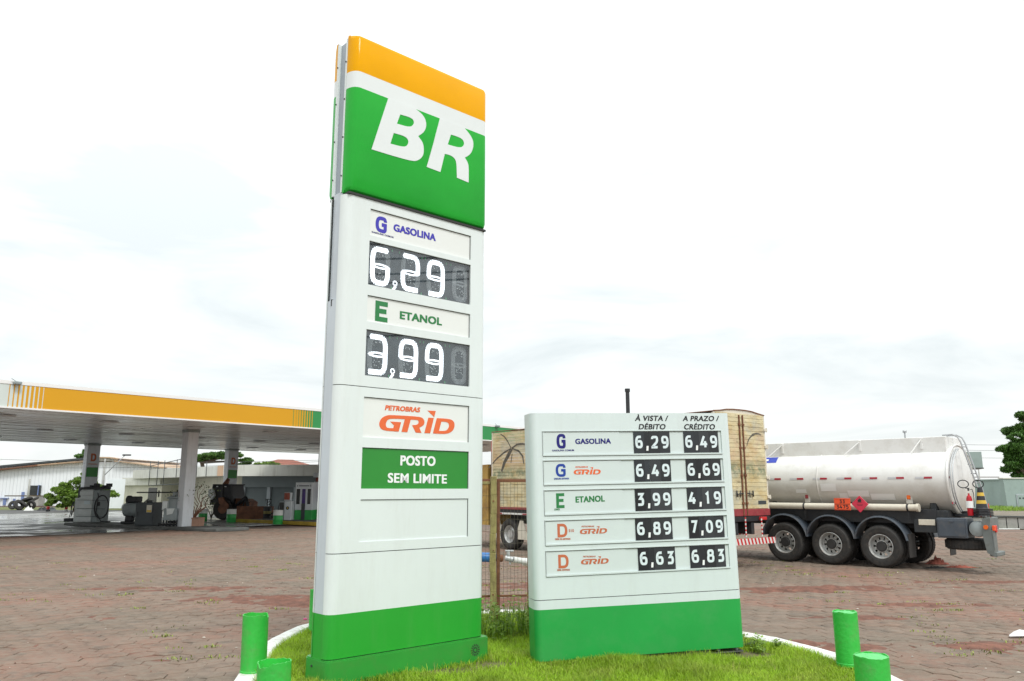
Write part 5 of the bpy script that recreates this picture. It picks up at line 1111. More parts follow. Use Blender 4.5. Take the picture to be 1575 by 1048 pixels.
# local x points forward along the truck (away to the left), y to the left of travel
tr = thing('box_truck', 'old cargo truck with faded mural on its cream plank box body', 'truck', CO_, TA)
def TS(x, y):
    n_ = Vector((-math.sin(TA), math.cos(TA), 0)); p = PLN(x, y, CO_, n_); q = p - CO_; return q.dot(Vector((math.cos(TA), math.sin(TA), 0))), p.z
# the visible side is y = 0, the body extends to y = -WT ; rear face x = 0
WT = 2.11; LT = 9.5; ZB, ZT_ = 1.30, 3.90
nP = 24; 
b = MB()
for k in range(nP):
    z0_ = ZB + .07 + (ZT_ - ZB - .11) * k / nP; z1_ = ZB + .07 + (ZT_ - ZB - .11) * (k + 1) / nP
    for q in range(6):
        x0_, x1_ = .03 + (LT - .06) * q / 6, .03 + (LT - .06) * (q + 1) / 6 - .006; b.bbox(x0_, x1_, -.022 + rnd.uniform(-.002, .002), .0 + rnd.uniform(-.004, .002), z0_ + .004, z1_ - .003, .003)
b.build('side_planks', 'mural', tr, kind='stuff')
b = MB()
for k in range(8): b.bbox(.03 + (LT - .06) * k / 8, .03 + (LT - .06) * k / 8 + .03, -2.1, -2.08, ZB + .2, ZT_ - .04, .003)
b.box(.03, LT, -WT + .02, -WT + .0, ZB + .2, ZT_ - .04); b.build('far_side', 'mural', tr)
# curved roof
b = MB(); vs = []; nr = 9
for x in (0.0, LT):
    for i in range(nr): t = i / (nr - 1); vs.append((x, .01 - (WT + .02) * t, ZT_ + .09 * math.sin(math.pi * t)))
b.add(vs, [(i, i + 1, nr + i + 1, nr + i) for i in range(nr - 1)], 0, True); b.add([(v[0], v[1], v[2] - .02) for v in vs], [(i, i + 1, nr + i + 1, nr + i) for i in range(nr - 1)], 0, True)
b.add([vs[i] for i in range(nr)] + [(0, .0, ZT_ - .04), (0, -WT, ZT_ - .04)], [tuple(range(nr)) + (nr + 1, nr)], 0); b.build('roof', 'tube_cream', tr)
b = MB(); b.tube([(-.01, .01 - (WT + .02) * i / 8, ZT_ + .005 + .09 * math.sin(math.pi * i / 8) + rnd.uniform(-.008, .008)) for i in range(9)], .016, n=6); b.tube([(LT * i / 12, .012, ZT_ + rnd.uniform(-.008, .008)) for i in range(13)], .014, n=6); b.build('roof_edge', 'loader_rust', tr)
# corner posts & frame
b = MB(); b.bbox(-.01, .05, -.055, .012, ZB - .02, ZT_ - .02, .006).bbox(-.01, .05, -WT - .012, -WT + .055, ZB - .02, ZT_ - .02, .006).bbox(LT - .05, LT, -.05, .01, ZB - .02, ZT_ - .02, .006).bbox(LT / 2 - .03, LT / 2 + .03, .003, .02, ZB, ZT_ - .02, .004); b.build('corner_frame', 'tube_cream', tr)
b = MB(); b.bbox(-.02, LT, -.10, .022, ZB, ZB + .07, .006); b.build('side_sill', 'maroon', tr)
b = MB(); b.bbox(.0, LT, -WT, .0, ZB - .1, ZB - .002, .01); b.build('floor', 'chassis', tr)
# rear doors
for d, (y0, y1) in enumerate(((-WT / 2 + .004, -.058), (-WT + .058, -WT / 2 - .004))):
    b = MB(); b.box(.0, .02, y0, y1, ZB + .16, ZT_ - .01); dr = b.build('rear_door', 'mural', tr)
    b = MB(); NP_ = 22
    for k in range(NP_):
        z0_ = ZB + .16 + (ZT_ - ZB - .17) * k / NP_; z1_ = ZB + .16 + (ZT_ - ZB - .17) * (k + 1) / NP_; b.bbox(-.022 + rnd.uniform(-.004, .003), -.001, y0, y1, z0_ + .003, z1_ - .004, .003)
    b.build('door_planks', 'mural', dr, kind='stuff')
    yb = y0 + .07 if d == 0 else y1 - .07
    b = MB(); b.cyl((-.045, yb, ZB + .0), (-.045, yb, ZT_ - .05), .02, n=10)
    for z in (ZB + .3, ZB + 1.0, ZB + 1.7, ZB + 2.3): b.bbox(-.07, -.02, yb - .035, yb + .035, z - .03, z + .03, .005)
    b.build('locking_bar', 'rust', dr)
    sg = 1 if d == 0 else -1
    b = MB(); b.cyl((-.06, yb, ZB + .55), (-.07, yb + sg * .26, ZB + .52), .014, n=8).cyl((-.06, yb + sg * .26, ZB + .46), (-.06, yb + sg * .26, ZB + .62), .018, n=8).cyl((-.06, yb + sg * .12, ZB + .44), (-.06, yb + sg * .12, ZB + .62), .012, n=6); b.build('door_handle', 'black_paint', dr)
    ye = y1 + .03 if d == 0 else y0 - .03
    for z in (ZB + .45, ZB + .95, ZB + 1.75, ZB + 2.2): b = MB(); b.bbox(-.06, -.01, ye - .08, ye + .05, z - .03, z + .04, .006).cyl((-.05, ye + sg * .045, z - .05), (-.05, ye + sg * .045, z + .06), .022, n=8); b.build('hinge', 'tube_cream', dr)
    b = MB(); yy = y0 + .08 if d else y1 - .08; b.box(-.03, -.024, min(yy, yy + sg * -.34), max(yy, yy + sg * -.34), ZB + .27, ZB + .36); b.build('plate_decal', 'machine_dark', dr)
b = MB(); b.bbox(-.04, .02, -WT, 0, ZB - .02, ZB + .155, .008); b.build('rear_sill', 'maroon', tr)
b = MB(); b.bbox(-.03, .3, -WT + .02, -.02, ZB - .16, ZB - .022, .01); b.build('rear_beam', 'black_paint', tr)
# striped under-run bumper and stays
def striped(y0, y1, z0_, z1_, x, name, n):
    b = MB()
    for k in range(n):
        a0, a1 = y0 + (y1 - y0) * k / n, y0 + (y1 - y0) * (k + 1) / n; s_ = .05
        b.add([(x, a0, z0_), (x, a1, z0_), (x, min(a1 + s_, y1), z1_), (x, min(a0 + s_, y1), z1_)], [(0, 1, 2, 3)], k % 2)
    b.box(x + .003, x + .07, y0, y1, z0_, z1_, 1); return b.build(name, ['drum_white', 'red_paint'], tr, fix=False)
striped(-WT - .05, -.0, .58, .73, -.12, 'bumper', 30); striped(-1.75, -.35, .78, .95, .5, 'inner_beam', 20)
for y in (-.95, -1.62):
    b = MB()
    for k in range(10): b.cyl((-.1 + .0, y, .76 + .05 * k), (-.1, y, .76 + .05 * (k + 1)), .018, n=8, m=k % 2, caps=False)
    b.build('bumper_stay', ['drum_white', 'red_paint'], tr)
b = MB(); b.bbox(-.0, 9.3, -.78, -.66, .82, 1.12, .01).bbox(-.0, 9.3, -WT + .66, -WT + .78, .82, 1.12, .01)
for x in (.4, 2, 4, 6, 8): b.bbox(x, x + .1, -WT + .1, -.1, 1.1, 1.19, .005)
b.build('ladder_frame', 'chassis', tr)
b = MB(); b.bbox(3.6, 5.0, -.62, -.12, .45, .95, .04); b.bbox(5.4, 6.2, -.62, -.12, .5, .98, .03); b.build('fuel_tank', 'machine_dark', tr)
hubs = []
def twheel(x, y, flip):
    b = MB(); b.lathe([(0, -.02), (.13, -.02), (.15, .05), (.15, .3)], 'y', 18); h = b.build('wheel', 'rim_silver', tr, loc=(x, y, .5)); h.rotation_euler = (0, 0, 0 if flip else math.pi)
    b = MB(); b.lathe([(.28, -.04), (.33, -.07), (.42, -.08), (.47, -.06), (.5, -.01), (.5, .2), (.47, .24), (.33, .25), (.28, .2)], 'y', 40); b.build('tyre', 'rubber', h)
    b = MB(); b.lathe([(.285, .18), (.283, -.045), (.27, -.03), (.22, .07), (.15, .03)], 'y', 32); b.build('rim', 'rim_silver', h)
for x in (1.9, 3.15, 8.6):
    twheel(x, -.12, False)
    twheel(x, -WT + .12, True)
for x in (1.15, 3.85, 7.95, 9.25): 
    b = MB(); b.prism([(x - .35, .35), (x + .35, .35), (x + .22, .62), (x + .08, .95), (x - .08, .95), (x - .22, .62)], -.10, -.07, axis='y') if x > 5 else b.bbox(x - .01, x + .01, -.5, -.05, .25, .85, .004); b.build('mud_guard', 'tube_cream' if x > 5 else 'rubber', tr)
b = MB(); b.bbox(0, LT, -.03, .0, 1.13, 1.19, .006); b.build('side_rail', 'drum_white', tr)
for k in range(7): b = MB(); b.box(.5 + k * 1.4, .8 + k * 1.4, .0005, .004, 1.14, 1.18); b.build('side_reflector', 'reflect_red', tr)
for y in (-.35, -WT + .35): b = MB(); b.bbox(-.07, -.03, y - .15, y + .15, ZB - .13, ZB - .05, .008); b.build('tail_lamp', 'red_paint', tr)
# mural outline: dark plant stem and fronds painted on the side, a mountain line on the doors
def brush(name, strokes, fn, par, m='machine_dark', w_=.05):
    b = MB()
    for pts in strokes:
        P = [Vector(p) for p in pts]; k = len(P); vs = []
        for i, p in enumerate(P):
            d = (P[min(i + 1, k - 1)] - P[max(i - 1, 0)]).normalized(); nn = Vector((-d.y, d.x)) * w_ * (.35 + .65 * math.sin(math.pi * (i + .5) / k)) * rnd.uniform(.7, 1.2); vs += [fn(*(p - nn)), fn(*(p + nn))]
        b.add(vs, [(2 * i, 2 * i + 1, 2 * i + 3, 2 * i + 2) for i in range(k - 1)], 0)
    return b.build(name, m, par, fix=False)
mk('cab_ochre', (.40, .25, .06), .6, var=.3, scale=2, dirt=(.2, .08, .03), dirt_amt=.7)
mk('mural_ink', (.11, .10, .08), .85, var=.5, scale=8)
fn = lambda x, z: (x, .006, z)
def arc(c, r_, a0, a1, n=12, sx=1): return [(c[0] + r_ * sx * math.cos(R(a0 + (a1 - a0) * i / n)), c[1] + r_ * math.sin(R(a0 + (a1 - a0) * i / n))) for i in range(n + 1)]
px = lambda l: [TS(*p) for p in l]
brush('mural_drawing', [px([(771, 725), (775, 712), (781, 700), (786, 690)]), px([(772, 726), (777, 712), (783, 701), (788, 691)])], fn, tr, 'mural_ink', .045)
brush('mural_drawing', [px([(786, 690), (776, 696), (764, 706), (752, 720)]), px([(788, 690), (798, 694), (804, 702), (806, 714)]), px([(787, 690), (795, 684), (804, 683), (812, 684)]), px([(786, 689), (781, 679), (776, 672), (770, 668)]), px([(786, 712), (787, 705), (788, 698)])], fn, tr, 'mural_ink', .03)
fd = lambda y, z: (-.029, y, z)
brush('mural_drawing', [[(-.35 - .02 * i, 3.2 - .13 * i - .004 * i * i) for i in range(9)][:8], arc((-1.75, 2.9), .5, 110, 20)], fd, tr, 'mural_ink', .025)
# cab, hidden behind the tall sign apart from a sliver
cab = MB(); cab.prism([(LT + .25, .75), (LT + 2.3, .75), (LT + 2.35, 1.7), (LT + 2.1, 2.75), (LT + .3, 2.8)], -WT + .05, -.05, axis='y'); cb = cab.build('cab', 'cab_ochre', tr)
b = MB(); b.prism([(LT + .8, 1.75), (LT + 2.05, 1.75), (LT + 1.9, 2.5), (LT + .8, 2.55)], -.048, -.04, axis='y'); b.build('cab_window', 'window_dark', cb)
b = MB(); b.bbox(LT + .06, LT + .2, -.5, -.1, 1.3, 3.5, .02); b.build('rust_stack', 'loader_rust', tr); b = MB(); b.bbox(LT + .01, LT + .05, -.08, .0, 3.2, 3.6, .01); b.build('front_marker', 'red_paint', tr)

# things lying on the pavers
b = MB(); p = G(1446, 873); q_ = G(1488, 876); vs = []
def lump(name, x0, y0, sx, sy, h, m, label, cat, seed, rz=0):
    b = MB(); nn, mm = 22, 10; vs = []
    for j in range(mm + 1):
        for i in range(nn): a = 2 * math.pi * i / nn; t = j / mm; k = 1 - t; nn_ = noise.noise(Vector((math.cos(a) * 1.4 + seed, math.sin(a) * 1.4, t * 2))); n2 = noise.noise(Vector((math.cos(a) * 5 * k + seed, math.sin(a) * 5 * k, t * 3))); vs.append((math.cos(a) * k * sx * (1 + .5 * nn_), math.sin(a) * k * sy * (1 + .5 * nn_), h * (1 - k ** 3) * (.7 + .9 * n2) + .004))
    b.add(vs, [(j * nn + i, j * nn + (i + 1) % nn, (j + 1) * nn + (i + 1) % nn, (j + 1) * nn + i) for j in range(mm) for i in range(nn)], 0, False); o = b.build(name, m, loc=(x0, y0, 0)); o.rotation_euler.z = rz; return tag(o, label, cat)
a_ = G(1440, 868); lump('rag', a_.x, a_.y, .26, .16, .16, 'rag_red', 'crumpled reddish rag lying on the pavers behind the tanker wheels', 'rag', 2)
a_ = G(1475, 873.5); lump('cloth_strip', a_.x, a_.y, .42, .07, .05, 'rag_red', 'flat strip of red cloth trailing right of the crumpled rag', 'rag', 5, -.1)
a_ = G(1438, 874); lump('rubber_strip', a_.x, a_.y, .30, .05, .04, 'rubber', 'curved black rubber strip under the crumpled rag', 'rubber', 8, .1)
a_ = G(1567, 980); b = MB(); b.add([(-.14, -.03, .01), (.02, -.07, .02), (.15, -.02, .07), (.17, .09, .03), (.0, .1, .05), (-.1, .05, .012), (.03, .02, .09)], [(0, 1, 6), (1, 2, 6), (2, 3, 6), (3, 4, 6), (4, 5, 6), (5, 0, 6)]); o = b.build('plastic_scrap', 'paper', loc=(a_.x, a_.y, .004)); tag(o, 'crumpled white plastic scrap at the right edge of the paving', 'litter')
a_ = G(469, 953.3); b = MB(); b.box(-.02, .02, -.012, .012, .002, .02).box(.0, .03, .0, .02, .0, .012); o = b.build('wrapper', 'pink', loc=(a_.x, a_.y, 0)); tag(o, 'tiny pink wrapper on the pavers left of the tall price tower', 'litter')
a_ = G(964, 790); a_ = Vector((4.4, 30, 0)); pl_ = thing('exhaust_pole', 'black capped steel pole rising behind the low price board', 'pole', a_)
b = MB(); b.cyl((0, 0, 0), (0, 0, 5.6), .075, n=16); b.build('pole', 'black_paint', pl_); b = MB(); b.cyl((0, 0, 5.6), (0, 0, 5.72), .10, .10, n=16); b.build('cap', 'black_paint', pl_)

# ================================================================== FORECOURT CANOPY
ZC = 4.93
def C(x, y, z=ZC): return PLN(x, y, (0, 0, z), (0, 0, 1))
cA, cB = C(0, 626), C(494, 660); ce = (cB - cA).normalized(); cn = Vector((-ce.y, ce.x, 0)); ca = math.atan2(ce.y, ce.x)
cano = thing('forecourt_canopy', 'large white fuel station canopy with orange and green fascia at left', 'canopy', (cA.x, cA.y, 0), ca)
def CF(x, y):                              # photo pixel on the front fascia -> (along, z)
    p = PLN(x, y, cA, cn); q = p - cA; return q.dot(ce), p.z
FT = CF(0, 589.5)[1]; FTT = CF(0, 584)[1]; X0, X1, DEP = -14.0, 38.0, 23.0
xs0 = CF(14, 600)[0]; xo = CF(68, 600)[0]; xg0 = CF(451, 640)[0]; xg = CF(483, 640)[0]
b = MB(); b.box(X0, xs0 + 2.2, -.0, .06, ZC + .03, FT); b.build('fascia', 'canopy_pale', cano)
b = MB(); b.box(xo, xg0, -.003, .058, ZC + .03, FT); b.build('fascia', 'canopy_orange', cano)
b = MB(); b.box(xg0, X1, -.0, .06, ZC + .03, FT); b.build('fascia', 'canopy_green', cano)
b = MB(); b.box(X0, X1, -.02, .08, FT + .001, FTT).box(X0, X1, -.03, .08, ZC - .03, ZC + .029); b.build('edge_trim', 'canopy_white', cano)
for k in range(8):
    f = k / 8; a0 = xs0 + (xo - xs0) * f; w_ = (xo - xs0) / 8 * (.2 + .7 * f); b = MB(); b.box(a0, a0 + w_, -.006, -.0005, ZC + .031, FT - .001); b.build('stripe', 'canopy_orange', cano)
for k in range(8):
    f = k / 8; a0 = xg0 + (xg - xg0) * f; w_ = (xg - xg0) / 8 * (1 - .1 - .75 * f); b = MB(); b.box(a0 + .03, a0 + .03 + w_, -.004, -.0005, ZC + .031, FT - .001); b.build('stripe', 'canopy_orange', cano)
b = MB(); b.box(X0, X0 + .06, .08, DEP, ZC + .03, FT).box(X1 - .06, X1, .08, DEP, ZC + .03, FT).box(X0, X1, DEP, DEP + .06, ZC - .03, FT); b.build('fascia', 'canopy_pale', cano)
b = MB(); b.box(X0 + .1, X1 - .1, .1, DEP - .05, FT - .35, FT - .3); b.build('roof', 'galv', cano)
nS = 76; b = MB()
for k in range(nS):
    y0, y1 = .09 + (DEP - .1) * k / nS, .09 + (DEP - .1) * (k + 1) / nS - .03
    for q in range(7): b.box(X0 + .07 + 7.4 * q, X0 + .07 + 7.4 * q + 7.39, y0, y1, ZC + rnd.uniform(-.012, .012), ZC + .03)
b.box(X0 + .05, X1 - .06, .085, DEP - .01, ZC + .035, ZC + .05); b.build('ceiling_slats', 'ceiling_slat', cano, kind='stuff')
for i in range(12):
    for j in range(3):
        x, y = X0 + 3 + i * 4.1, 3.5 + j * 7.5; b = MB(); b.bbox(x - .3, x + .3, y - .3, y + .3, ZC - .05, ZC - .013, .01); b.build('lamp_housing', 'column_grey', cano)
for px_, py_ in ((25, 589), (763, 656)):
    x = CF(px_, py_)[0]; b = MB(); b.bbox(x - .13, x + .13, -.25, -.02, FT - .01, FT + .10, .02); b.cyl((x, -.1, FT + .08), (x - .2, -.1, FT + .2), .012, n=6); b.build('floodlight', 'machine_grey', cano)
def column(base, top, w_, d_, sign=False, name='column'):
    T = C(*top); q = T - cA; x, y = q.dot(ce), q.dot(cn)
    b = MB(); b.bbox(x - w_ / 2, x + w_ / 2, y - d_ / 2, y + d_ / 2, .0, ZC - .015, .02); o = b.build('column', 'column_grey', cano)
    b = MB(); b.bbox(x - w_ / 2 - .03, x + w_ / 2 + .03, y - d_ / 2 - .03, y + d_ / 2 + .03, ZC - .16, ZC - .03, .01); b.build('column_collar', 'machine_grey', o)
    if sign:
        zs = 3.1; b = MB(); b.box(x - w_ * .44, x + w_ * .44, y - d_ / 2 - .02, y - d_ / 2 - .003, 2.75, 3.35); b.build('column_band', 'posto_green', o)
        h = .5; mb = MB(); glyph(mb, 'D', x - .16, 3.75, h, .11, y - d_ / 2 - .006, 1.0); mb.box(x - .28, x + .28, y - d_ / 2 - .008, y - d_ / 2 - .003, 3.55, 3.59); mb.build('fuel_letter', 'letter_rust', o, fix=False)
    return cA + ce * x + cn * y
pB = column(None, (294, 661), .56, .62); pA_ = column(None, (143, 682), .80, .55, True); pC_ = column(None, (357, 690), .80, .55, True)
column(None, (-60, 655), .56, .62)
# pump islands
def island(p, q, w_, label, m='dark_concrete'):
    e = (q - p).normalized(); a = math.atan2(e.y, e.x); L = (q - p).length; b = MB(); b.bbox(0, L, 0, w_, -.02, .15, .04); o = b.build('pump_island', m, loc=(p.x, p.y, 0)); o.rotation_euler.z = a; o['kind'] = 'structure'; return o
i1 = island(G(98, 804, .15), G(333, 813.5, .15), 1.9, '')
def at(px_, py_, z=.15): return G(px_, py_, z)
def facing(p): return math.atan2(p.y, p.x) - R(90)          # box front towards the viewer's side of the forecourt
AZ = ca * 0 + R(-12)
def W(p): return p.y / 1238.0                                # metres per photo pixel at that distance

# ribbed diesel dispenser with hose reel
p = at(134, 803.5); k = W(p); fd_ = thing('diesel_dispenser', 'ribbed grey diesel dispenser with coiled hose on its right side', 'fuel pump', (p.x, p.y, .15), R(-8))
h = 49 * k; w_ = 31 * k; b = MB(); b.bbox(-w_ / 2, w_ / 2 - .35, .0, 1.0, 0, h, .03); b.build('body', 'machine_light', fd_)
for i in range(5): b = MB(); b.bbox(-w_ / 2 - .03, w_ / 2 - .34, -.05, -.001, h * i / 5 + .03, h * (i + 1) / 5 - .07, .02); b.build('front_panel', 'machine_light', fd_)
b = MB(); b.bbox(w_ / 2 - .34, w_ / 2 + .02, -.02, .98, 0, h - .02, .02); b.build('hose_cabinet', 'machine_grey', fd_)
b = MB(); b.bbox(-.25, .12, -.07, -.052, h * .55, h * .66, .01); b.build('display', 'letter_pale', fd_)
b = MB(); b.bbox(-.6, w_ / 2 + .1, -.05, .9, h + .002, h + .14, .03)
for i in range(6): b.bbox(-.4 + i * .25, -.25 + i * .25, .1, .5, h + .14, h + .14 + .1 * (i % 3), .02)
b.build('top_gear', 'black_paint', fd_)
b = MB(); b.tube([(w_ / 2 + .28 + .42 * math.cos(a), -.1, h * .47 + .62 * math.sin(a)) for a in np.linspace(0, 2 * math.pi, 26)[:-1]], .035, n=8, closed=True)
b.tube([(w_ / 2, -.12, h * .9), (w_ / 2 + .1, -.2, h * .8), (w_ / 2 + .02, -.15, h * .3), (w_ / 2 + .4, -.2, .05), (w_ / 2 + .9, -.1, .04)], .03, n=6); b.build('hose', 'black_paint', fd_)
b = MB(); b.bbox(w_ / 2 + .02, w_ / 2 + .12, -.12, 0, h * .5, h * .62, .01); b.build('nozzle', 'black_paint', fd_)
for zz in (.18, .42, .68): b = MB(); b.tube([(-w_ / 2 - .1, -.08, h * zz), (w_ / 2 + .5, -.09, h * zz - .02)], .012, n=5); b.build('strap', 'black_paint', fd_)
# slim hose post left of it
p = at(117, 803); s_ = thing('nozzle_post', 'slim grey nozzle post at the left end of the pump island', 'post', (p.x, p.y, .15), R(-8)); k = W(p)
b = MB(); b.bbox(-.2, .16, 0, .4, 0, 36 * k, .02); b.build('body', 'machine_light', s_); b = MB(); b.bbox(-.1, .3, .05, .35, 36 * k, 52 * k, .02); b.build('hose_box', 'machine_dark', s_)
b = MB(); b.tube([(-.24, -.02, 30 * k), (-.34, -.06, 22 * k), (-.3, -.05, 8 * k), (-.2, -.03, 20 * k)], .03, n=6); b.build('hose', 'black_paint', s_)
p = at(104, 803); s_ = thing('squeegee_stand', 'thin leaning pole in a dark base at the island end', 'stand', (p.x, p.y, .15)); b = MB(); b.bbox(-.25, .25, 0, .3, 0, .2, .03); b.build('base', 'black_paint', s_); b = MB(); b.cyl((0, .1, .2), (.15, .1, 1.0), .02, n=6); b.build('rod', 'drum_white', s_)
# air compressor
p = at(196, 806); k = W(p); cp = thing('air_compressor', 'grey horizontal air compressor tank with dark motor on top', 'compressor', (p.x, p.y, .15), R(-8))
b = MB(); b.lathe([(0, -.55), (.2, -.53), (.36, -.4), (.38, -.3), (.38, .34), (.36, .44), (.2, .56), (0, .58)], 'x', 24, T=Matrix.Translation((0, .4, 21 * k))); b.build('tank', 'machine_grey', cp)
b = MB(); b.bbox(-.3, .35, .15, .65, 32 * k, 41 * k, .04); b.cyl((-.35, .4, 36 * k), (-.2, .4, 36 * k), .22, n=18); b.build('motor', 'black_paint', cp)
b = MB(); b.lathe([(0, -.04), (.1, -.04), (.22, -.03), (.22, .03), (.1, .04), (0, .04)], 'y', 20, T=Matrix.Translation((-.45, .38, 24 * k))); b.build('flywheel', 'machine_light', cp)
b = MB()
for x in (-.3, .3): b.cyl((x, .2, 0), (x, .3, 12 * k), .04, n=8).cyl((x, .6, 0), (x, .5, 12 * k), .04, n=8)
b.bbox(-.5, .5, .1, .7, .01, .12, .02).bbox(-.3, .1, .15, .5, .12, .42, .05); b.build('stand', 'black_paint', cp)
b = MB(); b.tube([(.3, .3, .3), (.55, .2, .25), (.6, .2, 1.0), (.9, .3, 1.3)], .03, n=6); b.build('pipe', 'black_paint', cp)
# dark cabinet
p = at(220, 809); k = W(p); cb_ = thing('steel_cabinet', 'dark grey steel cabinet with a pale notice on the pump island', 'cabinet', (p.x, p.y, .15), R(-6))
b = MB(); b.bbox(-14.5 * k, 14.5 * k, 0, .9, 0, 35 * k, .025); b.build('body', 'machine_dark', cb_); b = MB(); b.bbox(-13.8 * k, 13.8 * k, -.03, -.001, .06, 34 * k, .01); dr_ = b.build('door', 'machine_dark', cb_)
b = MB(); b.bbox(4 * k, 12.5 * k, -.042, -.031, 20 * k, 31 * k, .004); b.build('notice', 'tube_cream', dr_); b = MB(); b.box(4.6 * k, 12 * k, -.046, -.043, 20.6 * k, 23.5 * k); b.build('notice_stripe', 'cone_yellow', dr_); b = MB(); b.bbox(-10 * k, -9 * k, -.06, -.031, 14 * k, 21 * k, .008); b.build('handle', 'black_paint', dr_)
b = MB(); b.bbox(-2 * k, 4 * k, .2, .5, 35 * k, 38 * k, .02); b.build('top_valve', 'black_paint', cb_)
# pipe rail above island
p = at(200, 806); rl = thing('pipe_rail', 'thin dark pipe frame rising behind the compressor and cabinet', 'pipe frame', (p.x, p.y + .9, .15)); k = W(p)
b = MB(); b.cyl((-.2, .0, 47 * k), (2.0, 0, 47 * k), .035, n=6).cyl((2.0, 0, 0), (2.0, 0, 50 * k), .035, n=6).cyl((1.0, 0, 40 * k), (1.0, 0, 50 * k), .035, n=6).cyl((2.0, 0, 50 * k), (3.0, 0, 50 * k), .035, n=6); b.build('pipework', 'black_paint', rl)
# filter machine
p = at(258, 810); k = W(p); fm = thing('fuel_filter', 'grey fuel filtering machine with round capped vessel next to the column', 'machine', (p.x, p.y, .15), R(-6))
b = MB(); b.lathe([(0, 26 * k), (9 * k, 26 * k), (9 * k, 41 * k), (12.5 * k, 42 * k), (12 * k, 43.2 * k), (6 * k, 46 * k), (4 * k, 46.2 * k), (4 * k, 51 * k), (0, 51 * k)], 'z', 28, T=Matrix.Translation((0, .5, 0))); b.build('vessel', 'machine_grey', fm)
b = MB(); b.bbox(-14 * k, -6 * k, .1, .6, 24 * k, 38 * k, .03); b.build('control_box', 'machine_light', fm)
b = MB(); b.bbox(-9 * k, 12 * k, 0, .8, 9 * k, 27 * k, .03); b.build('body', 'machine_grey', fm); b = MB(); b.prism([(-4 * k, 27 * k), (9 * k, 27 * k), (6 * k, 19 * k), (-3 * k, 17 * k)], -.02, -.001, axis='y'); b.build('side_plate', 'machine_light', fm)
b = MB()
for x in (-11, -6, 0, 6, 11): b.cyl((x * k, .2, 0), (x * k, .2, 12 * k), .04, n=8)
b.cyl((-17 * k, .1, 3 * k), (12 * k, .1, 3 * k), .05, n=8).tube([(-14 * k, .1, 2 * k), (-16 * k, .1, 4 * k), (-17 * k, .1, 0)], .04, n=6).cyl((-10 * k, .6, 6 * k), (11 * k, .6, 6 * k), .06, n=8); b.build('legs', 'black_paint', fm)
b = MB(); b.cyl((3 * k, .5, 47 * k), (11 * k, .5, 46 * k), .03, n=8).cyl((11 * k, .5, 46 * k), (12 * k, .5, 36 * k), .03, n=8); b.build('top_pipe', 'machine_dark', fm)
# foliage helper
def foliage(name, blobs, m, parent, n, size, seed=1, flat=.0):
    rs = np.random.RandomState(seed); V = []
    if max(max(r_) for c, r_, q in blobs) > .8:
        nb = []
        for (c, r_, q) in blobs:
            for j in range(9):
                d = rs.normal(size=3); d /= np.linalg.norm(d); f = rs.uniform(.35, 1.0); g_ = rs.uniform(.28, .5)
                nb.append((tuple(c[i] + d[i] * r_[i] * f for i in range(3)), tuple(r_[i] * g_ * (1.15 if i < 2 else .8) for i in range(3)), q / 7))
        blobs = nb
    for (c, r_, q) in blobs:
        k_ = int(n * q); d = rs.normal(size=(k_, 3)); d /= np.linalg.norm(d, axis=1)[:, None]; rad = rs.uniform(.45, 1.0, k_) ** .6
        P = np.array(c) + d * rad[:, None] * np.array(r_); lump_ = np.array([noise.noise(Vector(tuple(p * (2.2 / max(r_))))) for p in P]); P = P[lump_ > -.12 + .25 * (rad - .7)]
        k_ = len(P); a = rs.normal(size=(k_, 3)); a /= np.linalg.norm(a, axis=1)[:, None]; b_ = np.cross(a, rs.normal(size=(k_, 3))); b_ /= np.linalg.norm(b_, axis=1)[:, None]
        s = (rs.uniform(.55, 1.3, k_) * size)[:, None]; V.append(np.stack([P - a * s, P - b_ * s * .45, P + a * s, P + b_ * s * .45], 1).reshape(-1, 3))
    V = np.vstack(V); F = np.arange(len(V)).reshape(-1, 4); return npmesh(name, V, F, m, parent)
def limb(mb, p, q, r0, r1, bend=.1, n=6):
    p = Vector(p); q = Vector(q); pts = []; 
    for i in range(n + 1): t = i / n; o_ = Vector((noise.noise(Vector((t * 3, p.x, q.z))), noise.noise(Vector((t * 3, q.y, p.y + 4))), 0)) * bend * math.sin(math.pi * t) * (q - p).length; pts.append(p.lerp(q, t) + o_)
    mb.tube(pts, [r0 + (r1 - r0) * i / n for i in range(n + 1)], n=8)
# planter with scraggly shrub
p = at(297.5, 809.5); k = W(p); pn = thing('planter', 'pinkish rectangular terracotta planter box in front of the column', 'planter', (p.x, p.y, .15), R(-6))
b = MB(); b.prism([(-9.5 * k, 0), (9.5 * k, 0), (10.5 * k, 12 * k), (-10.5 * k, 12 * k)], -.1, .45, axis='y'); b.build('box', 'terracotta', pn); b = MB(); b.bbox(-10.8 * k, 10.8 * k, -.13, .48, 11 * k, 12.6 * k, .015); b.build('rim', 'terracotta', pn); b = MB(); b.bbox(-9.8 * k, 9.8 * k, -.06, .4, 12.6 * k, 13.1 * k, .01); b.build('soil', 'soil', pn)
sh = thing('shrub', 'scraggly dry shrub with sparse leaves growing in the terracotta planter', 'shrub', (p.x, p.y + .1, .15 + 12.6 * k)); b = MB(); tips = []
for i in range(16): a = rnd.uniform(-1.35, 1.35); L = rnd.uniform(.7, 1.5); t = (math.sin(a) * L * 1.0, rnd.uniform(-.3, .3), .5 + math.cos(a) * L * .9); limb(b, (0, 0, 0), t, .028, .008, .25, 5); tips.append(t)
b.build('stems', 'loader_rust', sh); foliage('leaves', [((t[0], t[1], t[2]), (.32, .3, .26), .5) for t in tips], 'leaf_olive', sh, 60, .055, 5)
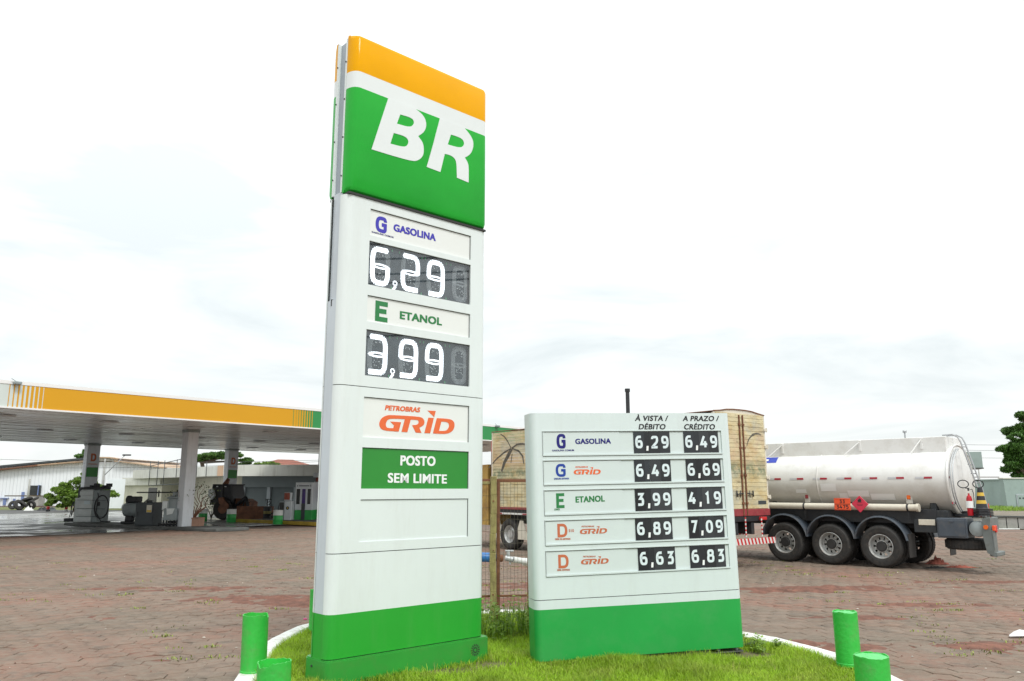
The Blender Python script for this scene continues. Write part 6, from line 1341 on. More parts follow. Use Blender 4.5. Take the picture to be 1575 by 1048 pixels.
# barrels
def barrel(label, px_, py_, hp, wp):
    p = G(px_, py_, .01); k = W(p); o = thing('barrel', label, 'barrel', (p.x, p.y, .01), rnd.uniform(0, 3), 'green and white painted barrels on the forecourt'); r_ = wp * k / 2; H_ = hp * k
    b = MB(); b.lathe([(0, 0), (r_, 0), (r_, H_ * .3), (r_ * 1.03, H_ * .32), (r_, H_ * .34), (r_, H_ * .63)], 'z', 28); b.build('green_body', 'drum_green', o)
    b = MB(); b.lathe([(r_, H_ * .63), (r_ * 1.03, H_ * .65), (r_, H_ * .67), (r_, H_ * .98), (r_ * 1.03, H_), (r_ * .97, H_), (r_ * .95, H_ * .96), (0, H_ * .96)], 'z', 28); b.build('white_top', 'drum_white', o)
barrel('green and white barrel just right of the planter column under a dry bush', 311.5, 801.5, 18, 13)
barrel('middle green and white barrel standing in front of the wheel loader', 355.3, 803.5, 19.5, 14)
barrel('rightmost green and white barrel in front of the small pump', 427, 806.5, 21, 14.5)
# yellow kerb
i2 = island(G(366, 800, .12), G(500, 806, .12), 2.2, '')
b = MB(); a_, c_ = G(364, 800.5, .1), G(500, 806.5, .1); e = (c_ - a_).normalized(); b.bbox(0, (c_ - a_).length, -.12, .02, -.01, .19, .02); o = b.build('yellow_kerb', 'yellow_kerb', loc=(a_.x, a_.y, 0)); o.rotation_euler.z = math.atan2(e.y, e.x); o['kind'] = 'structure'
# wheel loader
p = G(352, 800); k = W(p); ld = thing('wheel_loader', 'dark rusty backhoe loader with wide front blade parked under the canopy', 'loader', (p.x, p.y + .8, 0), R(-10))
b = MB(); b.prism([(-38 * k, 52 * k), (-8 * k, 52 * k), (-4 * k, 34 * k), (-3 * k, 22 * k), (-40 * k, 22 * k)], .1, 1.7, axis='y'); cbn = b.build('cab', 'black_paint', ld)
b = MB()
for a, c in (((-38, 52), (-41, 22)), ((-8, 52), (-3, 26)), ((-22, 52), (-22, 22))): b.cyl((a[0] * k, .06, a[1] * k), (c[0] * k, .06, c[1] * k), .05, n=6)
b.bbox(-39 * k, -6 * k, .0, 1.8, 52 * k, 54 * k, .03); b.build('cab_frame', 'black_paint', cbn)
b = MB(); b.prism([(-3 * k, 14 * k), (20 * k, 14 * k), (21 * k, 26 * k), (12 * k, 31 * k), (-3 * k, 32 * k)], .4, 1.5, axis='y'); b.build('bonnet', 'loader_rust', ld)
b = MB(); b.prism([(-24 * k, 33 * k), (-18 * k, 34 * k), (-6 * k, 22 * k), (-8 * k, 16 * k), (-22 * k, 24 * k)], -.25, .05, axis='y'); b.build('fender', 'loader_rust', ld)
b = MB(); b.cyl((-3 * k, .2, 18 * k), (18 * k, .1, 34 * k), .11, n=8).cyl((18 * k, .1, 34 * k), (26 * k, 0, 12 * k), .10, n=8).cyl((2 * k, .2, 10 * k), (22 * k, .1, 16 * k), .12, n=8).cyl((10 * k, .3, 14 * k), (16 * k, .15, 32 * k), .05, n=8); b.build('lift_arm', 'black_paint', ld)
b = MB(); b.cyl((-44 * k, .9, 20 * k), (-30 * k, .9, 55 * k), .13, n=8).cyl((-30 * k, .9, 55 * k), (-24 * k, .9, 62 * k), .12, n=8).cyl((-24 * k, .9, 62 * k), (-27 * k, .9, 48 * k), .09, n=8).cyl((-50 * k, .9, 26 * k), (-30 * k, .9, 48 * k), .06, n=8); b.build('backhoe_arm', 'loader_rust', ld)
b = MB(); b.prism([(-44 * k, 46 * k), (-37 * k, 47 * k), (-33 * k, 36 * k), (-38 * k, 30 * k), (-43 * k, 34 * k)], -.1, .1, axis='y'); b.build('torn_sheet', 'machine_light', ld)
b = MB(); b.prism([(0, 0), (.28, .02), (.34, .5), (.22, 20 * k), (.02, 20 * k), (.1, .5)], -2.5 + .2, .2, axis='y', T=Matrix.Translation((6 * k, -.4, .02)) @ Matrix.Rotation(R(-90), 4, 'Z') @ Matrix.Translation((0, 2.6, 0)) @ Matrix.Diagonal((1, 1, 1, 1))); b.build('blade', 'loader_rust', ld)
for x, y, r_ in ((-18, 0, .68), (8, .15, .45), (-18, 1.7, .68), (8, 1.6, .45)):
    b = MB(); b.lathe([(.2, -.05), (r_ * .5, -.1), (r_ * .9, -.16), (r_, -.1), (r_, .2), (r_ * .9, .25), (r_ * .5, .2), (.2, .2)], 'y', 28); wl = b.build('wheel', 'rubber', ld, loc=(x * k, y, r_)); b = MB(); b.lathe([(0, -.09), (r_ * .3, -.10), (r_ * .5, -.09)], 'y', 20); b.build('rim', 'loader_rust', wl)
for x in (-32, -18): b = MB(); b.bbox(x * k, (x + 3) * k, -.02, .02, 49.5 * k, 51 * k, .01); b.build('work_lamp', 'letter_white', cbn)
# dry bush beside it
p = G(316, 799); bs_ = thing('dry_bush', 'small yellowish bush growing beside the loader', 'bush', (p.x, p.y + 1.0, 0)); k = W(p); b = MB()
for i in range(7): limb(b, (0, 0, 0), (rnd.uniform(-.6, .6), rnd.uniform(-.3, .3), rnd.uniform(.8, 1.4)), .03, .01, .2, 4)
b.build('stems', 'bark', bs_); foliage('leaves', [((0, 0, 1.2), (.65, .5, .6), 1)], 'leaf_olive', bs_, 420, .06, 9)
# black drum with hand pump
p = G(407, 798, .12); k = W(p); dm = thing('oil_drum', 'black oil drum with tan band and hand pump on the yellow kerbed island', 'drum', (p.x, p.y + .5, .12))
b = MB(); r_ = 6 * k; b.lathe([(0, 0), (r_, 0), (r_, 6 * k), (r_ * 1.04, 6.5 * k), (r_, 7 * k), (r_, 17 * k), (r_ * .96, 17.3 * k), (0, 17 * k)], 'z', 24); b.build('body', 'black_paint', dm); b = MB(); b.lathe([(r_ * 1.015, 6.8 * k), (r_ * 1.015, 11 * k)], 'z', 24); b.build('band', 'old_wood', dm)
b = MB(); b.cyl((-.05, 0, 17 * k), (-.05, 0, 28 * k), .04, n=8).tube([(-.12, 0, 26 * k), (-.15, 0, 28.5 * k), (.1, 0, 29 * k), (.22, 0, 28 * k)], .03, n=6).tube([(.0, 0, 20 * k), (.2, 0, 23 * k), (.1, 0, 26 * k), (-.1, 0, 22 * k)], .025, n=6); b.build('hand_pump', 'machine_dark', dm)
p = G(419, 799, .12); o = thing('dark_hose', 'dark hose heap lying at the foot of the oil drum', 'hose', (p.x, p.y + .3, .12)); b = MB(); b.tube([(.25 * math.cos(a) * (1 - a * .03), .2 * math.sin(a), .05 + .03 * a) for a in np.linspace(0, 14, 40)], .03, n=6); b.build('coil', 'black_paint', o)
# small pump with red advert on top
p = G(434, 801, .12); k = W(p); sp_ = thing('fuel_pump', 'light grey fuel pump with glass side and red advert on top', 'fuel pump', (p.x, p.y + .4, .12), R(-4))
b = MB(); b.bbox(-1 * k, 10.5 * k, 0, .7, 0, 29 * k, .03); b.build('front_panel', 'booth_white', sp_); b = MB(); b.bbox(-9 * k, -1.1 * k, .02, .68, 0, 29 * k, .03); b.build('side_cabinet', 'machine_grey', sp_)
b = MB(); b.bbox(-8.4 * k, -1.6 * k, -.01, .019, 13 * k, 27 * k, .01); b.build('display_window', 'window_dark', sp_); b = MB(); b.lathe([(0, -.015), (2.6 * k, -.015), (2.6 * k, -.001)], 'y', 24, T=Matrix.Translation((4.5 * k, 0, 18.5 * k))); b.build('round_badge', 'machine_dark', sp_); b = MB(); b.lathe([(0, -.02), (1.2 * k, -.02), (1.2 * k, -.016)], 'y', 6, T=Matrix.Translation((4.5 * k, 0, 18.5 * k))); b.build('badge_star', 'cone_yellow', sp_)
b = MB(); b.bbox(-4.5 * k, 7 * k, .3, .5, 29.5 * k, 42 * k, .02); ad_ = b.build('advert_box', 'booth_white', sp_); b = MB(); b.box(-4.2 * k, 4.5 * k, .29, .299, 31 * k, 41.5 * k); b.build('advert_face', 'rag_red', ad_)
b = MB(); b.tube([(-9.5 * k, .2, 27 * k), (-11 * k, .1, 20 * k), (-10.5 * k, .1, 6 * k), (-9.5 * k, .2, 14 * k)], .03, n=6); b.build('hose', 'black_paint', sp_)
# two advert booths
def booth(label, px0, px1, py_, h_, word):
    p = G((px0 + px1) / 2, py_, .12); k = W(p); w_ = (px1 - px0) * k; o = thing('oil_change_booth', label, 'booth', (p.x, p.y + .3, .12), R(-3))
    b = MB(); b.bbox(-w_ / 2, w_ / 2, 0, 1.4, 0, 15 * k, .02); b.build('green_base', 'drum_green', o); b = MB(); b.bbox(-w_ / 2, w_ / 2, 0, 1.4, 15 * k + .002, h_ * k, .02); b.build('white_body', 'booth_white', o)
    return o, k, w_
o, k, w_ = booth('white and green booth with three tall windows and purple advert', 450, 477, 800.5, 57, '')
for a, c, m in ((-.42, -.22, 'window_dark'), (-.10, .1, 'advert_purple'), (.22, .40, 'window_dark')): b = MB(); b.bbox(a * w_, c * w_, -.03, -.001, 24 * k if a != -.10 else 2 * k, 47 * k, .01); wd_ = b.build('window', m, o)
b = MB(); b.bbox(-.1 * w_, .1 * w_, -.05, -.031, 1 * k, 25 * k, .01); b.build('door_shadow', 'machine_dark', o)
b = MB(); b.box(-.3 * w_, .3 * w_, -.006, -.001, 51 * k, 52.5 * k).box(-.4 * w_, -.36 * w_, -.006, -.001, 50.5 * k, 53 * k).box(.36 * w_, .4 * w_, -.006, -.001, 50.5 * k, 53.5 * k); b.build('header_print', 'machine_dark', o, fix=False)
o, k, w_ = booth('white and green booth with purple poster beside the tall price tower', 478, 512, 799.5, 57, '')
b = MB(); b.bbox(-.38 * w_, .3 * w_, -.03, -.001, 27 * k, 48 * k, .01); po_ = b.build('poster', 'advert_purple', o); b = MB(); b.prism([(-2 * k, 36 * k), (1 * k, 40 * k), (4 * k, 38 * k), (3 * k, 34 * k), (0, 33 * k)], -.035, -.031, axis='y'); b.build('poster_mark', 'advert_yellow', po_)
b = MB(); b.box(-.2 * w_, .2 * w_, -.006, -.001, 51 * k, 52.5 * k).box(-.36 * w_, -.28 * w_, -.006, -.001, 50.5 * k, 53.5 * k); b.build('header_print', 'machine_dark', o, fix=False)
for i in range(5): 
    b = MB(); b.box(-.45 * w_, .45 * w_, -.012, -.001, (17 + 1.8 * i) * k, (17.5 + 1.8 * i) * k); b.build('louvre', 'machine_light', o)
p = D(484, 731, 56); o = thing('hanging_sign', 'small white sign with red panel hanging right of the service building front', 'sign', (p.x, p.y, p.z)); k = W(p); b = MB(); b.bbox(-2 * k, 14 * k, 0, .15, -3.5 * k, 3.5 * k, .02); b.build('board', 'booth_white', o); b = MB(); b.bbox(2 * k, 12 * k, -.01, .12, -10 * k, -3.7 * k, .02); b.build('red_board', 'rag_red', o); b = MB(); b.cyl((5 * k, .07, 3.5 * k), (5 * k, .07, 7 * k + 1.2), .03, n=6); b.build('hanger', 'steel', o)

# ================================================================== SERVICE BUILDING
def Dw(px_, py_, d): return D(px_, py_, d)
d1, d0 = 66.0, 84.0
P2 = Dw(343, 733, d1); P3 = Dw(560, 730.5, d1 - 2); P1 = Dw(204, 735, d0); zf0, zf1 = 3.02, Dw(420, 715.5, d1).z
sb = thing('service_building', 'long low white fascia service building with grey shopfront behind the forecourt', 'building', (0, 0, 0))
def wall_prism(mb, a, b_, dep, z0, z1, off=0.0, m=0):
    e = Vector((b_.x - a.x, b_.y - a.y, 0)).normalized(); nn = Vector((-e.y, e.x, 0)); a2 = a + nn * off; b2 = b_ + nn * off
    mb.prism([(a2.x, a2.y), (b2.x, b2.y), (b2.x + nn.x * dep, b2.y + nn.y * dep), (a2.x + nn.x * dep, a2.y + nn.y * dep)], z0, z1, m)
def along(a, b_, px_):           # point on the line a-b seen at photo column px
    r = ray(px_, 740); A_ = np.array([[b_.x - a.x, -r.x], [b_.y - a.y, -r.y]]); t = np.linalg.solve(A_, np.array([-a.x, -a.y]))[0]; return a.lerp(b_, t)
b = MB(); wall_prism(b, P2, P3, 9, zf0, zf1); b.build('fascia', 'fascia_white', sb)
b = MB(); wall_prism(b, P1, along(P1, P2, 300), 6, zf0 + .02, zf1 - .02); wall_prism(b, along(P1, P2, 300.1), along(P1, P2, 333), 6, zf0 + .03, zf1 - .05); b.build('fascia', 'fascia_white', sb)
b = MB(); wall_prism(b, along(P1, P2, 333.2), P2, 6, zf0 + .02, zf1 - .03); b.build('rusty_fascia', 'fascia_rust', sb)
W2, W3 = P2 + Vector((0, 2.2, 0)), P3 + Vector((0, 2.2, 0)); W1 = P1 + Vector((3.5, 1.8, 0))
b = MB(); wall_prism(b, along(W2, W3, 375), W3, 6, 0, zf0 - .002); b.build('wall', 'wall_grey', sb)
b = MB(); wall_prism(b, along(W1, W2, 238), W2, 6, 0, zf0 - .002); wall_prism(b, along(W2, W3, 340), along(W2, W3, 374.8), 6, 0, zf0 - .004); b.build('wall', 'wall_cream', sb)
for a, c in ((373, 380), (414, 419), (455, 460), (495, 500)): b = MB(); wall_prism(b, along(W2, W3, a), along(W2, W3, c), .3, 0, zf0 - .9, -.32); b.build('pier', 'wall_mid', sb)
b = MB(); wall_prism(b, along(W2, W3, 375), W3, .3, zf0 - .9 + .002, zf0 - .003, -.3); b.build('lintel', 'wall_grey', sb)
for a, c in ((380.5, 413.5), (419.5, 454.5), (460.5, 494)): b = MB(); wall_prism(b, along(W2, W3, a), along(W2, W3, c), .1, .3, zf0 - .92, -.12); b.build('shutter', 'shutter', sb)
b = MB(); wall_prism(b, along(W2, W3, 375), W3, .6, 0, .28, -.95); b.build('plinth_wall', 'drum_white', sb)
for a, c in ((247, 262), (264.5, 278), (366, 373)):
    b = MB(); wall_prism(b, along(W1, W2, a) if a < 300 else along(W2, W3, a), along(W1, W2, c) if a < 300 else along(W2, W3, c), .06, .95, 2.25, -.05); wn = b.build('window', 'window_dark', sb)
    if a < 300:
        b = MB()
        for q in range(4): s0 = along(W1, W2, a + (c - a) * (q + .5) / 4); b.bbox(s0.x - .03, s0.x + .03, s0.y - .12, s0.y - .06, .97, 2.22, .004)
        b.bbox(s0.x - .8, s0.x + .3, s0.y - .13, s0.y - .121, 1.55, 1.6, .003); b.build('window_bars', 'steel', wn)
b = MB()
for px_ in (231, 243, 253, 272, 303, 318): q = along(P1, P2, px_); b.cyl((q.x, q.y - .25, zf0 - .7 if px_ < 260 else zf0), (q.x, q.y - .25, zf1 + .75 if px_ < 300 else zf1 + .35), .035, n=6)
q0, q1 = along(P1, P2, 231), along(P1, P2, 280); b.cyl((q0.x, q0.y - .25, zf1 + .3), (q1.x, q1.y - .25, zf1 + .75), .035, n=6).cyl((q0.x, q0.y - .25, zf0 - .7), (q1.x, q1.y - .25, zf0 - .6), .035, n=6); b.build('sign_frame', 'machine_dark', sb)
# low annex left with stained parapet
an = thing('annex', 'low white annex with stained parapet and dark doorway left of the service building', 'building', (0, 0, 0))
A1, A2_ = Dw(187, 790, 86), Dw(246, 790, 80); b = MB(); wall_prism(b, A1, A2_, 5, 0, 2.35); b.build('wall', 'wall_cream', an); b = MB(); wall_prism(b, A1, A2_, 5.3, 2.352, 3.15, -.25); b.build('parapet', 'fascia_white', an)
b = MB(); wall_prism(b, along(A1, A2_, 230), along(A1, A2_, 243), .05, 0, 2.1, -.04); b.build('door', 'window_dark', an)
o = thing('white_gate', 'plain white metal gate beside the annex behind the compressor', 'gate', tuple(Dw(172, 790, 84).xy) + (0,)); b = MB(); b.bbox(-.7, 1.1, 0, .06, 0, 3.0, .01); b.build('leaf', 'metal_sheet', o)
# ================================================================== WAREHOUSE
wh = thing('warehouse', 'pale corrugated metal warehouse with low gable roof and rusty eaves', 'building', (0, 0, 0))
dW = 96.0
def WP(x, y): p = Dw(x, y, dW); return (p.x, p.z)
out = [WP(-120, 733), WP(0, 718), WP(133, 706), WP(150, 704.5), WP(166, 703), WP(181, 704.5), WP(181, 709), WP(256, 719.5)]
prof = [(out[0][0], 0)] + out + [(out[-1][0], 0)]
def top_at(x):
    for a, c in zip(out[:-1], out[1:]):
        if a[0] <= x <= c[0] and c[0] > a[0]: return a[1] + (c[1] - a[1]) * (x - a[0]) / (c[0] - a[0])
    return out[-1][1]
b = MB(); b.prism(prof, dW + .25, dW + 18, axis='y'); b.build('body', 'metal_sheet', wh)
xs = np.arange(out[0][0], out[-1][0], .42); 
for k, x in enumerate(xs[:-1]):
    if x + .41 < Dw(-12, 740, dW).x: continue
    b = MB(); z0_, z1_ = top_at(x) - .05, top_at(x + .41) - .05; ybase = 0.0
    b.add([(x, dW + .20, 0), (x + .05, dW + .17, 0), (x + .33, dW + .17, 0), (x + .40, dW + .20, 0), (x, dW + .20, z0_), (x + .05, dW + .17, z0_), (x + .33, dW + .17, z1_), (x + .40, dW + .20, z1_)], [(0, 1, 5, 4), (1, 2, 6, 5), (2, 3, 7, 6)]); b.build('wall_sheet', 'metal_sheet', wh)
def eave(pts, m, th=.28, up=0.0, pro=.6):
    b = MB()
    for a, c in zip(pts[:-1], pts[1:]):
        if c[0] - a[0] < .01: continue
        b.add([(a[0], dW - pro, a[1] - th + up), (c[0], dW - pro, c[1] - th + up), (c[0], dW - pro, c[1] + up), (a[0], dW - pro, a[1] + up), (a[0], dW + 18, a[1] - th + up), (c[0], dW + 18, c[1] - th + up), (c[0], dW + 18, c[1] + up), (a[0], dW + 18, a[1] + up)], [(0, 1, 2, 3), (4, 7, 6, 5), (0, 4, 5, 1), (3, 2, 6, 7)])
    return b.build('eave', m, wh)
eave([WP(-120, 736), WP(0, 722), WP(62, 715)], 'loader_rust', .15, 0); eave([WP(62, 715), WP(133, 709), WP(140, 708)], 'rust_trim', .13); eave([WP(-120, 731), WP(0, 716.5), WP(140, 703.5)], 'machine_dark', .22, .0, .4); eave([WP(138, 704.8), WP(152, 703.2), WP(172, 703.4), WP(185, 705.8)], 'rust_trim', .13); eave([WP(179, 708.8), WP(220, 713.5), WP(256, 719.5)], 'rust_trim', .12)
# opening and grimy block under it, blue framed openings
a, c = Dw(46, 747, dW - .2), Dw(60, 762, dW - .2); b = MB(); b.box(a.x, c.x, dW - .1, dW + .13, c.z, a.z); b.build('window', 'window_dark', wh)
b = MB(); b.box(Dw(60.1, 747, dW).x, Dw(61.2, 747, dW).x, dW - .2, dW + .13, c.z, a.z + .05); b.build('window_frame', 'blue_paint', wh)
a, c = Dw(43, 763, dW - 1), Dw(59, 786, dW - 1); b = MB(); b.bbox(a.x, c.x, dW - 1.2, dW + .1, 0, a.z, .03); b.build('block_pier', 'concrete', wh)
for x0_, x1_ in ((5, 8), (20, 22)): a, c = Dw(x0_, 766, dW), Dw(x1_, 777, dW); b = MB(); b.box(a.x, c.x, dW + .02, dW + .12, c.z, a.z - .1); b.build('blue_frame', 'blue_paint', wh)
a, c = Dw(-20, 766, dW), Dw(13, 767, dW); b = MB(); b.box(a.x, c.x, dW - .1, dW + .12, c.z, a.z); b.build('blue_lintel', 'blue_paint', wh)
a, c = Dw(33, 757, dW), Dw(35.5, 772, dW); b = MB(); b.box(a.x, c.x, dW + .02, dW + .12, c.z, a.z); b.build('blue_strip', 'blue_paint', wh)
# utility poles, lamp
def upole(label, px_, top, d, arms, lamp=None):
    T = Dw(px_, top, d); o = thing('utility_pole', label, 'pole', (T.x, T.y, 0)); b = MB(); b.cyl((0, 0, 0), (0, 0, T.z), .14, .1, n=8); b.build('shaft', 'concrete', o)
    for az, aw in arms: b = MB(); b.bbox(-aw, aw, -.06, .06, T.z - az - .12, T.z - az, .01); b.build('cross_arm', 'bark', o)
    if lamp: b = MB(); b.cyl((0, 0, T.z * lamp[0]), (lamp[1], -.2, T.z * lamp[0] + lamp[2]), .04, n=6); b.build('lamp_arm', 'steel', o); b = MB(); b.bbox(lamp[1] - .2, lamp[1] + .6, -.3, -.05, T.z * lamp[0] + lamp[2] - .02, T.z * lamp[0] + lamp[2] + .12, .03); b.build('lamp_head', 'black_paint', o)
    return o
upole('concrete utility pole with street lamp in front of the warehouse gable', 162, 706, 80, [(.2, .7)], (.66, 2.0, 2.0))
upole('short dark utility pole beside the black warehouse opening', 46, 737, 90, [(1.8, 2.6)])
upole('far utility pole with cross arm beyond the right boundary wall', 1505, 722, 130, [(1.2, 3.2), (2.4, 1.8)])
for j, (z0_, z1_, lb) in enumerate(((7.1, 7.0, 'highest'), (5.2, 5.0, 'middle'), (4.2, 5.0, 'lowest, sagging'))):
    wires = MB(); wires.tube([(-60 + i * 3.0, 79.6, z0_ + (z1_ - z0_) * i / 16 - .5 * math.sin(math.pi * i / 16)) for i in range(17)], .022, n=4); tag(wires.build('power_line', 'machine_dark'), lb + ' thin power line strung in front of the warehouse', 'wire', 'power lines by the warehouse')
for j, (z0_, lb) in enumerate(((9.5, 'upper'), (8.6, 'middle'), (7.4, 'lower'))):
    wires = MB(); wires.tube([(60 + i * 8.0, 130, z0_ - .5 * math.sin(math.pi * (i % 6) / 6)) for i in range(12)], .03, n=4); tag(wires.build('power_line', 'machine_dark'), lb + ' far power line beyond the right boundary wall', 'wire', 'power lines beyond the wall')
# tyres, rubble and barriers by the warehouse
for i, (px_, py_, t_, s_) in enumerate(((19, 784, 1.25, .50), (25.5, 784, 1.1, .62), (32, 784, .7, .6), (39, 784, 1.3, .52), (28.5, 775, .35, .6), (36, 774, .5, .58))):
    lab = ['tyre leaning at the left end of the scrap tyre heap', 'big tyre standing second from left in the scrap tyre heap', 'flat tyre at the foot of the scrap tyre heap', 'tyre leaning at the right end of the scrap tyre heap', 'tyre lying on top of the scrap tyre heap, left one', 'tyre lying on top of the scrap tyre heap, right one'][i]
    p = G(px_, 784.5); b = MB(); b.lathe([(.35, -.16), (.75, -.2), (.85, -.12), (.85, .12), (.75, .2), (.35, .16)], 'z', 20); o = b.build('scrap_tyre', 'rubber', loc=(p.x, p.y + i * .3, (.46 if i < 4 else .95))); o.rotation_euler = (t_, .2, i); o.scale = (s_,) * 3; tag(o, lab, 'tyre', 'scrap tyres heaped by the warehouse')
for i, (px_, m, lab) in enumerate(((44, 'drum_white', 'white lump of rubble beside the scrap tyres'), (65, 'black_paint', 'black bundle on the verge right of the scrap tyres'), (79, 'machine_dark', 'dark bundle on the verge under the bush'))):
    p = G(px_, 785.5); lump('rubble', p.x, p.y, .5, .35, .30, m, lab, 'rubble', 3 + i * 5)
for px_, lab in ((72, 'red and dark plastic barrier beside the verge bush'), (100, 'pink and white plastic barrier under the right side of the bush')):
    p = G(px_, 787); k = W(p); o = thing('plastic_barrier', lab, 'barrier', (p.x, p.y, 0)); b = MB(); b.bbox(-2.2 * k, 2.2 * k, 0, .3, .0, 3 * k, .03); b.build('base', 'drum_white' if px_ > 90 else 'black_paint', o); b = MB(); b.bbox(-1.6 * k, 1.6 * k, .02, .28, 3 * k, 7.5 * k, .04); b.build('top', 'red_paint', o)
# ================================================================== TREES
def tree(name, label, cat, base, blobs, trunk_r, m, n, size, seed, group=None, limbs=6):
    o = thing(name, label, cat, base, 0, group); b = MB(); zc = min(c[2] - r_[2] * .3 for c, r_, q in blobs); top = (blobs[0][0][0], blobs[0][0][1], zc); limb(b, (0, 0, -.05), top, trunk_r, trunk_r * .6, .08, 8)
    for c, r_, q in blobs: limb(b, top, (c[0], c[1], c[2] + r_[2] * .2), trunk_r * .5, trunk_r * .12, .12, 6)
    b.build('trunk', 'bark', o); foliage('crown', blobs, m, o, n, size, seed); return o
def TB(px_, py_, d, rpx, rpy, q=1): p = Dw(px_, py_, d); k = d / 1238; return p, rpx * k, rpy * k, q
def tree_px(name, label, base_px, d, blobs, tr_, m, n, size, seed, cat='tree'):
    B = Dw(base_px, 760, d); bl = []
    for (x, y, rx, ry, q) in blobs: p, a, c, q = TB(x, y, d, rx, ry, q); bl.append(((p.x - B.x, rnd.uniform(-.3, .3) * a, p.z), (a, a * .8, c), q))
    return tree(name, label, cat, (B.x, B.y, 0), bl, tr_, m, n, size, seed)
tree_px('bushy_tree', 'bright green bushy tree in front of the warehouse, cut by the column', 118, 72, [(118, 756, 24, 18, 1), (92, 758, 17, 13, .7), (128, 738, 16, 12, .6), (80, 768, 12, 9, .4), (108, 772, 20, 9, .6), (152, 752, 18, 11, .6), (168, 760, 11, 8, .3)], .22, 'leaf_bright', 3200, .16, 11)
tree_px('broad_tree', 'broad flat crowned dark tree rising behind the service building', 330, 105, [(312, 702, 20, 7, .7), (338, 700, 24, 8, 1), (362, 703, 18, 7, .6), (380, 710, 14, 5, .4), (300, 708, 14, 6, .4)], .4, 'leaf_dark', 3600, .20, 12)
tree_px('small_far_tree', 'small dark treetop behind the warehouse ridge left of the column', 126, 125, [(124, 702, 9, 4.5, .7), (133, 698, 8, 5, .7)], .25, 'leaf_dark', 1800, .25, 13)
tree_px('hedge_tree', 'low yellowish green treetop peeking over the white fascia', 408, 90, [(400, 714, 15, 4, .7), (422, 714, 12, 3, .5)], .2, 'leaf_bright', 1500, .18, 14)
tree_px('right_tree', 'dense green tree behind the boundary wall at the right edge', 1590, 64, [(1572, 700, 30, 20, 1.2), (1585, 668, 34, 26, 1.4), (1560, 724, 22, 12, .8), (1610, 700, 36, 30, 1), (1600, 650, 30, 22, .8), (1548, 690, 12, 8, .35), (1620, 730, 40, 20, .7), (1556, 706, 14, 16, .6), (1575, 640, 16, 10, .5)], .35, 'leaf_dark', 9000, .17, 15)
# red roofed house far behind
rh = thing('red_roof_house', 'distant house with low red hipped roof above the white fascia', 'house', tuple(Dw(425, 760, 92).xy) + (0,)); k = 92 / 1238; zr = Dw(425, 710, 92).z
b = MB(); b.bbox(-40 * k, 40 * k, 0, 6, 0, zr - .45, .02); b.build('wall', 'wall_cream', rh); b = MB(); zr0 = zr - .75
b.add([(-48 * k, -.6, zr0), (56 * k, -.6, zr0), (56 * k, 6.6, zr0), (-48 * k, 6.6, zr0), (-12 * k, 3, zr + .35), (12 * k, 3, zr + .30)], [(0, 1, 5, 4), (1, 2, 5), (2, 3, 4, 5), (3, 0, 4), (3, 2, 1, 0)]); b.build('roof', 'roof_red', rh)
# ================================================================== RIGHT SIDE: wall, gatehouse, kerb
rw = thing('boundary_wall', 'grey green rendered boundary wall behind the tanker', 'wall', (0, 0, 0))
R1, R2 = Dw(1470, 786, 66), Dw(1551, 786, 60); zt1 = Dw(1500, 738, 64).z
b = MB(); wall_prism(b, R1, R2, .25, 0, zt1 - .1); b.build('wall', 'wall_sage', rw); b = MB(); wall_prism(b, R1, R2, .35, zt1 - .098, zt1, -.05); b.build('coping', 'wall_sage', rw)
pr = thing('wall_pier', 'taller grey green wall pier with a meter box at the right edge', 'wall', tuple(Dw(1549, 760, 57).xy) + (0,)); k = 57 / 1238; zp = Dw(1560, 735, 57).z
b = MB(); b.prism([(-1 * k, 0), (70 * k, 0), (70 * k, zp - .08), (-3.5 * k, zp - .08)], 0, .5, axis='y'); b.build('wall', 'wall_sage', pr); b = MB(); b.bbox(-4.5 * k, 72 * k, -.06, .56, zp - .078, zp, .01); b.build('coping', 'fascia_white', pr)
b = MB(); b.bbox(13 * k, 34 * k, -.06, -.001, 15 * k, 35 * k, .02); mbx = b.build('meter_box', 'wall_mid', pr); b = MB(); b.bbox(15 * k, 32 * k, -.075, -.061, 17 * k, 33 * k, .01); b.build('meter_door', 'wall_sage', mbx)
for x in (18, 23): b = MB(); b.lathe([(0, -.09), (1.3 * k, -.09), (1.3 * k, -.076)], 'y', 12, T=Matrix.Translation((x * k, 0, 29 * k))); b.build('dial', 'machine_dark', mbx)
gh = thing('gatehouse', 'grey green gatehouse post with boxy flat canopy behind the tanker tail', 'gatehouse', tuple(Dw(1493, 760, 44).xy) + (0,), R(-22)); k = 44 / 1238; z0_, z1_ = Dw(1490, 720, 44).z, Dw(1490, 696, 44).z
b = MB(); b.prism([(-26 * k, -16 * k), (18 * k, -16 * k), (18 * k, 40 * k), (-26 * k, 40 * k)], z0_, z1_, axis='z'); b.build('canopy_box', 'wall_sage', gh)
b = MB(); b.prism([(-12 * k, -6 * k), (5 * k, -6 * k), (5 * k, 20 * k), (-12 * k, 20 * k)], 0, z0_ - .002, axis='z'); b.build('post', 'wall_sage', gh); b = MB(); b.prism([(-27 * k, -17 * k), (19 * k, -17 * k), (19 * k, 41 * k), (-27 * k, 41 * k)], z0_ - .06, z0_ - .003, axis='z'); b.build('soffit', 'dark_concrete', gh)
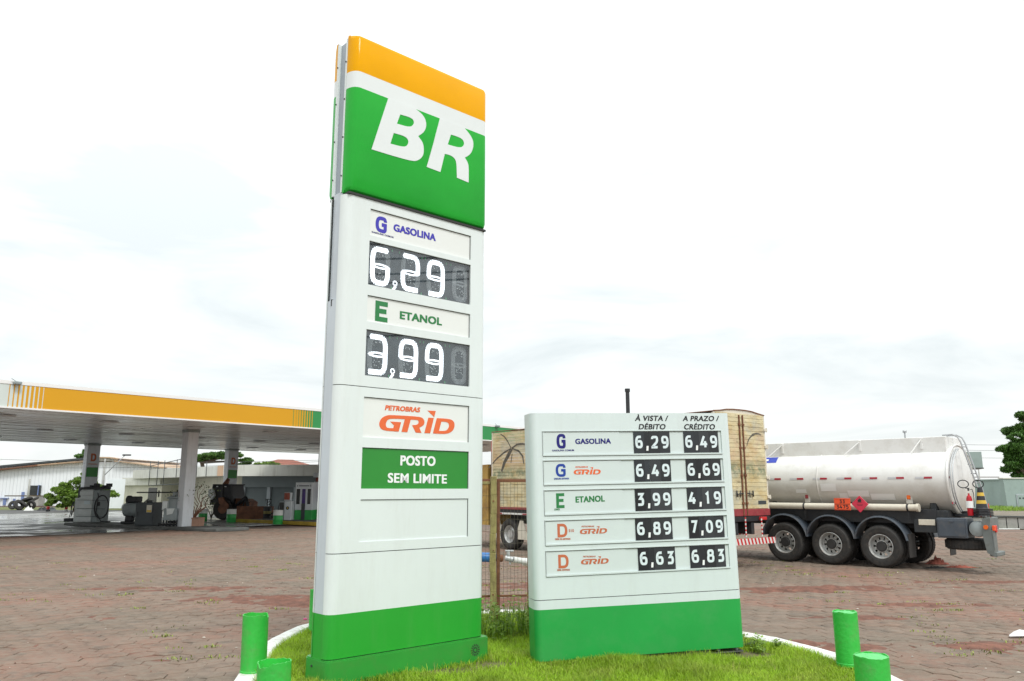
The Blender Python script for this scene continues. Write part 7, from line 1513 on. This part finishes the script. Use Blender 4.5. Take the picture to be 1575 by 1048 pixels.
pf = bpy.data.objects.new('stone_kerb', None); COL.objects.link(pf); pf['kind'] = 'structure'; K1, K2 = G(1480, 811.5), G(1640, 814.5); e = (K2 - K1).normalized(); nn = Vector((-e.y, e.x, 0)); L = (K2 - K1).length; zk = .62
b = MB()
for i in range(9):
    a0, a1 = K1 + e * (L * i / 9 + .02), K1 + e * (L * (i + 1) / 9 - .02); b = MB(); jt = rnd.uniform(-.02, .02); a0 = a0 + nn * jt; a1 = a1 + nn * jt; b.prism([(a0.x, a0.y), (a1.x, a1.y), (a1.x + nn.x * .4, a1.y + nn.y * .4), (a0.x + nn.x * .4, a0.y + nn.y * .4)], -.02, zk - .1 + rnd.uniform(-.015, .015)); b.build('kerb_stone', 'concrete', pf)
b = MB(); wall_prism(b, K1, K2, .45, zk - .08, zk, -.05); b.build('kerb_edge', 'dark_concrete', pf)
b = MB(); wall_prism(b, K1, K2, 22, .0, zk - .02, .45); b.build('terrace', 'gravel_strip', pf)
sp = []
for i in range(70): t = rnd.random(); p = K1.lerp(K2, t) + nn * rnd.uniform(12, 20); sp.append((p.x, p.y, zk - .03, 1))
blades('verge_grass', sp, 'weed', 'rough grass along the foot of the right boundary wall', 'grass', .1, .32, 40, .7, .03, False, 'stuff')
rp = G(1400, 801, 0); lump('brick_rubble', Dw(1398, 801, 46).x, 46, 1.6, .5, .25, 'roof_red', 'low heap of red brick rubble on the paving behind the tanker wheels', 'rubble', 4)
p = G(1545, 815.8); b = MB(); b.cyl((-.8, 0, .05), (.8, .1, .05), .03, n=8); o = b.build('loose_pipe', 'pvc_white', loc=(p.x, p.y, 0)); tag(o, 'pale pipe lying on the ground right of the tanker bumper', 'pipe')
# service cables along the street behind the camera: they show as reflections in the number displays
sc_ = MB()
for i, (x, z) in enumerate(((17.0, 10.9), (17.1, 10.5), (17.0, 9.95), (17.2, 9.65), (17.1, 7.6))): sc_.tube([(x, -46 + 5 * q, z + .03 * (q - 10) - .5 * math.sin(math.pi * ((q + i) % 8) / 8)) for q in range(15)], .035, n=4)
o = sc_.build('street_cables', 'machine_dark'); tag(o, 'bundle of street cables passing beside the station', 'wires')
